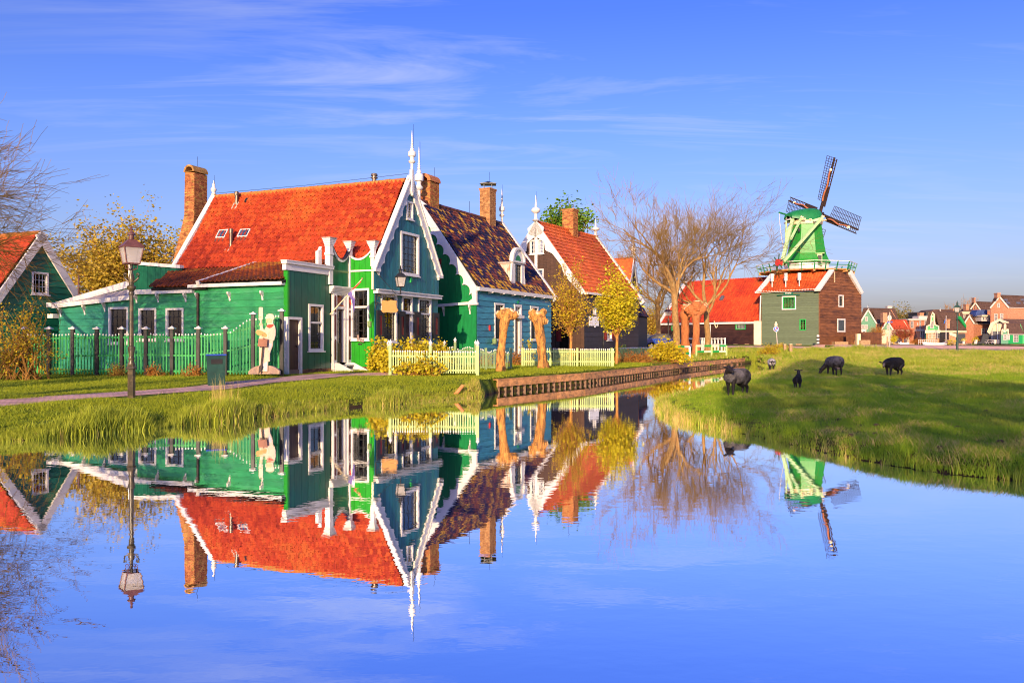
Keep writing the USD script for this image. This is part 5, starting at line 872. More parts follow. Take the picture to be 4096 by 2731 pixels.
# the windmill itself
MY = 96.0; MC = np.array([xat(3225, MY), MY]); mz = lambda fy: EYE + (CY - fy) / FX * MY
mill = thing('windmill', 'green octagonal windmill with dark lattice sails standing on the shed roof', 'windmill', v3(MC, mz(1078)))
prof = [(2.80, mz(1055)), (2.50, mz(1040)), (2.24, mz(1018)), (2.06, mz(985)), (1.92, mz(950)), (1.80, mz(922)), (1.72, mz(899))]; rot8 = math.radians(8)
for k in range(8):
    a0, a1 = rot8 + k * math.pi / 4, rot8 + (k + 1) * math.pi / 4; n = len(prof)
    A = np.array([[MC[0] + r * math.cos(a0), MC[1] + r * math.sin(a0), z_] for r, z_ in prof]); B = np.array([[MC[0] + r * math.cos(a1), MC[1] + r * math.sin(a1), z_] for r, z_ in prof]); i = np.arange(n - 1)
    part(mill, 'body_panel', tm(np.vstack([A, B]), np.c_[i, n + i, n + i + 1, i + 1]), M['mill_body_green'])
part(mill, 'skirt', spin(lathe([(2.52, mz(1082)), (2.52, mz(1053)), (2.2, mz(1050))], v3(MC, 0), 8, True), rot8 - math.pi / 8, v3(MC, 0)), M['white_paint'])
for k in range(8):
    a = rot8 + (k + .5) * math.pi / 4; c = v3(MC, mz(1064)) + 2.34 * np.array([math.cos(a), math.sin(a), 0])
    for o in (-.45, .45): part(mill, 'red_dot', beam(c + o * np.array([-math.sin(a), math.cos(a), 0]), c + o * np.array([-math.sin(a), math.cos(a), 0]) + .06 * np.array([math.cos(a), math.sin(a), 0]), .13), M['sign_red'])
part(mill, 'ring_beam', lathe([(1.72, mz(902)), (1.80, mz(900)), (1.82, mz(889)), (1.74, mz(887))], v3(MC, 0), 24), M['cream'])
for x, y in ((967, 1255),): c = at(*px('K', x, y), MY - 1.75); part(mill, 'window', cat([box(c, (.22, .12, .34)), box(c + (.0, -.03, 0), (.14, .12, .26))]), M['black_paint'])
hc = at(*px('L', 1745, 240), 94.0); part(mill, 'door_hood', cat([box(hc + (-.05, 0, -.1), (.55, .9, 1.3), -.4), box(hc + (0, 0, .62), (.95, 1.2, .07), -.4)]), M['mill_light_green']); part(mill, 'doorway', box(hc + (-.12, -.25, -.15), (.4, .5, 1.1), -.4), M['far_dark'])
# gallery
GZ, GR = mz(1081) - .18, 5.3; gph = math.radians(12)
oct_ = lambda r, z_, n=8: np.array([[MC[0] + r * math.cos(gph + (k + .5) * 2 * math.pi / n), MC[1] + r * math.sin(gph + (k + .5) * 2 * math.pi / n), z_] for k in range(n)])
part(mill, 'gallery_deck', spin(lathe([(GR, GZ - .14), (GR, GZ)], v3(MC, 0), 8, True), gph, v3(MC, 0)), M['old_plank'])
O0, O1 = oct_(GR - .05, GZ - .1), oct_(GR + .28, GZ + .82)
for k in range(8):
    j = (k + 1) % 8; part(mill, 'top_rail', beam(O1[k], O1[j], .07, .06), M['white_paint']); mid = lambda f: O0[k] + (O1[k] - O0[k]) * f
    part(mill, 'mid_rail', beam(O0[k] + (O1[k] - O0[k]) * .55, O0[j] + (O1[j] - O0[j]) * .55, .07, .07), M['mill_cap_green'])
    for f in (0, .33, .67): part(mill, 'baluster', beam(O0[k] * (1 - f) + O0[j] * f - (0, 0, .12), O1[k] * (1 - f) + O1[j] * f, .10, .08), M['mill_cap_green'])
    part(mill, 'gallery_joist', beam(oct_(2.0, GZ - .24)[k], oct_(GR, GZ - .24)[k], .2, .2), M['old_plank'])
for x, yt, yb in ((517, 430, 640), (720, 420, 632), (923, 415, 622)):
    b = RM.W(RM.pick('V', x, yb), .05); t = at(*px('V', x, yt), b[1]); m = t + (b - t) * .55; part(mill, 'strut', cat([beam(t, m, .30, .28), beam(m, b, .09, .09)]), M['white_paint'])
# cap, tail poles, sails
phi = math.radians(72); n3 = np.array([math.sin(phi), math.cos(phi), 0.0]); h3 = np.array([math.cos(phi), -math.sin(phi), 0.0]); Z3 = np.array([0, 0, 1.0]); cb = v3(MC, mz(887))
sec = []; NA = 13
for s, wd, ht, dz in ((-2.5, .75, .75, .25), (-1.8, 1.2, 1.35, .08), (-.9, 1.62, 1.72, .0), (0.0, 1.80, 1.90, 0), (.7, 1.72, 1.92, .0), (1.2, 1.35, 1.80, .05), (1.5, .9, 1.55, .12)):
    a = np.linspace(0, math.pi, NA); sec.append(cb + n3 * s + np.outer(np.sign(np.cos(a)) * np.abs(np.cos(a)) ** .8 * wd, h3) + np.outer(dz + np.sin(a) ** .85 * ht * .80, Z3))
Vs = np.vstack(sec); i, j = np.meshgrid(np.arange(len(sec) - 1), np.arange(NA - 1), indexing='ij'); a = i * NA + j; Fq = np.stack([a, a + 1, a + NA + 1, a + NA], -1).reshape(-1, 4)
e0_ = len(Vs); Vs = np.vstack([Vs, sec[0].mean(0), sec[-1].mean(0)]); ends = [[e0_, k + 1, k] for k in range(NA - 1)] + [[e0_ + 1, (len(sec) - 1) * NA + k, (len(sec) - 1) * NA + k + 1] for k in range(NA - 1)]
part(mill, 'cap', tm(Vs, np.vstack([np.vstack([Fq[:, [0, 1, 2]], Fq[:, [0, 2, 3]]]), ends])), M['mill_cap_green'], 30)
for s in (-1.6, -.8, 0, .7, 1.2): part(mill, 'cap_beam', beam(cb + n3 * s - h3 * 1.9, cb + n3 * s + h3 * 1.9, .16, .16), M['cream'])
for dh in (-.7, .7): part(mill, 'tail_window', framed(Plane(cb - n3 * 2.3 + h3 * dh * .3, h3, Z3), rect(-.45, .1, .45, .8), .12, -.05, .05), M['white_paint']); break
P = lambda k, x, y, Y: at(*px(k, x, y), Y)
for p, q, wd in ((P('K', 870, 1075, 95), P('V', 655, 300, 91.5), .34), (P('K', 1330, 1058, 93.4), P('V', 690, 245, 91.2), .26), (P('K', 1000, 1068, 94.2), P('K', 835, 1400, 92.8), .20), (P('K', 765, 1105, 96), P('K', 757, 1440, 93.2), .18), (P('K', 806, 1210, 95.5), P('V', 700, 60, 93), .20)): part(mill, 'tail_pole', beam(p, q, wd, wd), M['mill_light_green'])
for x, y, Y in ((870, 1075, 95), (1332, 1050, 93.4), (1003, 1062, 94.1), (765, 1098, 95.9)): part(mill, 'pole_end', beam(P('K', x, y, Y), P('K', x + 8, y - 18, Y), .30, .30), M['cream'])
part(mill, 'cross_beam', beam(P('K', 1190, 1110, 93.8), P('K', 1345, 1065, 93.6), .22, .26), M['mill_light_green'])
part(mill, 'brake_pole', tube([P('K', 650, 980, 94), P('K', 860, 1045, 95)], .10, 6), M['mill_cap_green']); part(mill, 'brake_rope', tube([P('K', 652, 985, 94), P('K', 668, 1180, 94), P('K', 690, 1380, 93.5), P('V', 690, 60, 93), P('V', 705, 190, 92.5)], .02, 4), M['cream'])
wc = P('V', 618, 262, 91.3); part(mill, 'winch_wheel', cat([tube([wc - n3 * .25, wc + n3 * .25], .38, 12)]), M['sign_red']); [part(mill, 'winch_spoke', beam(wc - n3 * .1 - np.cross(n3, Z3) * math.cos(a) * .95 - Z3 * math.sin(a) * .95, wc - n3 * .1 + np.cross(n3, Z3) * math.cos(a) * .95 + Z3 * math.sin(a) * .95, .09), M['bottle_green']) for a in (.3, 1.35, 2.4)]
hub = cb + n3 * 1.98 + Z3 * 0.95; th = math.radians(23); RS = 6.6
part(mill, 'windshaft', tube([cb + n3 * 1.1 + Z3 * .9, hub + n3 * .35 + Z3 * .03], .26, 10), M['iron'])
for k, (cs, sn) in enumerate([(math.cos(th), math.sin(th)), (-math.sin(th), math.cos(th)), (-math.cos(th), -math.sin(th)), (math.sin(th), -math.cos(th))]):
    r_ = Z3 * cs + h3 * sn; t_ = np.cross(n3, r_); s = holder(mill, 'sail'); o = hub + n3 * (.12 if k % 2 else -.12)
    tl = -t_      # lattice trails on one side
    part(s, 'stock', beam(o, o + r_ * RS, .30, .26, n3, .17, .16), M['sail_wood']); tw_ = lambda q: n3 * (.10 + .10 * q)
    L0_, L1_ = 1.5, RS - .05; nb = 19; ww = 1.38
    bars = [beam(o + r_ * x, o + r_ * x + tl * ww + n3 * (.30 * (1 - (x - L0_) / 5)), .045, .045) for x in np.linspace(L0_, L1_, nb)]
    for q in (.34, .67, 1.0): bars.append(beam(o + r_ * L0_ + tl * ww * q + n3 * .30 * q, o + r_ * L1_ + tl * ww * q, .045, .045))
    part(s, 'lattice', cat(bars), M['sail_wood'])
    part(s, 'leading_edge', cat([beam(o + r_ * 1.0 - tl * .52, o + r_ * (RS - .1) - tl * .46, .10, .09, n3)] + [beam(o + r_ * x, o + r_ * x - tl * .5, .05, .05) for x in np.linspace(3.0, RS - .3, 12)] + [slab(Plane(o + r_ * 1.0, -tl, r_), rect(.06, 0, .54, 2.3), -.03, .03)]), M['sail_wood'])
    zz = [o + r_ * (1.6 + 3.6 * f) + tl * (.10 * math.sin(f * 9)) - tl * .15 + n3 * -.2 for f in np.linspace(0, 1, 9)]; part(s, 'furled_cloth', tube(zz, .09, 6), M['sail_cloth'], True); part(s, 'cloth_block', box(zz[-1], (.24, .24, .24)), M['cream'])
# long barn
bn = thing('long_barn', 'long brown barn with a large red tiled roof left of the mill', 'barn', (xat(2850, 98), 98, 1.35))
f0, f1 = np.array([xat(2640, 103), 103.0]), np.array([xat(3033, 94.0), 94.0]); WF = wall(f0, f1); lf = np.linalg.norm(f1 - f0); w_ = lambda x, y: WF.pick('L', x, y); eb = w_(800, 945)[1]
wi, wj = rect(*w_(810, 955), *w_(925, 1018)), rect(*w_(100, 972), *w_(128, 1030))
boards_h(holder(bn, 'front_wall'), WF, rect(0, 1.2, lf, eb).difference(union([wi, wj])), .30, M['barn_brown'], .05); bars_window(bn, WF, wi, 6, 1, 'rail_green', 'white_paint', .10, 'far_white'); bars_window(bn, WF, wj, 2, 3, 'rail_green', 'white_paint', .12)
part(bn, 'eave_board', slab(WF, rect(-.2, eb - .12, lf, eb + .10), 0, .3), M['white_paint']); q = w_(535, 1000); part(bn, 'downpipe', slab(WF, rect(q[0] - .05, 1.3, q[0] + .05, eb), .05, .14), M['white_paint'])
e0 = WF.W((-.2, eb + .1), .3); e1 = WF.W((lf, eb + .1), .3); r1 = np.array([xat(3067, 99), 99, EYE + (CY - 1108) / FX * 99]); RB_ = Plane(e0, e1 - e0, r1 - e1); pr = RB_.picks('F', [(2640, 1292), (3034, 1286), (3067, 1109), (2749, 1128)]); RF = holder(bn, 'roof')
tile_roof(RF, RB_, Polygon([(pr[0][0], 0), (pr[1][0] + 2, 0), (pr[2][0] + 1, pr[2][1]), tuple(pr[3])]), .33, .40, ['red_tile_a'], 'barn_field', 0, wave=.07)
part(bn, 'verge_board', slab(RB_, Polygon([(pr[0][0] - .2, -.1), (pr[0][0] + .15, -.1), (pr[3][0] + .15, pr[3][1] + .1), (pr[3][0] - .3, pr[3][1] + .1)]), -.2, .14), M['white_paint'])
g1 = RB_.W(pr[3]); part(bn, 'gable_end', tri_wall([e0 + (.1, .1, 0), g1 + (.05, .1, -.1), g1 + (1.5, 8, -5.0), np.array([g1[0] + 1.5, g1[1] + 8, 1.3]), np.array([e0[0], e0[1], 1.3])]), M['barn_brown'])
rl0 = RB_.picks('L', [(632, 700), (690, 655)]); part(bn, 'roof_light', slab(RB_, rect(*rl0[0], *rl0[1]), .0, .2), M['far_pane']); q = WF.W(w_(605, 970), .2); part(bn, 'hanging_rope', tube([q + (-.25 + .5 * t, 0, .5 - 3.2 * t * (1 - t) * 1.0) for t in np.linspace(0, 1, 9)], .05, 5), M['cream'])
for x in (600, 700, 810, 938): q = w_(x, 1180); part(bn, 'foundation_block', slab(WF, rect(q[0] - .25, 1.2, q[0] + .25, q[1] + .04), 0, .12), M['wood_post'])
# ------------------------------------------------------------ the village across the river
QY, QZ = 150.0, 1.30
single('far_quay', cat([slab(Plane((0, 0, 0), (1, 0, 0), (0, 1, 0)), Polygon([(50, QY), (260, QY), (260, 400), (50, 400)]), .3, QZ + .02)]), M['quay_wood'], 'paved far bank with a low timber quay under the village houses', 'quay', kind='structure')
def fwin(t, pl, r, nx=2, ny=2, fm='far_white', name='window'):
    w = holder(t, name); part(w, 'frame', framed(pl, r, .075, -.05, .08), M[fm]); u0, v0, u1, v1 = r.bounds; part(w, 'pane', slab(pl, r.buffer(-.07, join_style=2), .0, .03), M['far_pane'])
    part(w, 'glazing_grid', slab(pl, union([rect(u0 + (u1 - u0) * k / nx - .025, v0, u0 + (u1 - u0) * k / nx + .025, v1) for k in range(1, nx)] + [rect(u0, v0 + (v1 - v0) * k / ny - .025, u1, v0 + (v1 - v0) * k / ny + .025) for k in range(1, ny)]), .03, .07), M[fm])
def fpix(k, x, y): return px(k, x, y)
def vhouse(name, label, k, xA, xB, xE, yE, yP, Y, gm, sm, rm, wins=(), swins=(), barge='far_white', bell=None, knob=None, plaster=None):
    """A far house from its gable's left and right edges, its long side's end, eave and peak rows."""
    A = np.array([xat(px(k, xA, 0)[0], Y), Y]); B = hit(A, (.96, -.28), px(k, xB, 0)[0]); E = hit(B, (.90, .44), px(k, xE, 0)[0]); t = thing(name, label, 'house', v3(B, QZ))
    G, S = wall(A, B), wall(B, E); g, l = np.linalg.norm(B - A), np.linalg.norm(E - B); ez = G.pick(k, xB, yE)[1]; rz = G.pick(k, (xA + xB) / 2, yP)[1]; dd, pp = (E - B) / l, (A - B) / g
    body = Polygon([(0, QZ), (g, QZ), (g, ez), (g / 2, rz - .05), (0, ez)]) if bell is None else Polygon(bell(g, ez, rz))
    part(t, 'gable_wall', slab(G, body, -.3, 0), M[gm]); part(t, 'side_wall', slab(S, rect(.0, QZ, l, ez), -.3, 0), M[sm]); part(t, 'rear_gable', slab(wall(E, E + (A - B)), Polygon([(0, QZ), (g, QZ), (g, ez), (g / 2, rz), (0, ez)]), -.2, 0), M[sm])
    RP = Plane(v3(B - pp * .2, ez - .1), v3(dd, 0), v3(pp, 0) * (g / 2 + .2) + np.array([0, 0, rz - ez + .1])); sl = math.hypot(g / 2 + .2, rz - ez + .1); R_ = holder(t, 'roof'); part(R_, 'slope', slab(RP, rect(.02, 0, l, sl), -.15, .05), M[rm])
    nr = max(4, int(sl / .32)); part(R_, 'tile_courses', cat([slab(RP, rect(.02, sl * q / nr, l, sl * q / nr + .07), .05, .10) for q in range(nr)]), M[rm], kind='stuff')
    RQ = Plane(v3(A + pp * .2 + dd * l, ez - .1), v3(-dd, 0), v3(-pp, 0) * (g / 2 + .2) + np.array([0, 0, rz - ez + .1])); part(R_, 'rear_slope', slab(RQ, rect(0, 0, l, sl), -.15, .05), M[rm])
    if barge and bell is None:
        for e, s in ((np.array([g + .2, ez - .1]), -1), (np.array([-.2, ez - .1]), 1)):
            pk = np.array([g / 2, rz + .12]); D_ = e - pk; n_ = np.array([-D_[1], D_[0]]) / np.linalg.norm(D_) * s; part(t, 'barge_board', slab(G, Polygon([pk, e, e + n_ * .24, pk + n_ * .24]), .02, .25), M[barge])
    part(t, 'eave_board', slab(S, rect(0, ez - .18, l, ez - .05), .0, .2), M['far_white'])
    for (a, b, c, d, nx, ny) in wins: fwin(t, G, rect(*G.pick(k, a, d), *G.pick(k, c, b)), nx, ny)
    for (a, b, c, d, nx, ny) in swins: fwin(t, S, rect(*S.pick(k, a, d), *S.pick(k, c, b)), nx, ny)
    return t, G, S, RP, g, l, ez, rz
def stack(t, k, x0, x1, y0, y1, Y, m='far_brick_b', d=1.0, pot=True):
    a, b = at(*px(k, x0, y1), Y), at(*px(k, x1, y0), Y); c = (a + b) / 2; w = b[0] - a[0]; part(t, 'chimney', cat([box((c[0], Y + d / 2, c[2]), (w, d, b[2] - a[2]))] + ([box((c[0], Y + d / 2, b[2] + .06), (w * 1.15, d * 1.15, .2))] if pot else [])), M[m])
t, G, S, RP, g, l, ez, rz = vhouse('village_house', 'green gabled house with brown roof nearest the mill, across the river', 'P', 60, 440, 990, 668, 335, 152, 'far_green', 'far_brick_b', 'far_tile', [(183, 520, 246, 625, 1, 1), (92, 715, 168, 815, 2, 1), (180, 715, 248, 815, 2, 1)])
finial(t, v3((np.array(G.O[:2]) + S.O[:2]) / 2, rz), .75, 1, .09); stack(t, 'P', 612, 713, 425, 660, 147, pot=False); stack(t, 'P', 725, 822, 285, 352, 158, 'far_white')
fwin(t, G, rect(*G.pick('P', 120, 905), *G.pick('P', 190, 862)), 1, 1); part(t, 'white_dado', slab(G, rect(*G.pick('P', 85, 1000), *G.pick('P', 210, 825)), .0, .03), M['far_white'])
t, G, S, RP, g, l, ez, rz = vhouse('village_house', 'small cream house with a bright red roof beside the dark red tree', 'P', 575, 842, 1240, 825, 605, 150, 'far_green', 'far_cream', 'far_red_tile', [(703, 722, 778, 815, 2, 1), (670, 958, 748, 1042, 4, 3)]); part(t, 'cream_wall', slab(G, rect(0, QZ, g, ez - .1), 0, .05), M['far_cream'])
def block(name, label, k, x0, x1, y0, y1, Y, m, wins=(), d=8, cor='far_white', dark=None):
    a, b = at(*px(k, x0, y1), Y), at(*px(k, x1, y0), Y); t = thing(name, label, 'house', (a[0], Y, QZ)); pl = wall(a[:2], b[:2]); w = b[0] - a[0]
    part(t, 'wall', cat([slab(pl, rect(0, QZ, w, b[2]), -d, 0)]), M[m]); part(t, 'cornice', slab(pl, rect(-.2, b[2] - .25, w + .2, b[2] + .05), -d, .25), M[cor])
    for (p, q, r, s, nx, ny) in wins: fwin(t, pl, rect(*pl.pick(k, p, s), *pl.pick(k, r, q)), nx, ny)
    return t, pl
t, pl = block('village_house', 'flat-roofed brick house with white cornice behind the dark red tree', 'P', 1238, 1720, 575, 1150, 160, 'far_brick', [(1275, 625, 1345, 790, 2, 2), (1480, 600, 1520, 790, 1, 2), (1605, 615, 1705, 790, 3, 2), (1425, 665, 1450, 730, 1, 1)]); stack(t, 'P', 1500, 1590, 445, 520, 161); part(t, 'parapet', slab(pl, rect(*pl.pick('P', 1500, 575), *pl.pick('P', 1720, 500)), -3, -.5), M['far_white']); p = pl.pick('P', 1390, 1000), pl.pick('P', 1600, 830); part(t, 'glass_veranda', slab(pl, rect(p[0][0], QZ, p[1][0], p[1][1]), 0, 2.0), M['far_pane']); part(t, 'veranda_roof', slab(pl, rect(p[0][0] - .2, p[1][1] - .3, p[1][0] + .2, p[1][1] + .1), 0, 2.3), M['far_white'])
for q in range(6): u = p[0][0] + (p[1][0] - p[0][0]) * q / 5; part(t, 'veranda_post', slab(pl, rect(u - .07, QZ, u + .07, p[1][1]), 2.0, 2.1), M['far_white'])
t, pl = block('village_house', 'dark flat-roofed house set back with white dormers and bare trees behind', 'P', 1650, 2330, 400, 1000, 178, 'far_dark', [(1690, 430, 1705, 495, 1, 1), (1830, 415, 1880, 520, 2, 1)], cor='flat_dark'); pq = pl.picks('P', [(1780, 395), (2330, 395), (2290, 340), (1850, 345)]); part(t, 'roof', slab(pl, Polygon(pq), -6, -.5), M['far_tile'])
t, *_ = vhouse('village_house', 'pale green gabled house with white verge and brown roof, set behind the bell gable', 'P', 1875, 2080, 2560, 560, 390, 168, 'moss_green', 'far_brick', 'far_tile'); finial(t, at(*px('P', 1982, 392), 166.5), .8, 1, .10); stack(t, 'P', 2290, 2352, 345, 410, 172)
bell = lambda g, ez, rz: [(0, QZ), (g, QZ), (g, ez), (g * .99, ez + .75), (g * .86, ez + .85), (g * .72, ez + (rz - ez) * .30), (g * .66, ez + (rz - ez) * .55), (g * .66, ez + (rz - ez) * .88), (g * .5, rz), (g * .34, ez + (rz - ez) * .88), (g * .34, ez + (rz - ez) * .55), (g * .28, ez + (rz - ez) * .30), (g * .14, ez + .85), (g * .01, ez + .75), (0, ez)]
t, G, S, RP, g, l, ez, rz = vhouse('village_house', 'brick house with ornate green bell gable edged in cream, by the flagpole', 'P', 1640, 1955, 2585, 835, 405, 151, 'far_bright_green', 'far_brick_b', 'far_tile', [(1700, 870, 1775, 1045, 2, 2), (1795, 870, 1872, 1045, 2, 2), (1740, 625, 1825, 800, 1, 1)], [(1905, 865, 2020, 1045, 2, 2)], bell=bell)
bg = Polygon(bell(g, ez, rz)); part(t, 'gable_edging', slab(G, bg.difference(bg.buffer(-.2)).intersection(rect(-1, ez, g + 1, rz + 1)), .0, .25), M['far_cream']); part(t, 'brick_front', slab(G, rect(.02, QZ, g - .02, ez - .55), .0, .06), M['far_brick_b']); part(t, 'cornice', cat([slab(G, rect(-.2, ez - .6, g + .2, ez - .05), .0, .35), slab(S, rect(0, ez - .5, l, ez - .1), .0, .3)]), M['far_cream']); q = G.pick('P', 1785, 515); part(t, 'scroll', slab(G, shapely.Point(q).buffer(.3).intersection(rect(q[0] - .3, q[1] - .1, q[0] + .3, q[1] + .2)), .0, .12), M['far_cream']); stack(t, 'P', 2155, 2218, 600, 800, 150)
sg2 = S.picks('Q', [(768, 625), (800, 625), (935, 850), (930, 905), (905, 870), (775, 690)]); part(t, 'far_gable_edge', slab(S, Polygon(sg2), .0, .3), M['far_bright_green'])
t, G, S, RP, g, l, ez, rz = vhouse('village_house', 'brown-tiled house with a wide white dormer above the lean-to terrace', 'Q', 640, 960, 1190, 970, 470, 165, 'far_brick', 'far_brick', 'far_tile')
D = wall(*[np.array([xat(px('Q', x, 0)[0], 160.5), 160.5]) for x in (790, 1255)]); dq = D.picks('Q', [(795, 720), (1110, 565), (1255, 560)]); part(t, 'dormer', slab(D, rect(0.2, dq[0][1], dq[1][0], dq[1][1]), -6, 0), M['far_white']); part(t, 'dormer_roof', slab(D, rect(.0, dq[1][1] - .1, dq[2][0], dq[1][1] + .35), -7, .5), M['far_cream'])
for x in (812, 910, 1008): fwin(t, D, rect(*D.pick('Q', x, 715), *D.pick('Q', x + 90, 595)), 3, 2)
stack(t, 'Q', 960, 1032, 360, 480, 163); part(t, 'upper_roof', slab(D, Polygon(D.picks('Q', [(840, 565), (1300, 560), (1310, 470), (990, 475)])), -7.5, -1), M['far_tile'])
t, G, S, RP, g, l, ez, rz = vhouse('village_house', 'low brick house with white-edged roof and a white dormer, left of the tall brick house', 'Q', 920, 1140, 1560, 790, 600, 158, 'far_brick', 'far_brick', 'far_tile', [], [(1322, 920, 1402, 1062, 1, 2), (1436, 918, 1500, 1040, 1, 2)])
D = wall(*[np.array([xat(px('Q', x, 0)[0], 156.0), 156.0]) for x in (1320, 1550)]); part(t, 'dormer', slab(D, rect(*D.pick('Q', 1330, 745), *D.pick('Q', 1545, 610)), -5, 0), M['far_white']); part(t, 'dormer_roof', slab(D, rect(*D.pick('Q', 1305, 632), *D.pick('Q', 1548, 603)), -5.5, .5), M['far_cream'])
for x in (1352, 1415, 1485): fwin(t, D, rect(*D.pick('Q', x, 725), *D.pick('Q', x + 52, 645)), 1, 1)
part(t, 'blue_tarpaulin', slab(D, Polygon(D.picks('Q', [(1250, 620), (1545, 600), (1545, 470), (1310, 465)])), -3, -1), mat('blue_cloth', (0.02, 0.04, 0.14), .6, .4, .6, dirt=(0.06, 0.11, 0.30), dscale=.4))
t, G, S, RP, g, l, ez, rz = vhouse('village_house', 'tall red brick house with stone-capped gable and roof windows', 'Q', 1548, 1965, 2600, 405, 150, 154, 'far_brick', 'far_brick_b', 'far_tile', [(1712, 315, 1772, 422, 1, 1), (1635, 565, 1712, 740, 1, 2), (1772, 560, 1850, 695, 1, 2)]); stack(t, 'Q', 1712, 1785, 90, 185, 151.5, 'far_brick_b')
for x, y in ((1855, 230), (1915, 300), (2165, 300), (2270, 225), (2330, 300)): q = RP.pick('Q', x, y + 40), RP.pick('Q', x + 70, y); part(t, 'roof_light', slab(RP, rect(*q[0], *q[1]), .05, .2), M['far_pane'])
t, G, S, *_ = vhouse('village_house', 'distant house with timbered brick gable and a tall narrow chimney', 'Q', 1055, 1295, 1700, 470, 292, 176, 'far_brick', 'far_brick', 'far_tile', barge='far_white'); stack(t, 'Q', 1158, 1188, 200, 300, 174); part(t, 'timber', cat([slab(G, rect(*G.pick('Q', x, 460), *G.pick('Q', x + 22, 340 + abs(x - 1172) * .9)), 0, .15) for x in (1105, 1160, 1215)]), M['far_dark'])
# gambrel house with a glass front
A, B = np.array([xat(px('Q', 1490, 0)[0], 149), 149.0]), np.array([xat(px('Q', 2040, 0)[0], 147), 147.0]); G = wall(A, B); t = thing('village_house', 'house with broad white gambrel gable and a tall glazed front', 'house', v3(A, QZ)); gp = G.picks('Q', [(1470, 1005), (1560, 785), (1770, 690), (1990, 770), (2040, 890)])
inner = [(q[0] + (.45 if i < 2 else -.45 if i > 2 else 0), q[1] - .42) for i, q in enumerate(gp)]; part(t, 'gambrel_board', slab(G, Polygon([tuple(q) for q in gp] + inner[::-1]), -.2, .6), M['far_cream']); part(t, 'glass_front', slab(G, Polygon([(gp[0][0] + 1.2, QZ)] + [tuple(q) for q in gp] + [(gp[4][0] - .3, QZ)]).buffer(-.1), -.6, -.3), M['far_pane'])
for x in (1585, 1715, 1835, 1960): q = G.pick('Q', x, 800); part(t, 'mullion', slab(G, rect(q[0] - .07, QZ, q[0] + .07, q[1]), -.3, .0), M['far_white'])
q = G.picks('Q', [(1585, 810), (1970, 795)]); part(t, 'transom', slab(G, rect(q[0][0], q[0][1] - .07, q[1][0], q[0][1] + .07), -.3, .02), M['far_white']); part(t, 'gable_panel', slab(G, Polygon(G.picks('Q', [(1600, 800), (1960, 790), (1770, 725)])), -.3, -.1), M['far_dark']); part(t, 'dark_flank', slab(G, rect(*G.pick('Q', 1510, 1170), *G.pick('Q', 1585, 830)), -.4, -.1), M['far_dark'])
[part(t, 'blind', slab(G, rect(*G.pick('Q', x, 990), *G.pick('Q', x + 110, 825)), -.3, -.2), M['far_cream']) for x in (1600, 1730)]; lw3 = v3((.9, .44), 0); part(t, 'roof', tri_wall([G.W(gp[2]), G.W(gp[3]), G.W(gp[4]), G.W(gp[4]) + lw3 * 16, G.W(gp[3]) + lw3 * 16, G.W(gp[2]) + lw3 * 16]), M['far_tile'])
t, G, S, RP, g, l, ez, rz = vhouse('village_house', 'tiny bright green house with a little bell gable at the water edge', 'Q', 1800, 1975, 2345, 1045, 800, 141, 'far_green', 'far_bright_green', 'far_tile', [(1848, 1060, 1935, 1195, 2, 2), (1942, 1060, 2012, 1190, 2, 2)], [(2090, 1060, 2205, 1250, 3, 3)], bell=bell)
bg = Polygon(bell(g, ez, rz)); part(t, 'gable_edging', slab(G, bg.difference(bg.buffer(-.14)).intersection(rect(-1, ez - .2, g + 1, rz + 1)), .0, .25), M['far_cream']); q = G.pick('Q', 1880, 990); part(t, 'scroll', slab(G, shapely.Point(q).buffer(.2), 0, .12), M['far_cream'])
# terrace things, boats, flagpole
def pot(x, y, r, h, label): c = at(*px('Q', x, y), 143); k = thing('terrace_planter', label, 'planter', (c[0], 143, QZ), 'planters on the far terrace'); part(k, 'tub', lathe([(r * .75, 0), (r, h)], (c[0], 143, QZ), 10), M['far_white'], 40); return c
for x, y, lb in ((905, 1230, 'low planter with round yellow shrub left of the terrace tables'), (1190, 1255, 'large tapered planter with straggling shrub in the terrace middle'), (1660, 1265, 'pale tall planter, first of the pair before the glass front'), (1735, 1265, 'pale tall planter, second of the pair before the glass front')): pot(x, y, .25 if x != 1190 else .32, .70, lb)
def rowboat(x0, x1, y, Y, label, m='boat_white'):
    a, b = at(*px('P', x0, y), Y), at(*px('P', x1, y), Y); L = b[0] - a[0]; t = thing('moored_boat', label, 'boat', (a[0], Y, 1.0)); n = 13; s = np.linspace(0, 1, n); wd = .6 * np.sin(np.pi * np.clip(s * .86 + .14, 0, 1)) ** .6; zt = 1.42 + .22 * (2 * s - 1) ** 2; V = []
    for q, w_, z_ in zip(s, wd, zt): V += [[a[0] + L * q, Y - w_, z_], [a[0] + L * q, Y - w_ * .6, 1.02], [a[0] + L * q, Y + w_ * .6, 1.02], [a[0] + L * q, Y + w_, z_]]
    i = np.arange(n - 1) * 4; part(t, 'hull', tm(np.array(V), np.vstack([np.c_[i + k, i + k + 4, i + k + 5, i + k + 1] for k in range(3)])), M[m]); part(t, 'thwart', cat([box((a[0] + L * q, Y, 1.36), (.25, 1.0, .05)) for q in (.35, .6)]), M['quay_wood']); return t
rowboat(305, 540, 1120, 146, 'white motor boat moored at the planks nearest the mill'); rowboat(1000, 1240, 1110, 146, 'white boat moored below the dark red tree'); rowboat(1590, 2140, 1125, 143.5, 'long low rowing boat lying before the bell gable house')
fp = at(*px('Q', 480, 1200), 144); t = thing('flagpole', 'tall white flagpole with a small flag on the far quay', 'flagpole', (fp[0], 144, QZ)); tp_ = at(*px('Q', 481, 612), 144); part(t, 'pole', tube([(fp[0], 144, QZ), tp_], [.07, .04], 8), M['far_white'], True)
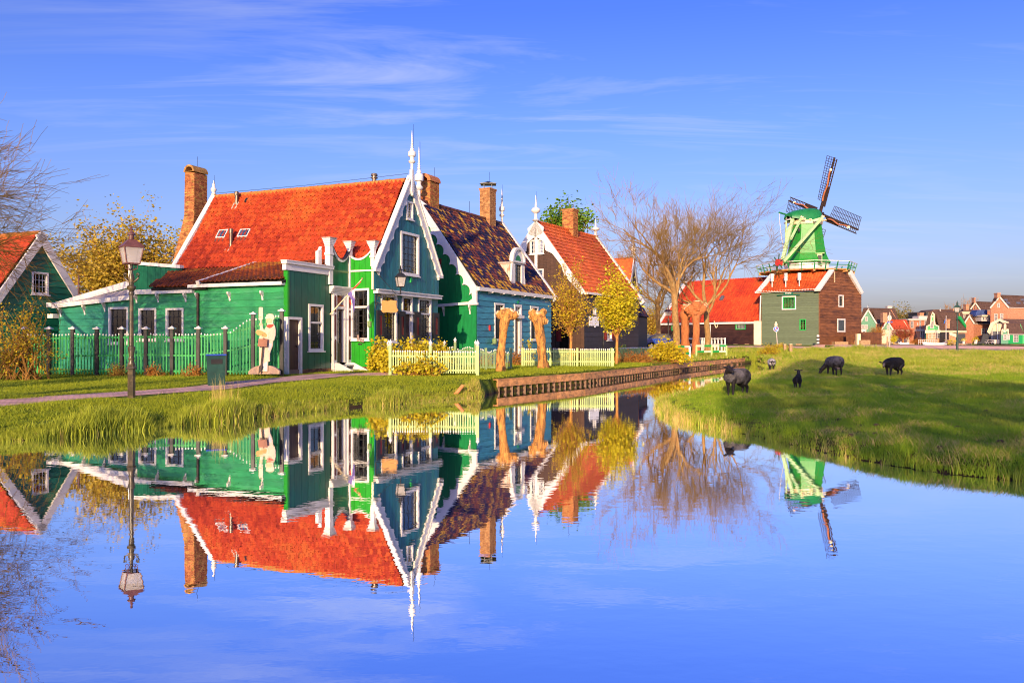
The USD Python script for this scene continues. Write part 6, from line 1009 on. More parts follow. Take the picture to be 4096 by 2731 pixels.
fl = [at(*px('Q', *p), 143.9) for p in ((470, 690), (455, 720), (432, 775), (430, 808), (445, 800), (462, 750))]; part(t, 'flag', tri_wall(fl), M['sign_blue'])
for i, (x0, x1, y) in enumerate([(310, 740, 1165), (770, 1330, 1170), (2110, 2700, 1180)]):
    a, b = at(*px('P', x0, y), 147), at(*px('P', x1, y), 147); t = thing('jetty', ['plank jetty under the first white boat', 'plank jetty below the dark red tree', 'plank jetty in front of the terrace'][i], 'jetty', (a[0], 147, 1)); part(t, 'deck', box(((a[0] + b[0]) / 2, 148, a[2]), (b[0] - a[0], 2.4, .14)), M['quay_wood'])
    for q in np.linspace(0, 1, 7): part(t, 'pile', box((a[0] + (b[0] - a[0]) * q, 146.8, .9), (.2, .2, 1.0)), M['quay_wood'])
a, b = at(*px('P', 1460, 1190), 145), at(*px('P', 1905, 1190), 145); t = thing('quay_railing', 'white railing on the far quay before the bell gable house', 'railing', (a[0], 145, QZ)); zt = at(*px('P', 1460, 1070), 145)[2]
for q in np.linspace(0, 1, 10): part(t, 'post', box((a[0] + (b[0] - a[0]) * q, 145, (zt + 1.0) / 2), (.07, .07, zt - 1.0)), M['far_white'])
for f in (1, .55): part(t, 'rail', box(((a[0] + b[0]) / 2, 145, 1.0 + (zt - 1.0) * f), (b[0] - a[0], .06, .08)), M['far_white'])
for i, (x0, x1, y0, y1) in enumerate([(480, 640, 1200, 1300), (1455, 1620, 1175, 1255)]):
    a, b = at(*px('Q', x0, y1), 142), at(*px('Q', x1, y0), 142); t = thing('picnic_table', ['wooden terrace table with benches right of the flagpole', 'white picnic table before the dark terrace wall'][i], 'table', (a[0], 142, QZ)); w = b[0] - a[0]; part(t, 'tabletop', box((a[0] + w / 2, 142, QZ + .62), (w, .7, .06)), M[['quay_wood', 'far_white'][i]])
    for q in (.12, .88): part(t, 'leg', cat([beam((a[0] + w * q, 141.5, QZ), (a[0] + w * q, 142.2, QZ + .6), .06), beam((a[0] + w * q, 142.5, QZ), (a[0] + w * q, 141.8, QZ + .6), .06)]), M[['quay_wood', 'far_white'][i]])
    for q in (-1, 1): part(t, 'bench', box((a[0] + w / 2, 142 + q * .6, QZ + .36), (w, .25, .05)), M[['quay_wood', 'far_white'][i]])
a, b = at(*px('Q', 1215, 1170), 146), at(*px('Q', 1505, 1050), 146); t = single('garden_wall', slab(wall(a[:2], b[:2]), Polygon([(0, QZ), (b[0] - a[0], QZ), (b[0] - a[0], b[2]), ((b[0] - a[0]) * .55, b[2]), ((b[0] - a[0]) * .38, b[2] - 1.4), (0, b[2] - 1.4)]), -.3, 0), M['far_dark'], 'dark stepped garden wall with pale coping on the terrace', 'wall')
a, b = at(*px('Q', 545, 1170), 147), at(*px('Q', 945, 1050), 147); t = thing('boat_shed', 'low shed with sloping white-edged roof right of the bell gable house', 'shed', (a[0], 147, QZ)); pl = wall(a[:2], b[:2]); w = b[0] - a[0]; pq = pl.picks('Q', [(545, 1010), (705, 1055), (945, 1045)]); part(t, 'wall', slab(pl, Polygon([(0, QZ), (w, QZ), (w, pq[2][1]), tuple(pq[1]), tuple(pq[0])]), -3, 0), M['far_dark']); part(t, 'brick_end', slab(pl, Polygon([(0, QZ), (pq[1][0], QZ), tuple(pq[1]), tuple(pq[0])]), 0, .1), M['far_brick_b']); part(t, 'barge_board', slab(pl, Polygon([tuple(pq[0]), tuple(pq[1]), (pq[1][0], pq[1][1] - .6), (pq[0][0], pq[0][1] - .5)]), .1, .3), M['far_cream'])
# ------------------------------------------------------------ fences
def fence(name, label, P, posts, hpost, hpick, pitch, pw, pm, post_m, rails, tipm='white_paint', knob=True, top=None, pt=.022, tip=True, postw=.10, group=None, base=.06):
    """A picket fence along P (two points); posts as fractions of its length; top(f) adds to a picket's height."""
    P = np.asarray(P, float); L = np.linalg.norm(P[1] - P[0]); t = thing(name, label, 'fence', v3(P[0], gz(*P[0])), group); pl = wall(P[0], P[1]); zg = lambda f: gz(*(P[0] + (P[1] - P[0]) * f)); top = top or (lambda f: 0.0)
    for f in posts:
        h_ = hpost + top(f); p = part(t, 'post', box(v3(P[0] + (P[1] - P[0]) * f, zg(f) - .1 + (h_ + .1) / 2), (postw, postw, h_ + .1), math.atan2(P[1][1] - P[0][1], P[1][0] - P[0][0])), M[post_m]); c = v3(P[0] + (P[1] - P[0]) * f, zg(f) + h_)
        if knob == 'flat': part(t, 'post_cap', cat([box(c + (0, 0, .02), (postw * 1.9, postw * 1.9, .04)), lathe([(postw * .95, .04), (.02, .10)], c, 4, True)]), M['white_paint'])
        elif knob: part(t, 'post_knob', lathe([(.055, 0), (.065, .015), (.03, .03), (.055, .06), (.07, .095), (.05, .135), (.02, .17), (.006, .21)], c, 10), M['white_paint'], 50)
    for r in rails:
        n = 6; fs = np.linspace(0, 1, n + 1)
        for a, b in zip(fs[:-1], fs[1:]): part(t, 'rail', beam(v3(P[0] + (P[1] - P[0]) * a, zg(a) + r + top(a) * (r > .5)), v3(P[0] + (P[1] - P[0]) * b, zg(b) + r + top(b) * (r > .5)), .03, .06), M[pm])
    s = pitch / 2
    while s < L:
        f = s / L
        if min(abs(f - q) for q in posts) * L > postw * .75:
            z0, z1 = zg(f) + base, zg(f) + hpick + top(f) + R.uniform(-.01, .01); u = s + R.uniform(-.006, .006); lean = R.uniform(-.008, .008)
            part(t, 'picket', slab(pl, Polygon([(u - pw / 2, z0), (u + pw / 2, z0), (u + pw / 2 + lean, z1), (u - pw / 2 + lean, z1)]), .016, .016 + pt), M[pm])
            if tip: part(t, 'picket_tip', slab(pl, Polygon([(u - pw / 2 + lean, z1), (u + pw / 2 + lean, z1), (u + pw / 2 + lean, z1 + .03), (u + lean, z1 + .06), (u - pw / 2 + lean, z1 + .03)]), .015, .017 + pt), M[tipm])
        s += pitch
    return t
fa, fb = np.array([xat(60, 28.6), 28.6]), np.array([xat(1131, 27.9), 27.9]); FL = np.linalg.norm(fb - fa)
fpx = [(98, 0), (196, 0), (291, 0), (388, 0), (487, 0), (584, 0), (688, 0), (794, 0), (902, 0), (1013, 0), (1127, 0)]; ff = [np.linalg.norm(hit(fa, fb - fa, x) - fa) / FL for x, _ in fpx]
rise = lambda f: .48 * float(ss(np.array(f), ff[8], ff[9])) + .10 * float(ss(np.array(f), ff[9], ff[10])) - .05 * math.sin(math.pi * ((f - ff[0]) / (ff[1] - ff[0]) % 1.0)) * (f < ff[8])
fence('picket_fence', 'bright green picket fence with black white-capped posts along the bakery wall', (fa, fb), ff, 1.60, 1.42, .112, .046, 'picket_green', 'black_paint', (.16, .72, 1.33), knob='flat', top=rise, postw=.11)
fence('picket_fence', 'pale green picket fence with white knobs around the yellow hedge', ((xat(1560, 28.3), 28.3), (xat(1916, 27.8), 27.8)), [.005, .46, .985], 1.02, .80, .084, .046, 'pale_green', 'pale_green', (.20, .66), base=.10)
fence('picket_fence', 'short return of the pale fence running back beside the yellow hedge', ((xat(1560, 28.3), 28.3), (xat(1548, 31.5), 31.5)), [.5, .98], .98, .80, .09, .046, 'pale_green', 'pale_green', (.20, .66), base=.10)
fence('picket_fence', 'dark rear fence with a wavy white-tipped top below the emerald gable', ((xat(1775, 35.0), 35.0), (xat(1905, 35.0), 35.0)), [.02, .35, .98], .98, .72, .07, .035, 'moss_green', 'moss_green', (.2, .6), top=lambda f: .16 * abs(math.sin(f * 6.3)))
fence('picket_fence', 'olive gate fence with wavy white tips behind the first pollard trunk', ((xat(1921, 33.2), 33.2), (xat(2046, 33.2), 33.2)), [.18, .60, .98], .80, .66, .055, .03, 'moss_green', 'moss_green', (.10, .58), top=lambda f: .14 * abs(math.cos(f * 5.5)), knob=False)
fence('picket_fence', 'long pale green picket fence behind the second pollard trunk', ((xat(2086, 37.6), 37.6), (xat(2458, 37.4), 37.4)), [.01, .31, .60, .97], .86, .78, .0875, .048, 'pale_green', 'pale_green', (.24, .68), knob=False, base=.04)
fence('picket_fence', 'pale green picket fence beyond the yellow pruned tree', ((xat(2472, 46), 46), (xat(2700, 52), 52)), [.02, .33, .66, .98], .80, .74, .10, .05, 'pale_green', 'pale_green', (.22, .62), knob=False)
fence('spiked_fence', 'low black fence with white spikes in front of the blue car', ((xat(2542, 58), 58), (xat(2700, 60), 60)), [.0, .5, 1.0], .62, .62, .22, .05, 'black_paint', 'black_paint', (.1, .3, .5), knob=False, tip=True)
a, b = (xat(2752, 70), 70.0), (xat(2902, 74), 74.0); t = thing('bridge_railing', 'white railing of the little bridge behind the pollard stump', 'railing', v3(a, gz(*a)))
for i, (A, B) in enumerate([((2752, 66), (2830, 72)), ((2798, 64), (2834, 66)), (((2846), 70), (2900, 67))]):
    p, q = np.array([xat(A[0], A[1]), A[1]]), np.array([xat(B[0], B[1]), B[1]])
    for f in np.linspace(0, 1, 5): r = p + (q - p) * f; part(t, 'post', box(v3(r, 1.0 + .45), (.12, .12, 1.1)), M['white_paint'])
    for z_ in (1.92, 1.45): part(t, 'rail', beam(v3(p, z_), v3(q, z_), .08, .12), M['white_paint'])
t = thing('barrier_fence', 'green and white banded rail fence at the ditch around the bare tree', 'fence', (xat(2740, 50), 50, .5))
Pb = [np.array([xat(x, Y), Y]) for x, Y in ((2714, 49), (2758, 50), (2785, 57), (2905, 58.5))]; hz_ = gz(*Pb[1])
for i, p in enumerate((Pb[0], Pb[1], Pb[2], Pb[3], (Pb[2] + Pb[3]) / 2)): part(t, 'post', box(v3(p, gz(*p) + .36), (.12, .12, .92)), M[['rail_green', 'white_paint', 'pale_green', 'pale_green', 'pale_green'][i]])
for (p, q) in ((Pb[0], Pb[1]), (Pb[2], Pb[3])):
    for z_ in (.82, .42, .06)[:3 if p is Pb[0] else 2]:
        n = 4 if p is Pb[2] else 2
        for k in range(n): part(t, 'rail', beam(v3(p + (q - p) * k / n, gz(*p) + z_), v3(p + (q - p) * (k + 1) / n, gz(*q) + z_), .06, .13), M[['cream', 'rail_green'][(k + (z_ < .5) + (p is Pb[0])) % 2]])
# ------------------------------------------------------------ timber edging of the ditch
t = thing('timber_revetment', 'low timber wall of posts and planks holding the far ditch bank', 'embankment', (REV[0][0], REV[0][1], 0)); RL = LineString(REV); s = 0.0
while s < RL.length - .3:
    L_ = min(R.uniform(1.6, 2.6), RL.length - s); p, q = np.array(RL.interpolate(s + .01).coords[0]), np.array(RL.interpolate(s + L_ - .02).coords[0]); pl = wall(p, q); w = np.linalg.norm(q - p)
    part(t, 'plank', slab(pl, rect(0, .19, w, .42 + R.uniform(-.012, .012)), .05, .10), M['old_plank'])
    part(t, 'plank', slab(pl, rect(0, -.12, w, .185), -.16, -.12), M['wet_plank']); part(t, 'capping', slab(pl, rect(0, .415, w, .445), -.10, .11), M['old_plank'])
    s += L_
s = .15
while s < RL.length: p = np.array(RL.interpolate(s).coords[0]); part(t, 'pile', box((p[0] + .01, p[1] + .02, -.03), (.11, .11, .44)), M['wet_plank']); s += .42
# ------------------------------------------------------------ lamps
def lantern(t, c, s, roof='copper', frame='copper', rot=.7, wb=.19, wt=.275, h=.36):
    """A four-sided lantern standing on the point c."""
    sp = lambda m: spin(m, rot, c)
    q = lambda r, z_: np.array([c + np.array([r * x, r * y, z_]) * s for x, y in ((1, 1), (-1, 1), (-1, -1), (1, -1))]); B, T = q(wb * .72, 0), q(wt * .72, h)
    for i in range(4):
        j = (i + 1) % 4; part(t, 'glass', sp(tm(np.vstack([B[i], B[j], T[j], T[i]]), [[0, 1, 2, 3]])), M['lamp_glass'])
    part(t, 'lantern_frame', sp(cat([beam(B[i], T[i], .022 * s) for i in range(4)] + [beam(B[i], B[(i + 1) % 4], .025 * s) for i in range(4)] + [beam(T[i], T[(i + 1) % 4], .03 * s) for i in range(4)])), M[frame])
    part(t, 'bulb_holder', lathe([(.06 * s, .02 * s), (.08 * s, .12 * s), (.03 * s, .16 * s)], c, 8), M['frosted'])
    part(t, 'lantern_roof', sp(lathe([(wt * 1.12 * s, h * s), (wt * 1.10 * s, (h + .02) * s), (.10 * s, (h + .17) * s)], c, 4, True)), M[roof]); o = c + np.array([0, 0, (h + .17) * s])
    part(t, 'lantern_vent', lathe([(.05 * s, -.01 * s), (.055 * s, .10 * s), (.09 * s, .10 * s), (.075 * s, .14 * s), (.03 * s, .17 * s), (.02 * s, .20 * s), (.04 * s, .225 * s), (.015 * s, .25 * s), (.03 * s, .27 * s), (.008 * s, .30 * s)], o, 10), M[roof], 40)
def street_lamp(label, base, H, pole='bronze_iron', roof='copper', rot=.7, arms=True):
    t = thing('street_lamp', label, 'street lamp', base); s = H / 3.75; c = np.array(base, float)
    part(t, 'pole_foot', lathe([(.085 * s, -.2), (.082 * s, .64 * s), (.11 * s, .66 * s), (.105 * s, .69 * s), (.085 * s, .72 * s), (.09 * s, .76 * s)], c, 8), M[pole])
    part(t, 'pole_shaft', lathe([(.075 * s, .76 * s), (.055 * s, .84 * s), (.07 * s, .88 * s), (.05 * s, .93 * s), (.075 * s, 1.10 * s), (.075 * s, 1.14 * s), (.048 * s, 1.16 * s), (.040 * s, 2.26 * s), (.055 * s, 2.29 * s), (.06 * s, 2.33 * s), (.045 * s, 2.36 * s), (.09 * s, 2.42 * s), (.095 * s, 2.47 * s), (.05 * s, 2.50 * s), (.055 * s, 2.60 * s), (.07 * s, 2.66 * s), (.035 * s, 2.76 * s), (.03 * s, 2.98 * s)], c, 12), M[pole], 40)
    if arms:
        for sg in (-1, 1): part(t, 'scroll_arm', tube([c + np.array([sg * x, 0, z_]) * s for x, z_ in ((.03, 2.55), (.10, 2.60), (.15, 2.66), (.17, 2.72), (.14, 2.76), (.11, 2.73), (.12, 2.70))], [.02 * s, .025 * s, .022 * s, .02 * s, .02 * s, .018 * s, .02 * s], 6), M[pole], True)
    lantern(t, c + (0, 0, 2.97 * s), s, roof, roof, rot)
    for i in range(4): a = rot + math.pi / 4 + i * math.pi / 2; part(t, 'lantern_strut', tube([c + (0, 0, 2.82 * s), c + np.array([.13 * math.cos(a), .13 * math.sin(a), 2.86]) * s, c + np.array([.15 * math.cos(a), .15 * math.sin(a), 2.97]) * s], .010 * s, 4), M[roof])
    return t
lamp0 = gpt(526, 1594); street_lamp('tall bronze lamp post with copper lantern on the lawn beside the brick path', lamp0, EYE + (CY - 913) / FX * lamp0[1] - lamp0[2])
lr = gpt(3829, 1411); street_lamp('green lamp post at the edge of the far road near the river', lr, EYE + (CY - 1206) / FX * lr[1] - lr[2], 'copper_green', 'copper_green', .95, False)
street_lamp('lamp post with reddish lantern just left of the big bare trunk', (xat(2673, 66), 66, gz(xat(2673, 66), 66)), 3.8, 'iron', 'copper', .6)
street_lamp('black lamp post in front of the long barn above the pollard stump', (xat(2787, 80), 80, gz(xat(2787, 80), 80)), 3.7, 'iron', 'iron', .75)
street_lamp('black lamp post half hidden in the yellow pruned tree', (xat(2413, 51), 51, gz(xat(2413, 51), 51)), 2.9, 'iron', 'iron', .75)
# bracket lamp and hanging sign on the teal gable
BRp = Plane(GP.W((.06, 0.0)), GP.N, (0, 0, 1)); k_ = lambda x, y: BRp.pick('G', x, y); t = thing('bracket_lamp', 'black lantern on a scrolled iron bracket fixed to the teal gable', 'wall lamp', GP.W((.06, 2.5)))
e = k_(528, 460); s0 = k_(265, 462); bar = beam(BRp.W((.0, e[1])), BRp.W((e[0] + .03, e[1])), .03, .03); part(t, 'bracket_bar', bar, M['iron']); part(t, 'wall_plate', slab(BRp, rect(-.02, k_(265, 612)[1], .03, e[1] + .03), -.02, .02), M['bronze_iron'])
for (cx0, cz0, r) in ((.18, -.14, .11), (.42, -.10, .08), (.62, -.09, .07), (.80, -.07, .05), (.12, -.36, .08)):
    a = np.linspace(0, 4.6, 16); part(t, 'scroll', tube([BRp.W((cx0 + r * (1 - q / 8) * math.cos(q), e[1] + cz0 + r * (1 - q / 8) * math.sin(q))) for q in a], .013, 5), M['bronze_iron'], True)
part(t, 'stay_chain', tube([GP.W(GP.pick('G', 285, 275), .12), BRp.W((e[0] * .80, e[1] + .02))], .012, 4), M['iron']); part(t, 'stay_hook', beam(GP.W(GP.pick('G', 285, 275), 0), GP.W(GP.pick('G', 285, 275), .14), .05), M['zinc'])
lc = BRp.W((e[0], k_(528, 385)[1])); part(t, 'lamp_arm', tube([BRp.W((e[0], e[1])), lc], .025, 8), M['iron']); lantern(t, lc, (k_(528, 165)[1] - k_(528, 385)[1]) / .86, 'iron', 'iron', .4, .17, .25, .40)
sgp = [k_(x, y) for x, y in ((330, 535), (352, 524), (395, 533), (425, 522), (470, 528), (490, 530), (485, 565), (490, 600), (505, 630), (490, 650), (440, 655), (395, 650), (350, 655), (332, 640), (335, 590))]
t = thing('hanging_sign', 'blank tan shaped board hanging under the bracket lamp', 'sign', BRp.W(sgp[0])); part(t, 'board', slab(BRp, Polygon(sgp).buffer(-.02).buffer(.02), -.02, .02), M['sign_tan'])
for x in (370, 460): q = k_(x, 530); part(t, 'hanger', tube([BRp.W((q[0], q[1] - .02)), BRp.W((q[0], e[1]))], .008, 4), M['iron'])
# flag on the portal
t = thing('house_flag', 'red white and violet flag hanging limp from a slanting white pole at the door', 'flag', EW.W(EW.pick('a', 48, 470)))
f0, f1 = EW.W(EW.pick('a', 48, 470), .05), at(*px('a', 445, 45), 30.0); part(t, 'pole', tube([f0, f1], [.022, .017], 8), M['cream'], True); part(t, 'pole_knob', lathe([(.02, -.03), (.04, 0), (.02, .04)], f1, 8), M['wood_post'])
def cloth(pts, m): 
    P_ = np.array([at(*px('a', *p), 30.9 - .9 * (p[0] - 100) / 345 + .04 * math.sin(i * 2.3)) for i, p in enumerate(pts)]); n = len(P_); part(t, 'cloth', tm(np.vstack([P_, P_ + (0, .01, 0)]), [[0, k, k + 1] for k in range(1, n - 1)] + [[n, n + k + 1, n + k] for k in range(1, n - 1)]), M[m])
cloth([(430, 62), (330, 160), (322, 178), (352, 165), (400, 118), (432, 82)], 'flag_red'); cloth([(352, 165), (322, 178), (318, 200), (345, 300), (360, 290), (356, 215)], 'flag_white'); cloth([(322, 178), (275, 222), (272, 240), (292, 248), (318, 300), (345, 455), (352, 400), (358, 290), (340, 230)], 'flag_blue'); cloth([(292, 300), (300, 360), (318, 352), (305, 300)], 'flag_red')
# ------------------------------------------------------------ litter bin, baker board, small signs
bp_ = gpt(858, 1543); t = thing('litter_bin', 'dark green box-shaped litter bin with a blue rim beside the brick path', 'litter bin', bp_); S_ = bp_[1] / FX; w, h_ = 62 * S_, 122 * S_; c = bp_ + (0, .15, 0)
part(t, 'body', spin(cat([hexa([(c[0] - w * .5, c[1] - w * .4, c[2] - .1), (c[0] + w * .5, c[1] - w * .4, c[2] - .1), (c[0] + w * .5, c[1] + w * .4, c[2] - .1), (c[0] - w * .5, c[1] + w * .4, c[2] - .1)], [(c[0] - w * .62, c[1] - w * .44, c[2] + h_), (c[0] + w * .56, c[1] - w * .44, c[2] + h_), (c[0] + w * .56, c[1] + w * .44, c[2] + h_ * .97), (c[0] - w * .62, c[1] + w * .44, c[2] + h_ * .97)])]), .38, c), M['bin_green'])
part(t, 'rim', spin(box(c + (-.01, 0, h_ + .012), (w * 1.24, w * .96, .035)), .38, c), M['bin_blue']); part(t, 'opening', spin(box(c + (0, -w * .43, h_ * .80), (w * .7, .03, h_ * .16)), .38, c), M['black_paint'])
BK = Plane((xat(1058, 27.4), 27.4, 0), (1, -.10, 0), (0, 0, 1)); K = lambda pts: Polygon([tuple(BK.pick('T', *p)) for p in pts]).buffer(0); Ks = lambda pts: K(pts).buffer(.012).buffer(-.012); t = thing('baker_figure', 'cut-out board of a baker holding a loaf and a raised peel', 'sign', BK.W(BK.pick('T', 360, 1440)))
fig = Ks([(285, 1400), (285, 760), (295, 690), (215, 640), (222, 600), (250, 585), (295, 585), (300, 520), (282, 470), (300, 448), (298, 400), (275, 365), (275, 155), (290, 140), (340, 140), (355, 155), (355, 370), (328, 395), (330, 450), (348, 475), (352, 540), (378, 590), (430, 510), (440, 470), (420, 420), (425, 360), (412, 330), (430, 285), (480, 268), (540, 275), (575, 310), (580, 360), (552, 400), (555, 455), (590, 520), (605, 600), (600, 690), (575, 780), (550, 805), (545, 900), (510, 985), (488, 1060), (490, 1200), (455, 1210), (445, 1400)])
part(t, 'board', slab(BK, fig, -.02, .02), M['baker_white'])
for nm, pts, m in (('face', [(425, 360), (432, 355), (510, 352), (540, 395), (520, 450), (470, 465), (432, 440), (420, 420)], 'baker_skin'), ('loaf', [(215, 632), (228, 600), (262, 588), (320, 600), (400, 640), (438, 680), (430, 722), (395, 728), (330, 700), (250, 680)], 'bread'), ('hand', [(345, 660), (365, 690), (385, 735), (340, 745), (310, 715), (345, 700)], 'baker_skin'), ('scarf', [(430, 492), (470, 480), (560, 475), (566, 500), (520, 540), (480, 552), (432, 525)], 'flag_red'), ('trouser_leg', [(365, 1240), (440, 1205), (435, 1390), (395, 1400), (365, 1330)], 'baker_blue'), ('trouser', [(470, 850), (530, 850), (520, 930), (480, 1000), (462, 960)], 'baker_blue'), ('hat_band', [(428, 345), (520, 345), (545, 372), (520, 356), (430, 358)], 'cream'), ('peel_mark', [(288, 330), (330, 330), (328, 342), (286, 344)], 'bread'), ('raised_hand', [(300, 450), (328, 450), (345, 480), (335, 500), (300, 500), (286, 472)], 'baker_skin')): part(t, nm, slab(BK, Ks(pts), .019, .025), M[m])
for nm, pts in (('eye', [(447, 385), (455, 380), (462, 386), (455, 392)]), ('eye', [(470, 378), (480, 373), (488, 379), (479, 385)]), ('mouth', [(438, 428), (455, 424), (458, 430), (442, 433)]), ('nose', [(436, 395), (443, 397), (440, 415), (430, 412)])): part(t, nm, slab(BK, K(pts), .024, .028), M['sign_brown' if nm != 'nose' else 'bread'])
for x, y0, y1 in ((318, 930, 1380), (345, 1060, 1300), (470, 620, 790)): part(t, 'fold_line', slab(BK, K([(x, y0), (x + 7, y0), (x + 4, y1), (x - 2, y1)]), .019, .023), M['baker_skin'])
part(t, 'stone_mound', slab(BK, Ks([(55, 1450), (60, 1400), (110, 1345), (200, 1300), (300, 1280), (440, 1280), (540, 1300), (620, 1345), (668, 1390), (668, 1450)]), -.16, -.03), M['plinth_stone'], 30)
t = thing('small_sign', 'blank brown board on a thin leaning stake in front of the baker figure', 'sign', BK.W(BK.pick('T', 300, 1440), .12)); part(t, 'board', slab(BK, K([(300, 757), (474, 760), (460, 912), (284, 908)]), .12, .15), M['sign_brown']); part(t, 'stake', slab(BK, K([(378, 742), (402, 742), (372, 1060), (350, 1270), (365, 1290), (335, 1390), (290, 1445), (300, 1300), (330, 1270), (350, 1060)]), .085, .115), M['sail_wood'])
# road sign, back of another sign, posts
sb = np.array([xat(3110, 84), 84.0]); zb = gz(*sb); t = thing('road_sign', 'round blue sign with a red slash on a pole before the mill shed', 'sign', v3(sb, zb)); SC = Plane(v3(sb, 0) + (0, -.05, 0), (1, 0, 0), (0, 0, 1)); c = SC.pick('L', 1258, 1013); r = 30 / 2.767 * 84 / FX
part(t, 'pole', tube([v3(sb, zb - .1), SC.W((c[0], c[1] + .3), -.05)], .045, 8), M['far_white'], True); part(t, 'disc', slab(SC, shapely.Point(c).buffer(r), -.02, .0), M['sign_white']); part(t, 'blue_face', slab(SC, shapely.Point(c).buffer(r * .90), .0, .01), M['sign_blue'])
sc_ = lambda pts: Polygon([(c[0] + r * x, c[1] + r * y) for x, y in pts]); part(t, 'scooter_symbol', slab(SC, union([sc_([(-.45, .25), (-.2, .62), (.0, .55), (-.12, .2), (.1, -.1), (.35, -.1), (.45, .1), (.2, .15), (.05, .35), (-.2, -.2), (-.5, -.3)]), shapely.Point(c + r * np.array([.35, -.38])).buffer(r * .2), shapely.Point(c + r * np.array([-.35, -.42])).buffer(r * .2), sc_([(-.5, -.35), (.4, -.35), (.45, -.05), (-.1, -.05)])]), .01, .016), M['sign_white'])
part(t, 'red_slash', slab(SC, sc_([(.52, .70), (.70, .52), (-.52, -.70), (-.70, -.52)]), .016, .024), M['sign_red']); part(t, 'pole_cap', lathe([(.12, 0), (.16, .15), (.12, .32), (.03, .5)], SC.W((c[0], c[1] + r), -.05), 8), M['cream'])
p = np.array([xat(3559, 74), 74.0]); zb = gz(*p); SC = Plane(v3(p, 0), (1, 0, 0), (0, 0, 1)); c = SC.pick('P', 773, 545); t = thing('road_sign', 'grey back of an oval sign with two blue street plates by the dyke', 'sign', v3(p, zb)); part(t, 'pole', tube([v3(p, zb - .1), SC.W((c[0], c[1] + .5))], .04, 8), M['far_white'], True); part(t, 'disc', slab(SC, affinity.scale(shapely.Point(c).buffer(.19), .95, 1.35), -.06, -.03), M['frosted']); q = SC.pick('P', 735, 655); part(t, 'street_plate', slab(SC, rect(q[0] - .10, q[1] - .05, q[0] + .12, q[1] + .06), .03, .05), M['sign_blue']); q = SC.pick('P', 812, 648); part(t, 'street_plate', slab(SC, rect(q[0] - .08, q[1] - .05, q[0] + .08, q[1] + .06), .03, .05), M['sign_blue'])
part(t, 'side_post', tube([v3(p + (-.18, .1), zb - .1), v3(p + (-.18, .1), zb + 1.0)], .05, 6), M['wood_post'])
for (k, x, yt, yb, wd, lbl) in (('L', 1355, 1185, 1272, .20, 'shorter wooden post at the meadow edge before the mill shed'), ('L', 1420, 1145, 1247, .22, 'taller wooden post at the meadow edge before the mill shed')):
    g0 = gpt(*px(k, x, yb)); h_ = (yb - yt) / WIN[k][2] * g0[1] / FX; t = thing('wooden_post', lbl, 'post', g0); part(t, 'post', hexa([g0 + (-wd / 2, -wd / 2, -.1), g0 + (wd / 2, -wd / 2, -.1), g0 + (wd / 2, wd / 2, -.1), g0 + (-wd / 2, wd / 2, -.1)], [g0 + (-wd / 2 - .02, -wd / 2, h_), g0 + (wd / 2 - .02, -wd / 2, h_ - .02), g0 + (wd / 2 - .02, wd / 2, h_ + .02), g0 + (-wd / 2 - .02, wd / 2, h_ + .03)]), M['wood_post']); part(t, 'sawn_top', box(g0 + (-.02, 0, h_ + .01), (wd * .9, wd * .9, .05)), M['cut_wood'])
g0 = np.array([xat(3272, 86), 86.0]); z0 = gz(*g0); t = thing('striped_bollard', 'black and white striped bollard at the corner of the mill shed', 'bollard', v3(g0, z0)); hh = 112 / 2.767 * 86 / FX
for i in range(6): part(t, 'band', lathe([(.14, z0 - .02 + hh * i / 6), (.14, z0 - .02 + hh * (i + 1) / 6)] + ([(.07, z0 + hh * 1.02)] if i == 5 else []), v3(g0, 0), 10), M['white_paint' if i % 2 else 'black_paint'], 40)
# fence, troughs and posts at the foot of the mill shed
pf = wall(K0 + (KR - K0) * .38 + WB.N[:2] * 1.2, KR + (KR - K0) * .28 + WB.N[:2] * 1.2); t = thing('paling_fence', 'rough brown paling fence at the foot of the brown mill shed', 'fence', pf.O); L_ = np.linalg.norm(KR - K0) * .88; u = 0.0
while u < L_: wd = R.uniform(.12, .17); zt = 2.72 + R.uniform(-.05, .07); part(t, 'pale', slab(pf, Polygon([(u, 1.25), (u + wd, 1.25), (u + wd, zt - .06), (u + wd / 2, zt + .04), (u, zt - .06)]), 0, .03), M['mill_brown']); u += wd + .015
for i, (x0, x1, y0, y1) in enumerate([(1902, 2055, 1152, 1192), (2185, 2300, 1135, 1192), (1800, 1862, 1118, 1190), (2100, 2146, 1140, 1190)]):
    a, b = at(*px('L', x0, y1), 90 + .5 * i), at(*px('L', x1, y0), 90 + .5 * i); t = single('stone_trough' if i != 2 else 'wooden_chest', box(((a[0] + b[0]) / 2, a[1] + .4, (1.2 + b[2]) / 2), (b[0] - a[0], .8, b[2] - 1.2), .1), M['wood_post'] if i != 2 else M['mill_brown'], ['long low stone trough before the paling fence', 'pale stone block at the right end of the paling fence', 'brown wooden chest against the mill shed corner', 'small stone block between trough and tall post'][i], 'trough' if i != 2 else 'chest')
a, b = at(*px('L', 2147, 1190), 91), at(*px('L', 2182, 1065), 91); single('gate_post', box(((a[0] + b[0]) / 2, 91, (1.2 + b[2]) / 2), (b[0] - a[0], .5, b[2] - 1.2)), M['cream'], 'tall pale gate post in the paling fence', 'post')
g0 = gpt(1815, 1541); single('leaning_log', tube([g0 + (0, 0, -.05), g0 + (.15, .05, .13), g0 + (.27, .1, .28)], [.06, .058, .05], 9), mat('raw_log', (0.50, 0.19, 0.06), .8, .2, 6), 'orange sawn log leaning at the foot of the pale fence', 'log')
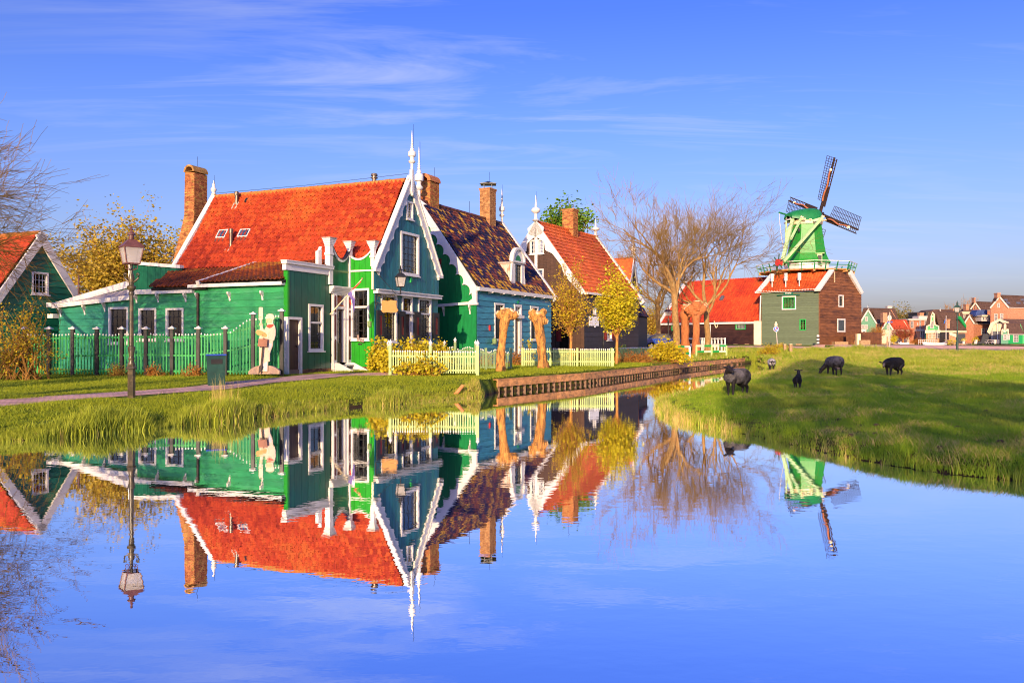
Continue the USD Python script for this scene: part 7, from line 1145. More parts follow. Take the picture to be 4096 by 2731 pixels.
# ------------------------------------------------------------ the parked car
c0 = np.array([xat(2650, 73), 73.0]); zc = gz(*c0); t = thing('parked_car', 'shiny blue convertible car with dark roof parked behind the bare trunks', 'car', v3(c0, zc)); CP2 = Plane(v3(c0, zc) + (0, -.85, 0), (1, .05, 0), (0, 0, 1))
bodyp = [(-1.75, .30), (-1.80, .62), (-1.70, .86), (-.95, .92), (.85, .90), (1.70, .78), (2.15, .62), (2.20, .35), (2.0, .26), (-1.6, .24)]; cabin = [(-1.25, .90), (-.75, 1.30), (-.15, 1.42), (.45, 1.38), (1.35, .88)]
wh = [(-1.15, .31), (1.40, .31)]; bp3 = Polygon(bodyp).buffer(.06).difference(union([shapely.Point(x, y).buffer(.37) for x, y in wh])); part(t, 'body', slab(CP2, bp3, -1.72, 0), M['car_blue']); part(t, 'under_body', slab(CP2, rect(-1.5, .25, 1.9, .6), -1.6, -.12), M['rubber'])
part(t, 'roof', slab(CP2, Polygon(cabin).difference(Polygon([(-1.0, .93), (-.68, 1.24), (-.15, 1.34), (.40, 1.30), (1.05, .93)])), -1.55, -.12), M['flat_dark']); part(t, 'side_window', slab(CP2, Polygon([(-1.0, .93), (-.68, 1.24), (-.15, 1.34), (.40, 1.30), (1.05, .93)]), -1.5, -.16), M['far_pane']); part(t, 'windscreen', slab(CP2, Polygon([(.42, 1.37), (1.36, .89), (1.40, .93), (.46, 1.41)]), -1.5, -.17), M['far_pane']); part(t, 'wing_mirror', box(CP2.W((.80, 1.0), .1), (.2, .12, .13)), M['car_blue'])
for x, y in wh:
    wl_ = holder(t, 'wheel'); a = CP2.W((x, y), -.02); part(wl_, 'tyre', tube([a, a - CP2.N * .22], .31, 18), M['rubber']); part(wl_, 'rim', tube([a + CP2.N * .01, a - CP2.N * .05], .19, 12), M['chrome'])
for x, n in ((2.16, 'headlight'), (-1.78, 'tail_light')):
    for d in (-.15, -1.4): part(t, n, box(CP2.W((x, .66), d), (.12, .3, .13)), M['sign_white' if n == 'headlight' else 'sign_red'])
part(t, 'door', slab(CP2, rect(-.35, .36, .80, .88).difference(rect(-.34, .37, .79, .87)), -.01, .008), M['black_paint'])
# ------------------------------------------------------------ sheep
def ball(p, r, n=16): return m3.Manifold.sphere(r, n).translate(tuple(map(float, p)))
def bone(p, r, q, s): return m3.Manifold.batch_hull([ball(p, r), ball(q, s)])
def shell(bones, edge=.03, it=14):
    m = m3.Manifold.batch_boolean(bones, m3.OpType.Add).refine_to_length(edge); k = m.to_mesh(); t_ = trimesh.Trimesh(k.vert_properties[:, :3], k.tri_verts, process=True)
    trimesh.smoothing.filter_taubin(t_, iterations=it); return t_
def sheep(label, base, size, face, neck, head, nose, fleece, hide='hide_black', legs=(0, 0, 0, 0), fat=1.0, lamb=False, blaze=None, udder=False):
    """Local axes: x forward, y left, z up; size is the height of the back; neck, head and nose are points in units of size."""
    t = thing('sheep' if not lamb else 'lamb', label, 'sheep' if not lamb else 'lamb', base, 'sheep grazing on the meadow'); s = size / .66; A = lambda p: np.array(p, float)
    def place(m, smooth=True, mt=None, name='part', tone=None):
        v = np.asarray(m.vertices) * s; c, q = math.cos(face), math.sin(face); v = np.c_[v[:, 0] * c - v[:, 1] * q, v[:, 0] * q + v[:, 1] * c, v[:, 2]] + base; part(t, name, trimesh.Trimesh(v, m.faces, process=False), M[mt], smooth)
    F_ = .9 if lamb else 1.0; B = [bone((.26, 0, .46), .145 * fat, (0, 0, .455), .17 * fat), bone((0, 0, .455), .17 * fat, (-.28, 0, .465), .155 * fat), bone((.26, 0, .46), .13 * fat, neck, .085 * F_), bone(neck, .085 * F_, head, .066), bone(head, .066, nose, .036)]
    hd, ns = A(head), A(nose); f = (ns - hd) / np.linalg.norm(ns - hd); side = np.cross((0, 0, 1.0), f); side /= np.linalg.norm(side); upv = np.cross(f, side)
    for i, (x, y) in enumerate(((.25, .085), (.25, -.085))):
        d = legs[i]; B += [bone((.24, y, .40), .075, (.25 + d * .5, y, .21), .034), bone((.25 + d * .5, y, .21), .034, (.245 + d, y, .035), .024), bone((.245 + d, y, .035), .026, (.265 + d, y, .018), .026)]
    for i, y in enumerate((.095, -.095)):
        d = legs[2 + i]; B += [bone((-.26, y, .42), .105, (-.19 + d * .4, y * 1.05, .29), .062), bone((-.19 + d * .4, y * 1.05, .29), .06, (-.33 + d * .8, y, .20), .031), bone((-.33 + d * .8, y, .20), .031, (-.30 + d, y, .035), .024), bone((-.30 + d, y, .035), .026, (-.28 + d, y, .018), .026)]
    B.append(bone((-.41, 0, .50), .035, (-.45, 0, .34), .022))
    place(shell(B, .028), True, hide, 'body')
    Fl = [bone((.26, 0, .475), .165 * fat, (0, 0, .475), .192 * fat), bone((0, 0, .475), .192 * fat, (-.27, 0, .485), .178 * fat), bone((.24, 0, .48), .15 * fat, A(neck) * .55 + A((.26, 0, .46)) * .45, .12), bone((-.26, .07, .44), .12, (-.24, .09, .36), .085), bone((-.26, -.07, .44), .12, (-.24, -.09, .36), .085)]
    fm = shell(Fl, .02, 10); v = np.asarray(fm.vertices); nrm = fm.vertex_normals; fm.vertices = v + nrm * ((meshkit.fbm(v * 26, 3, 3) - .5) * .035 + (meshkit.fbm(v * 7, 2, 9) - .5) * .03)[:, None]; place(fm, True, fleece, 'fleece')
    for sg in (1, -1):
        e0 = hd + side * sg * .055 + upv * .035; e1 = e0 + side * sg * .115 + upv * .012 - f * .02; ear = m3.Manifold.batch_hull([ball(e0, .018, 10), ball((e0 + e1) / 2 - upv * .004, .026, 10), ball(e1, .010, 10)]).to_mesh(); place(trimesh.Trimesh(ear.vert_properties[:, :3], ear.tri_verts), True, hide, 'ear')
        ey = m3.Manifold.sphere(.011, 10).translate(tuple(hd + side * sg * .058 + f * .035 + upv * .02)).to_mesh(); place(trimesh.Trimesh(ey.vert_properties[:, :3], ey.tri_verts), True, 'rubber', 'eye')
        nn = m3.Manifold.sphere(.007, 8).translate(tuple(ns + side * sg * .016 + f * .034 + upv * .008)).to_mesh(); place(trimesh.Trimesh(nn.vert_properties[:, :3], nn.tri_verts), True, 'rubber', 'nostril')
    mo = bone(ns + f * .030 - upv * .014 - side * .018, .006, ns + f * .030 - upv * .014 + side * .018, .006).to_mesh(); place(trimesh.Trimesh(mo.vert_properties[:, :3], mo.tri_verts), True, 'rubber', 'mouth')
    if blaze: b = bone(hd + f * .05 + upv * .040, .026, ns + upv * .012, .030).to_mesh(); place(trimesh.Trimesh(b.vert_properties[:, :3], b.tri_verts), True, blaze, 'blaze')
    if udder: u = shell([bone((-.24, 0, .30), .075, (-.27, 0, .26), .05)], .03, 6); place(u, True, 'hide_pale', 'udder')
    return t
def stand(fx, fy): g0 = gpt(fx, fy); return g0 - (0, 0, .012)
b = stand(2948, 1580); sheep('grey-black sheep standing nearest the ditch with its head turned back', b, 108 / FX * b[1], math.radians(218), (.40, .05, .60), (.46, .12, .665), (.50, .255, .605), 'fleece_grey', legs=(.02, -.03, .05, -.04), fat=1.0)
b = stand(3087, 1484); sheep('pale-backed sheep facing the camera, farthest by the ditch', b, 50 / FX * b[1], math.radians(256), (.38, 0, .50), (.46, 0, .50), (.53, 0, .40), 'fleece_pale', fat=1.12, blaze='hide_pale')
b = stand(3337, 1502); sheep('grey sheep seen from behind grazing with its head in the grass', b, 78 / FX * b[1], math.radians(97), (.38, .10, .36), (.43, .23, .20), (.44, .30, .07), 'fleece_grey', legs=(.02, -.02, .0, .03), fat=1.08, udder=True)
b = stand(3575, 1506); sheep('black sheep standing at the meadow sun line with lowered head', b, 78 / FX * b[1], math.radians(208), (.41, .0, .50), (.49, .02, .47), (.57, .05, .36), 'fleece_black', legs=(.03, -.04, .05, -.03), fat=1.0, blaze='hide_pale')
b = stand(3191, 1558); sheep('small black lamb seen from behind with ears held out', b, 62 / FX * b[1], math.radians(66), (.34, 0, .66), (.39, 0, .80), (.50, 0, .80), 'fleece_black', fat=.78, lamb=True)
# ------------------------------------------------------------ trees
def grow(rg, p, d, L, r, lev, segs, tips, up=.25, spread=.7, n=5, kids=(3, 5), minr=.006, droop=0.0, wig=.18, mx=6):
    """One limb and, from it, its side limbs. segs: (points, radii, level); tips: (point, direction)."""
    k = max(3, n - lev // 2); pts, q = [p], p.copy(); dd = d / np.linalg.norm(d)
    for i in range(k):
        dd = dd + rg.normal(0, wig, 3) * (1 if lev else .45); dd[2] += up * (.5 + .5 * (lev > 1)) / k * 2 - droop * (lev >= 2) / k; dd /= np.linalg.norm(dd); q = q + dd * L / k; pts.append(q.copy())
    rr = np.linspace(r, max(r * (.52 if lev < 3 else .35), minr * .7), k + 1); segs.append((np.array(pts), rr, lev)); tips.append((pts[-1], dd))
    if lev >= mx: return
    m = int(rg.integers(kids[0], kids[1] + 1))
    for j in range(m):
        f = rg.uniform(.32 if lev else .5, 1.0) if j else 1.0; i = min(k, max(1, int(round(f * k)))); base = pts[i]; ax = np.array(pts[i]) - pts[i - 1]; ax /= np.linalg.norm(ax)
        o = rg.normal(0, 1, 3); o -= ax * (o @ ax); o /= np.linalg.norm(o); a = spread * rg.uniform(.5, 1.2) * (.55 if j == 0 else 1); nd = ax * math.cos(a) + o * math.sin(a)
        grow(rg, base, nd, L * rg.uniform(.55, .85), max(rr[i] * rg.uniform(.5, .72) * (1.15 if j == 0 else 1), minr * .9), lev + 1, segs, tips, up, spread, n, kids, minr, droop, wig, mx)
def limbs(segs, lo, hi, sides):
    return cat([tube(p, r, sides if l <= 1 else 4 if l == 2 else 3, cap=l < 2) for p, r, l in segs if lo <= l <= hi])
def leafset(rg, P, n, size, spread, flat=.3, hang=0.0):
    """n leaf quads scattered round the points P; returns (mesh, tones)."""
    P = np.asarray(P); c = P[rg.integers(len(P), size=n)] + rg.normal(0, spread, (n, 3)); a = rg.normal(0, 1, (n, 3)); a[:, 2] = a[:, 2] * flat - hang; a /= np.linalg.norm(a, axis=1, keepdims=True); b = np.cross(a, rg.normal(0, 1, (n, 3))); b /= np.linalg.norm(b, axis=1, keepdims=True)
    s = size * rg.uniform(.45, 1.45, (n, 1)); v = np.stack([c - a * s * .5, c + b * s * .34, c + a * s * .55, c - b * s * .34], 1).reshape(-1, 3); f = np.arange(n)[:, None] * 4 + np.array([[0, 1, 2, 3]]); return tm(v, f), np.repeat(rg.random(n), 4)
def bare_tree(name, label, base, H, r, fork, lean=(0, 0), seed=1, spread=.62, kids=(3, 5), up=.35, droop=0, bark='bark_grey', twig='twig', first=4, wide=1.0, minr=.008, group=None, dirs=None, mx=6):
    rg = np.random.default_rng(seed); t = thing(name, label, 'tree', base, group); b = np.array(base, float); n = 6; z_ = np.linspace(0, fork, n); P_ = np.array([b + (lean[0] * (q / fork), lean[1] * (q / fork), q) + np.r_[rg.normal(0, .03, 2), 0] for q in z_]); P_[0] -= (0, 0, .15)
    rr = r * np.array([1.45, 1.08, 1.0, .95, .92, .95]); part(t, 'trunk', tube(P_, rr, 12), M[bark], True); segs, tips = [], []; Lr = (H - fork) * .50
    for i in range(first):
        a = i * 2.4 + rg.uniform(-.4, .4); e = rg.uniform(.35, .8) * wide if i else .12; d = np.array([math.sin(e) * math.cos(a), math.sin(e) * math.sin(a), math.cos(e)]) if dirs is None or i >= len(dirs) else np.array(dirs[i], float)
        grow(rg, P_[-1 - (i % 2) * (i > 1)], d, Lr * rg.uniform(.85, 1.1), r * (.72 if i == 0 else rg.uniform(.42, .6)), 1, segs, tips, up, spread, 5, kids, minr, droop, .18, mx)
    part(t, 'limbwork', limbs(segs, 0, 2, 7), M[bark], True, kind='stuff'); part(t, 'twigwork', limbs(segs, 3, 99, 3), M[twig], kind='stuff'); return t, tips, segs
Zg = lambda x, Y: gz(xat(x, Y), Y)
bare_tree('bare_tree', 'tallest bare tree with pale patched trunk beside the long barn', (xat(2710, 60), 60, Zg(2710, 60)), 11.2, .25, 4.6, (-.25, 0), 5, .66, (4, 5), .16, first=6, dirs=[(-.25, 0, 1), (-.8, .1, .75), (.55, .1, .85), (.1, .7, .8), (-.45, -.4, .9), (.2, -.3, 1)], minr=.0095, mx=5)
bare_tree('bare_tree', 'spreading bare tree with low drooping twigs in front of the red barn', (xat(2831, 63), 63, Zg(2831, 63)), 11.0, .22, 3.7, (-.1, 0), 12, .68, (4, 5), .14, .25, first=6, dirs=[(-.1, 0, 1), (.95, .1, .55), (-.55, .1, .8), (.5, -.3, .9), (.75, .3, .8), (-.2, .5, .8)], minr=.0095, mx=5)
bare_tree('bare_tree', 'slimmer bare tree standing beyond the blue car', (xat(2637, 78), 78, Zg(2637, 78)), 9.6, .22, 4.0, (-.15, 0), 21, .66, (4, 5), .16, twig='twig_orange', first=6, dirs=[(-.1, 0, 1), (-.7, 0, .8), (.6, 0, .8)], minr=.011, mx=5)
bare_tree('bare_tree', 'bare tree reaching in from the left edge above the cottage', (-18.6, 22.8, gz(-18.6, 22.8)), 8.4, .20, 3.3, (.1, 0), 33, .55, (4, 6), .12, .30, twig='twig', first=7, dirs=[(.2, 0, 1), (.9, .1, .85), (.95, .2, .62), (.6, .5, .9), (-.7, 0, .8), (.5, -.4, 1.0), (.95, -.2, .8)], minr=.006, mx=5)
for i, (x, y) in enumerate([(-22.0, 1.7), (-19.6, -2.1), (-17.8, -5.0)]): bare_tree('bare_tree', ['bare bank tree left of the viewer, the one nearest the cottage', 'bare bank tree left of the viewer, the middle one', 'bare bank tree left of the viewer, the one farthest back'][i], (x, y, gz(x, y)), 12.5, .30, 5.5, (0, 0), 41 + i, .5, (3, 3), .4, first=5, minr=.012, mx=4)
def leafy(name, label, base, H, r, cz, R3, n, size, leaf, seed, bark='bark_lit', twig='twig_orange', nst=30, stems=True, shape=None, spread=.09, clump=0):
    """A tree whose crown is an uneven ellipsoid R3 round height cz, with stems running through it."""
    rg = np.random.default_rng(seed); t = thing(name, label, 'tree', base); b = np.array(base, float); c = b + (0, 0, cz); part(t, 'trunk', tube([b - (0, 0, .15), b + (0, 0, .3), b + (.02, 0, cz - R3[2] * .7), c + (0, 0, R3[2] * .3)], [r * 1.3, r, r * .85, r * .4], 10), M[bark], True); P_, st = [], []
    for i in range(nst):
        d = rg.normal(0, 1, 3); d[2] = abs(d[2]) * 1.1 - .35; d /= np.linalg.norm(d); k = rg.uniform(.75, 1.08); e = c + d * np.array(R3) * k; s0 = c + (0, 0, -R3[2] * rg.uniform(.45, .85)); m = (s0 + e) / 2 + rg.normal(0, .08 * R3[0], 3) + (0, 0, -.05); q = np.linspace(0, 1, 7)[:, None]; curve = (1 - q) ** 2 * s0 + 2 * q * (1 - q) * m + q * q * e
        st.append(tube(curve, np.linspace(r * .28, .006, 7), 4, cap=False)); P_.append(curve[2:])
        for _ in range(4): j = rg.integers(2, 6); w = curve[j] + rg.normal(0, .22 * R3[0], 3) + (0, 0, .1 * R3[2]); st.append(tube([curve[j], (curve[j] + w) / 2 + rg.normal(0, .03, 3), w], [.012, .008, .004], 3, cap=False)); P_.append(np.array([w, (curve[j] + w) / 2, w]))
    part(t, 'branchwork', cat(st), M[twig], kind='stuff'); P_ = np.vstack(P_)
    m, tn_ = leafset(rg, P_, n, size, spread); part(t, 'crown', m, M[leaf], kind='stuff', tone=tn_); return t
leafy('pruned_tree', 'sparse reddish pruned tree with small gold leaves before the brown house', (xat(2283, 39.5), 39.5, gz(xat(2283, 39.5), 39.5)), 4.2, .075, 3.05, (1.10, 1.0, 2.15), 3000, .085, 'leaf_gold', 51, nst=64, spread=.10)
leafy('pruned_tree', 'dense yellow-green pruned tree with egg-shaped crown beside the dark side wall', (xat(2467, 41), 41, gz(xat(2467, 41), 41)), 4.4, .075, 2.95, (1.06, 1.0, 2.05), 8500, .115, 'leaf_lime', 52, nst=60, spread=.16)
leafy('willow_tree', 'yellow-brown willow in young leaf behind the bakery annexe', (xat(500, 46), 46, gz(-20, 46)), 8, .25, 5.0, (3.9, 2.8, 2.8), 26000, .15, 'leaf_willow', 53, bark='bark_grey', nst=110, spread=.30)
leafy('chestnut_tree', 'green leafy treetop showing behind the brown house chimney', (xat(2265, 76), 76, gz(4, 76)), 13, .3, 11.0, (2.3, 2.3, 2.5), 5200, .30, 'leaf_green', 54, nst=50, spread=.35)
leafy('distant_tree', 'pale green tree behind the first village house', (xat(3608, 190), 190, 1.4), 9, .3, 5.2, (2.9, 2.9, 4.0), 2600, .35, 'leaf_far', 55, nst=50, spread=.4); leafy('distant_tree', 'hazy reddish tree between pale green tree and brick house', (xat(3652, 230), 230, 1.4), 9, .3, 4.6, (3.2, 3.2, 3.2), 1400, .4, 'leaf_willow', 56, nst=60, spread=.4)
leafy('ornamental_tree', 'dark red leafy tree on the far quay beside the red roof', (xat(3612, 147), 147, 1.3), 5, .15, 1.85, (2.0, 1.6, 1.15), 2600, .16, 'leaf_red', 57, nst=60, spread=.2); leafy('ornamental_tree', 'orange bare-twigged bush tree in front of the green gabled house', (xat(3505, 147), 147, 1.3), 5, .15, 2.0, (1.7, 1.4, 1.35), 900, .12, 'leaf_rust', 58, nst=110, spread=.2)
leafy('conifer_bush', 'bright yellow-green conifer bush beside the cream house', (xat(3575, 145.5), 145.5, 1.3), 2, .08, .85, (.52, .5, .85), 1200, .14, 'leaf_lime', 59, nst=30, spread=.12)
leafy('distant_tree', 'orange-brown tree seen in the gap between shed and barn', (xat(2612, 160), 160, 1.4), 9, .3, 4.2, (3.4, 3, 3.6), 2200, .32, 'leaf_willow', 60, nst=60, spread=.35)
for i, (x, H_, sd_) in enumerate(((3790, 8.6, 61), (3842, 8.8, 62), (3472, 6.6, 63))): bare_tree('bare_tree', ['bare distant tree above the dark flat roof, left of two', 'bare distant tree behind the far lamp head, right of two', 'bare distant treetop just right of the mill shed'][i], (xat(x, 200), 200, 1.4), H_, .22, 2.8, (0, 0), sd_, .6, (3, 3), .3, twig='twig_orange', first=6, minr=.02, mx=5)
# pollards
def pollard(label, base, H, r, lean, knobs, seed, bark='bark_lit', dark_foot=False):
    rg = np.random.default_rng(seed); t = thing('pollard_tree', label, 'tree', base); b = np.array(base, float); n = 12; q = np.linspace(0, 1, n); C_ = np.array([b + (lean * f * f, 0, H * f - .12 * (i == 0)) for i, f in enumerate(q)]); rr = r * np.interp(q, [0, .06, .15, .5, .8, .92, 1], [1.45, 1.2, 1.0, .88, .9, 1.1, 1.15]); m = tube(C_, rr, 20); v = np.asarray(m.vertices); a = np.arctan2(v[:, 1] - b[1], v[:, 0] - b[0] - lean * ((v[:, 2] - b[2]) / H) ** 2); w = (meshkit.noise(np.stack([a * 2.6, a * 0, (v[:, 2] - b[2]) * 1.6], -1), seed) - .5) * r * .55 + (meshkit.noise(np.stack([np.cos(a) * 3, np.sin(a) * 3, (v[:, 2] - b[2]) * 7], -1), seed + 3) - .5) * r * .26; v = v + np.c_[np.cos(a) * w, np.sin(a) * w, 0 * w]; part(t, 'trunk', tm(v, m.faces), M[bark], True)
    top = C_[-1]; ks = []
    for (x, y, z_, k) in knobs: ks.append(bone(top + (0, 0, -.05), r * 1.0, top + (x, y, z_), k))
    hm = shell(ks, .06, 6); v = np.asarray(hm.vertices); hm.vertices = v + hm.vertex_normals * ((meshkit.fbm(v * 9, 3, seed) - .5) * r * .55)[:, None]; part(t, 'head', hm, M[bark], True)
    for (x, y, z_, k) in knobs:
        d = np.array([x, y, z_ + .1]); d /= np.linalg.norm(d); e = top + (x, y, z_) + d * k * .8; part(t, 'cut_face', tube([e - d * .06, e + d * .03], k * .62, 10), M['cut_wood'])
        for j in range(4): e2 = top + np.array((x, y, z_)) * rg.uniform(.2, .9) + rg.normal(0, k * .6, 3); part(t, 'burr', lathe([(k * .40, -.05), (k * .34, .02), (k * .2, .07), (.01, .09)], e2, 8), M[bark], True)
    return t
b = gpt(2003, 1487); s = b[1] / FX; pollard('pollard trunk with cut knobs before the blue house, the left and darker-footed one', b, 222 * s, 17 * s, 18 * s, [(-22 * s, -.06, 6 * s, 17 * s), (-8 * s, -.10, 20 * s, 14 * s), (18 * s, -.06, 12 * s, 20 * s), (38 * s, -.02, 6 * s, 16 * s), (6 * s, .1, 16 * s, 16 * s)], 71)
b = gpt(2171, 1477); s = b[1] / FX; pollard('pollard trunk leaning left with two raised knobs before the pale fence', b, 205 * s, 20 * s, -22 * s, [(-18 * s, -.06, 20 * s, 17 * s), (2 * s, -.08, 8 * s, 17 * s), (24 * s, -.04, 24 * s, 14 * s), (30 * s, .0, -14 * s, 13 * s), (-20 * s, .05, 2 * s, 15 * s)], 72)
b = np.array([xat(2785, 61), 61, Zg(2785, 61)]); s = 61 / FX; mat('bark_orange', (0.40, 0.13, 0.042), .9, .3, 6, (3, 3, .7), bump=.9, bscale=14); pollard('orange forked pollard stump between the two big bare trees', b, 165 * s, 15 * s, 0, [(-26 * s, 0, 26 * s, 18 * s), (26 * s, 0, 26 * s, 18 * s), (0, -.1, 40 * s, 20 * s), (-40 * s, 0, 22 * s, 10 * s), (34 * s, .1, 34 * s, 14 * s)], 73, 'bark_orange')
b = np.array([xat(2741, 62), 62, Zg(2741, 62)]); s = 62 / FX; pollard('dark cleft pollard stump directly behind the tallest bare tree', b, 175 * s, 17 * s, 0, [(0, -.1, 14 * s, 18 * s), (14 * s, .1, 20 * s, 14 * s)], 74, 'bark_orange')
# ------------------------------------------------------------ shrubs and hedges
def shrub(name, label, c, R3, n, size, leaf, seed, stems=26, twig='twig_orange', spread=.07, hang=0, cat_='shrub', upright=.6, kd=None):
    rg = np.random.default_rng(seed); t = thing(name, label, cat_, c); c = np.array(c, float); st, P_ = [], []
    for i in range(stems):
        b0 = c + np.r_[rg.uniform(-.7, .7) * R3[0], rg.uniform(-.7, .7) * R3[1], -.05]; e = c + np.array([rg.uniform(-1, 1) * R3[0], rg.uniform(-1, 1) * R3[1], 0]); u = np.clip(1 - ((e[:2] - c[:2]) / np.array(R3[:2])) ** 2, .05, 1).prod() ** .5; e[2] += R3[2] * u * rg.uniform(.55, 1.05); m = b0 * .55 + e * .45; m[2] = c[2] + (e[2] - c[2]) * upright; q = np.linspace(0, 1, 6)[:, None]; cv = (1 - q) ** 2 * b0 + 2 * q * (1 - q) * m + q * q * e; st.append(tube(cv, np.linspace(.016, .005, 6), 4, cap=False)); P_.append(cv[2:])
        for _ in range(3): j = rg.integers(2, 6); w = cv[j] + rg.normal(0, .2 * R3[0] ** .5, 3) * .6 + (0, 0, .08); w[2] = max(w[2], c[2] + .03); st.append(tube([cv[j], w], [.007, .003], 3, cap=False)); P_.append(np.array([w, (w + cv[j]) / 2]))
    part(t, 'stemwork', cat(st), M[twig], kind='stuff'); P_ = np.vstack(P_); m, tn_ = leafset(rg, P_, n, size, spread, .6, hang); part(t, 'foliage', m, M[leaf], kind='stuff', tone=tn_); return t
def gshrub(name, label, fx, Y, hw, dp, h_, *a, **k): x = xat(fx, Y); return shrub(name, label, (x, Y, gz(x, Y)), (hw, dp, h_), *a, **k)
gshrub('twiggy_bush', 'large twiggy bush with orange stems and young leaves at the left edge', 85, 25.6, 1.12, .8, 2.75, 2600, .07, 'leaf_gold', 81, 90, spread=.10, upright=.75)
gshrub('hedge', 'dense yellow-green hedge inside the pale fence before the teal gable', 1655, 29.5, 1.15, .50, 1.18, 7600, .12, 'leaf_hedge', 82, 90, spread=.09, cat_='hedge'); gshrub('hedge', 'leafy hedge sprays growing out through the pale fence', 1690, 27.85, .95, .12, .66, 800, .11, 'leaf_hedge', 83, 30, spread=.07, cat_='hedge'); gshrub('hedge', 'tall hedge end left of the pale fence at the green bay', 1530, 30.6, .45, .4, 1.35, 2200, .12, 'leaf_hedge', 84, 40, spread=.09, cat_='hedge')
gshrub('twiggy_bush', 'low rust-coloured bush above the timber wall', 2535, 43.6, 1.25, .5, .55, 1300, .07, 'leaf_rust', 85, 90, spread=.10, upright=.5); gshrub('flowering_bush', 'bright yellow bush at the end of the pale fences', 2672, 46.2, 1.10, .8, 1.15, 3600, .13, 'flower_yellow', 86, 60, spread=.10)
for i, (fx, yb, w, h_) in enumerate(((3080, 1402, .95, .95), (3040, 1412, .7, .55), (3120, 1410, .7, .5))): b = gpt(fx, yb); shrub('rapeseed_clump', ['tall yellow flowering clump before the road sign', 'yellow flowering weeds left of the tall clump', 'yellow flowering weeds right of the tall clump'][i], b, (w, .6, h_), 1300, .08, 'flower_yellow', 87 + i, 50, 'twig_orange', .08, cat_='plant')
gshrub('garden_shrub', 'small shrub with bright shoots between the pollards by the blue wall', 2105, 39.6, .38, .3, 1.45, 260, .09, 'leaf_lime', 91, 14, spread=.06); gshrub('garden_shrub', 'rusty low shrub under the blue house window', 1945, 38.2, .5, .3, .65, 500, .06, 'leaf_rust', 92, 30); gshrub('garden_shrub', 'rusty shrub beside the blue house door', 2062, 38.6, .4, .3, .75, 450, .06, 'leaf_rust', 93, 30); gshrub('garden_shrub', 'dark green round bush under the dark side wall', 2478, 52.5, .55, .5, .85, 1500, .08, 'leaf_green', 94, 40, spread=.09); gshrub('garden_shrub', 'yellow leaved shrub behind the long pale fence', 2300, 42, .8, .4, .70, 420, .11, 'leaf_gold', 95, 24); gshrub('garden_shrub', 'leafy dark shrub at the corner of the emerald gable', 1765, 33.6, .5, .4, 1.35, 700, .10, 'leaf_hedge', 96, 26)
for i, (fx, w) in enumerate(((470, .35), (620, .3), (770, .35))): gshrub('garden_shrub', ['dry heather tuft before the green fence near the lamp', 'rusty low plants before the green fence right of the lamp', 'rusty low plants before the green fence by the bin'][i], fx, 27.5, w, .25, .38, 500, .05, ['leaf_willow', 'leaf_rust', 'leaf_rust'][i], 97 + i, 40, spread=.05)
b = at(*px('P', 1470, 1120), 147); shrub('garden_shrub', 'clipped red hedge on the far quay', (b[0], 147, 1.3), (1.5, .6, .95), 1400, .14, 'leaf_rust', 101, 30, spread=.12); b = at(*px('P', 350, 1080), 146.5); shrub('garden_shrub', 'pink blossoming bush on the far quay by the mill shed', (b[0], 146.5, 1.3), (1.5, .7, 1.2), 1500, .14, 'leaf_pink', 102, 40, spread=.12); b = at(*px('Q', 605, 1200), 146); shrub('garden_shrub', 'yellow-green shrub on the terrace right of the flagpole', (b[0], 146, 1.3), (.8, .5, .9), 700, .14, 'leaf_lime', 103, 24, spread=.12); b = at(*px('Q', 905, 1190), 143); shrub('garden_shrub', 'round yellow shrub in the low terrace planter', (b[0], 143, 1.75), (.32, .3, .45), 300, .1, 'leaf_lime', 104, 12, spread=.07); b = at(*px('Q', 1190, 1180), 143); shrub('garden_shrub', 'straggling gold shrub in the large terrace planter', (b[0], 143, 1.75), (.6, .4, .8), 350, .12, 'leaf_gold', 105, 20, spread=.1)
# ------------------------------------------------------------ grass, reeds
def tuft(rg, n, rad, h0, h1, w, lean, seg=3):
    """n bent blades rooted in a small disc; returns (mesh, tone)."""
    V, Fc, T = [], [], []
    for i in range(n):
        a, r = rg.uniform(0, 6.28), rad * math.sqrt(rg.random()); p = np.array([r * math.cos(a), r * math.sin(a), -.02]); h_ = rg.uniform(h0, h1); b = rg.uniform(0, 6.28); d = np.array([math.cos(b), math.sin(b), 0]); s = np.array([-d[1], d[0], 0]); c = rg.uniform(0, 6.28); s = np.array([math.cos(c), math.sin(c), 0]); L_ = rg.uniform(.1, 1) * lean; k = len(V)
        for j in range(seg + 1): f = j / seg; ww = w * (1 - f ** 1.6) * .5; q = p + d * L_ * h_ * f * f + np.array([0, 0, h_ * f * (1 - .25 * L_ * f)]); V += [q - s * ww, q + s * ww] if j < seg else [q]
        for j in range(seg - 1): o = k + 2 * j; Fc += [[o, o + 1, o + 3], [o, o + 3, o + 2]]
        Fc.append([k + 2 * seg - 2, k + 2 * seg - 1, k + 2 * seg]); T += [rg.random()] * (2 * seg + 1)
    return np.array(V), np.array(Fc), np.array(T)
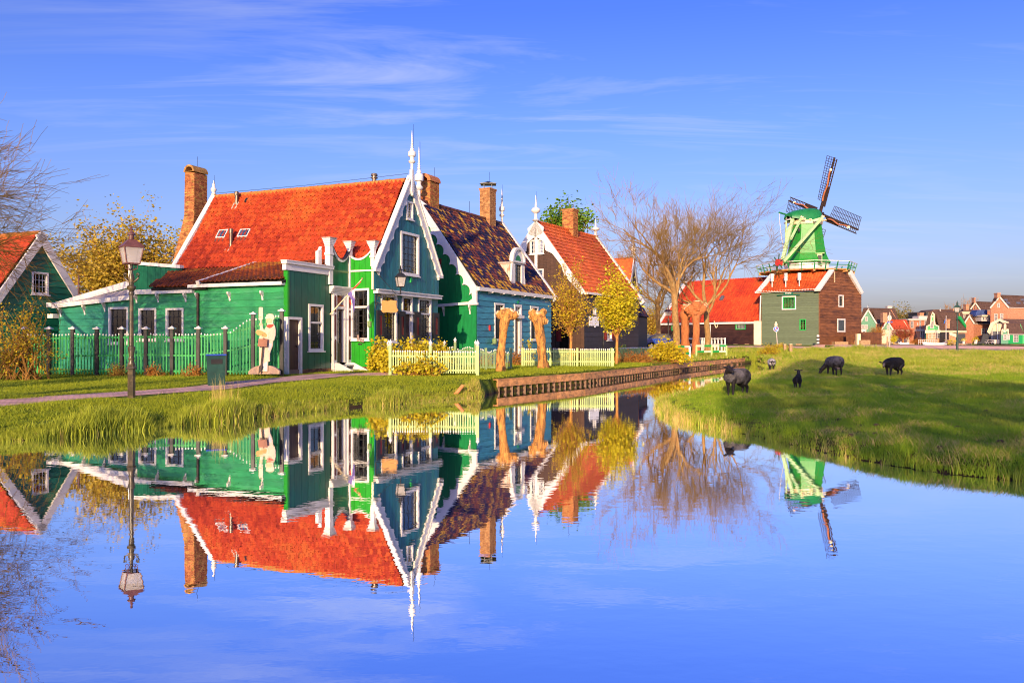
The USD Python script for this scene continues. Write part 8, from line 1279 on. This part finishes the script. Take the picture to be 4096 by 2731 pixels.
def scatter(name, label, cat_, protos, pos, scale, rot, idx):
    path = fresh('/World', name); pi = UsdGeom.PointInstancer.Define(stage, path); tag(path, label, None, None, 'stuff'); tg = []
    for i, (v, f, t_, m) in enumerate(protos):
        pp = f'{path}/tuft_{i:03d}'; g = UsdGeom.Mesh.Define(stage, pp); g.CreatePointsAttr(Vt.Vec3fArray.FromNumpy(v.astype(np.float32))); g.CreateFaceVertexCountsAttr(Vt.IntArray.FromNumpy(np.full(len(f), 3, np.int32))); g.CreateFaceVertexIndicesAttr(Vt.IntArray.FromNumpy(f.astype(np.int32).ravel())); g.CreateSubdivisionSchemeAttr('none'); UsdGeom.PrimvarsAPI(g).CreatePrimvar('tone', Sdf.ValueTypeNames.FloatArray, 'vertex').Set(Vt.FloatArray.FromNumpy(t_.astype(np.float32))); UsdShade.MaterialBindingAPI.Apply(g.GetPrim()).Bind(M[m]); tg.append(pp)
    pi.CreatePrototypesRel().SetTargets(tg); pi.CreatePositionsAttr(Vt.Vec3fArray.FromNumpy(pos.astype(np.float32))); pi.CreateProtoIndicesAttr(Vt.IntArray.FromNumpy(idx.astype(np.int32))); pi.CreateScalesAttr(Vt.Vec3fArray.FromNumpy(np.repeat(scale[:, None], 3, 1).astype(np.float32)))
    pi.CreateOrientationsAttr(Vt.QuathArray([Gf.Quath(float(math.cos(a / 2)), 0, 0, float(math.sin(a / 2))) for a in rot])); return path
rg = np.random.default_rng(5)
def sample(n, y0, y1, ok, fx0=-250, fx1=4350, power=1.6):
    """Ground points in view, thinning with distance."""
    u = rg.random(n); e = 2 - power; Y = (y0 ** e + u * (y1 ** e - y0 ** e)) ** (1 / e); X = (rg.uniform(fx0, fx1, n) - CX) / FX * Y; p = shapely.points(X, Y); d = shapely.distance(p, WEDGE); keep = ~shapely.contains(WPOLY, p) & ok(X, Y, d); return X[keep], Y[keep], d[keep]
PATHL, ROADL = LineString(PATH), LineString(ROAD); BUILD = shapely.union_all([Polygon([C1, C5, C5 + dL * 12, L0]).buffer(.1), Polygon([C6, C7, C7 + p2 * 6.3, C6 + p2 * 6.3]), Polygon([G3a, G3b, E3, E3 - p3 * 7]), Polygon([LA, C1, C1 + dG * 4, LA + dG * 4])])
def clear(X, Y): p = shapely.points(X, Y); return (shapely.distance(p, PATHL) > .72 + .5 * (X > -9)) & ~shapely.contains(BUILD, p)
meadow = [tuft(rg, 34, .17, .05, .13, .010, 1.0) + ('blade_meadow',) for _ in range(5)] + [tuft(rg, 22, .15, .08, .20, .010, .8) + ('blade_meadow',), tuft(rg, 12, .12, .06, .16, .010, 1.2) + ('blade_straw',), tuft(rg, 40, .16, .08, .19, .012, .9) + ('blade_reed',)]
X, Y, d = sample(46000, 8.5, 74, lambda X, Y, d: (X > 2.5 + (Y - 20).clip(0) * .27) & (d > .05) & (shapely.distance(shapely.points(X, Y), ROADL) > 3.6), 2500, 4350, 1.45); n = len(X); sc = rg.uniform(.7, 1.25, n) * np.interp(Y, [9, 25, 45, 74], [.85, 1.05, 1.7, 2.6]) * (.45 + 1.1 * meshkit.noise(np.stack([X * .9, Y * .9, 0 * X], -1), 8) ** 1.3); idx = rg.choice(7, n, p=[.17, .17, .17, .17, .17, .09, .06])
pt = meshkit.fbm(np.stack([X * .45, Y * .45, 0 * X], -1), 3, 12); idx = np.where((pt > .58) & (rg.random(n) < .5), 6, idx); idx = np.where((pt < .40) & (rg.random(n) < .6), 7, idx); idx = np.where((Y > 30) & (rg.random(n) < .35), 6, idx); scatter('meadow_grass', 'short green meadow grass on the right bank', 'grass', meadow, np.c_[X, Y, ground_z(X, Y)], sc, rg.uniform(0, 6.28, n), idx)
lawn = [tuft(rg, 36, .17, .025, .075, .010, 1.0) + ('blade_lawn',) for _ in range(4)] + [tuft(rg, 20, .15, .05, .12, .010, .9) + ('blade_lawn',)]
X, Y, d = sample(60000, 13, 66, lambda X, Y, d: (X < 1.5 + (Y - 24).clip(0) * .30) & (d > .15) & clear(X, Y), -250, 3000, 1.3); n = len(X); sc = rg.uniform(.8, 1.3, n) * np.interp(Y, [13, 30, 60], [1.0, 1.25, 2.2]) * (.6 + .8 * meshkit.noise(np.stack([X * .8, Y * .8, 0 * X], -1), 18)); scatter('lawn_grass', 'mown green lawn on the house bank', 'grass', lawn, np.c_[X, Y, ground_z(X, Y)], sc, rg.uniform(0, 6.28, n), rg.choice(5, n, p=[.23, .23, .23, .23, .08]))
# reeds: dense along the near left bank, strawy further right, ragged fringe on the meadow side
reed = [tuft(rg, 16, .15, .16, .50, .024, .45) + ('blade_reed',) for _ in range(4)] + [tuft(rg, 14, .16, .16, .44, .016, .6) + ('blade_straw',) for _ in range(2)] + [tuft(rg, 9, .10, .55, .95, .008, .18) + ('blade_straw',), tuft(rg, 9, .14, .18, .30, .05, 1.1, 4) + ('blade_reed',)]
def along(pts, n, o0, o1):
    L = LineString(pts); s = rg.random(n) * L.length; P_ = np.array([L.interpolate(q).coords[0] for q in s]); Q_ = np.array([L.interpolate(min(q + .05, L.length)).coords[0] for q in s]); T = Q_ - P_ + 1e-9; T /= np.linalg.norm(T, axis=1, keepdims=True); return P_ + np.c_[-T[:, 1], T[:, 0]] * rg.uniform(o0, o1, n)[:, None], s / L.length
P_, f = along(LB[2:], 5200, -.06, .28); fx_ = P_[:, 0] / P_[:, 1] * FX + CX; gap = meshkit.noise(np.stack([fx_ / 130, 0 * fx_, 0 * fx_], -1), 4); keep = (gap > .08) & ~((fx_ > 1010) & (fx_ < 1120) & (rg.random(len(f)) < .8)); P_, fx_, gap = P_[keep], fx_[keep], gap[keep]; n = len(P_)
straw = rg.random(n) < np.interp(fx_, [0, 600, 1200, 1900], [.06, .08, .30, .55]); idx = np.where(straw, rg.integers(4, 6, n), rg.integers(0, 4, n)); idx = np.where(rg.random(n) < .02, 7, idx); sc = rg.uniform(.6, 1.1, n) * np.interp(fx_, [0, 500, 1000, 1300, 1900], [.78, .82, .70, .66, .70]) * (.25 + 1.15 * gap); zz = np.maximum(ground_z(P_[:, 0], P_[:, 1]), -.05)
scatter('reed_fringe', 'tall green and straw reeds along the water below the lawn', 'reeds', reed, np.c_[P_, zz], sc, rg.uniform(0, 6.28, n), idx)
P_, f = along((RB_far + RB)[::-1], 3600, -.10, .55); P2, f2 = along([RB_far[-1]] + RB[:4], 900, -.6, .1); P_ = np.vstack([P_, P2]); keep = ~shapely.contains(WPOLY.buffer(-.12), shapely.points(P_)); P_ = P_[keep]; n = len(P_); fx_ = P_[:, 0] / P_[:, 1] * FX + CX
tip = (P_[:, 1] > 15.5) & (P_[:, 1] < 30); straw = rg.random(n) < np.where(tip, .62, .10); idx = np.where(straw, rg.integers(4, 6, n), rg.integers(0, 4, n)); sc = rg.uniform(.35, .65, n) * np.where(tip, 1.15, .75); scatter('bank_fringe', 'ragged grass hanging over the meadow bank', 'grass', reed, np.c_[P_, np.maximum(ground_z(P_[:, 0], P_[:, 1]), -.03)], sc, rg.uniform(0, 6.28, n), idx)
b = gpt(868, 1628); P_ = b[:2] + rg.normal(0, (.20, .12), (16, 2)); single_i = scatter('straw_tuft', 'pale dry reed stalks standing before the litter bin', 'reeds', reed, np.c_[P_, ground_z(P_[:, 0], P_[:, 1])], rg.uniform(.6, .95, 16), rg.uniform(0, 6.28, 16), np.full(16, 6))
X, Y, d = sample(2600, 64, 70, lambda X, Y, d: (shapely.distance(shapely.points(X, Y), ROADL) > 3.9), 2960, 4200, 1.1); n = len(X); scatter('verge_grass', 'tall pale grass along the near verge of the far road', 'grass', reed, np.c_[X, Y, ground_z(X, Y)], rg.uniform(.3, .6, n), rg.uniform(0, 6.28, n), np.where(rg.random(n) < .5, 4, 1))
X = rg.uniform(-.8, .8, 160) + xat(3020, 66.5); Y = rg.uniform(-.7, .7, 160) + 66.8; scatter('sedge_clump', 'dark green sedge clump at the head of the ditch', 'reeds', reed, np.c_[X, Y, np.full(160, .0)], rg.uniform(1.4, 1.9, 160), rg.uniform(0, 6.28, 160), rg.integers(0, 4, 160))
for i in range(26):
    fx, fy = rg.uniform(2900, 4050), rg.uniform(1560, 1800); p = gpt(fx, fy)
    if shapely.contains(WPOLY.buffer(.4), shapely.Point(p[:2])): continue
    single('dropping', lathe([(.05, -.01), (.06, .02), (.03, .045)], p, 7), M['soil'], 'dark sheep dropping lying in the meadow grass', 'dropping', 'droppings in the meadow', smooth=True)
# ------------------------------------------------------------ the tree behind the viewer, whose pointed crown shades the meadow
ax = np.array([-sd[0], -sd[1], 0]); ax /= np.linalg.norm(ax); rx = np.array([ax[1], -ax[0], 0]); hc = np.array([1.4, -15.0, .5]); kk = math.tan(SUN_EL) / math.tan(math.radians(9)); hw, ez_, rz_ = 4.7, 5.6 * kk, 10.7 * kk
t = thing('broad_tree', 'broad pointed tree in leaf on the bank behind the viewer', 'tree', hc); part(t, 'trunk', tube([hc - (0, 0, .2), hc + (0, 0, 2), hc + (0, 0, rz_ * .9)], [.45, .35, .05], 10), M['bark_grey'], True)
rg = np.random.default_rng(90); n = 30000; z_ = rg.uniform(.3, rz_, n); r_ = hw * np.clip((rz_ - z_) / (rz_ - ez_), 0, 1); u = rg.uniform(-1, 1, n); w_ = rg.uniform(-1, 1, n); keep = rg.random(n) < r_ / hw; Pc = hc + u[:, None] * r_[:, None] * rx + (w_ * r_ * .6)[:, None] * ax; Pc[:, 2] = z_; Pc = Pc[keep]
m, tn_ = leafset(rg, Pc, 27000, .22, .05, 1.0); part(t, 'crown', m, M['leaf_green'], kind='stuff', tone=tn_)
part(t, 'branchwork', cat([tube([hc + (0, 0, q), hc + (0, 0, q) + (rx * math.cos(a) + ax * math.sin(a)) * .85 * hw * min(1, (rz_ - q) / (rz_ - ez_)) + (0, 0, .8)], [.09, .02], 5) for q, a in zip(np.linspace(1.2, rz_ * .92, 40), np.arange(40) * 2.4)]), M['bark_grey'], kind='stuff')
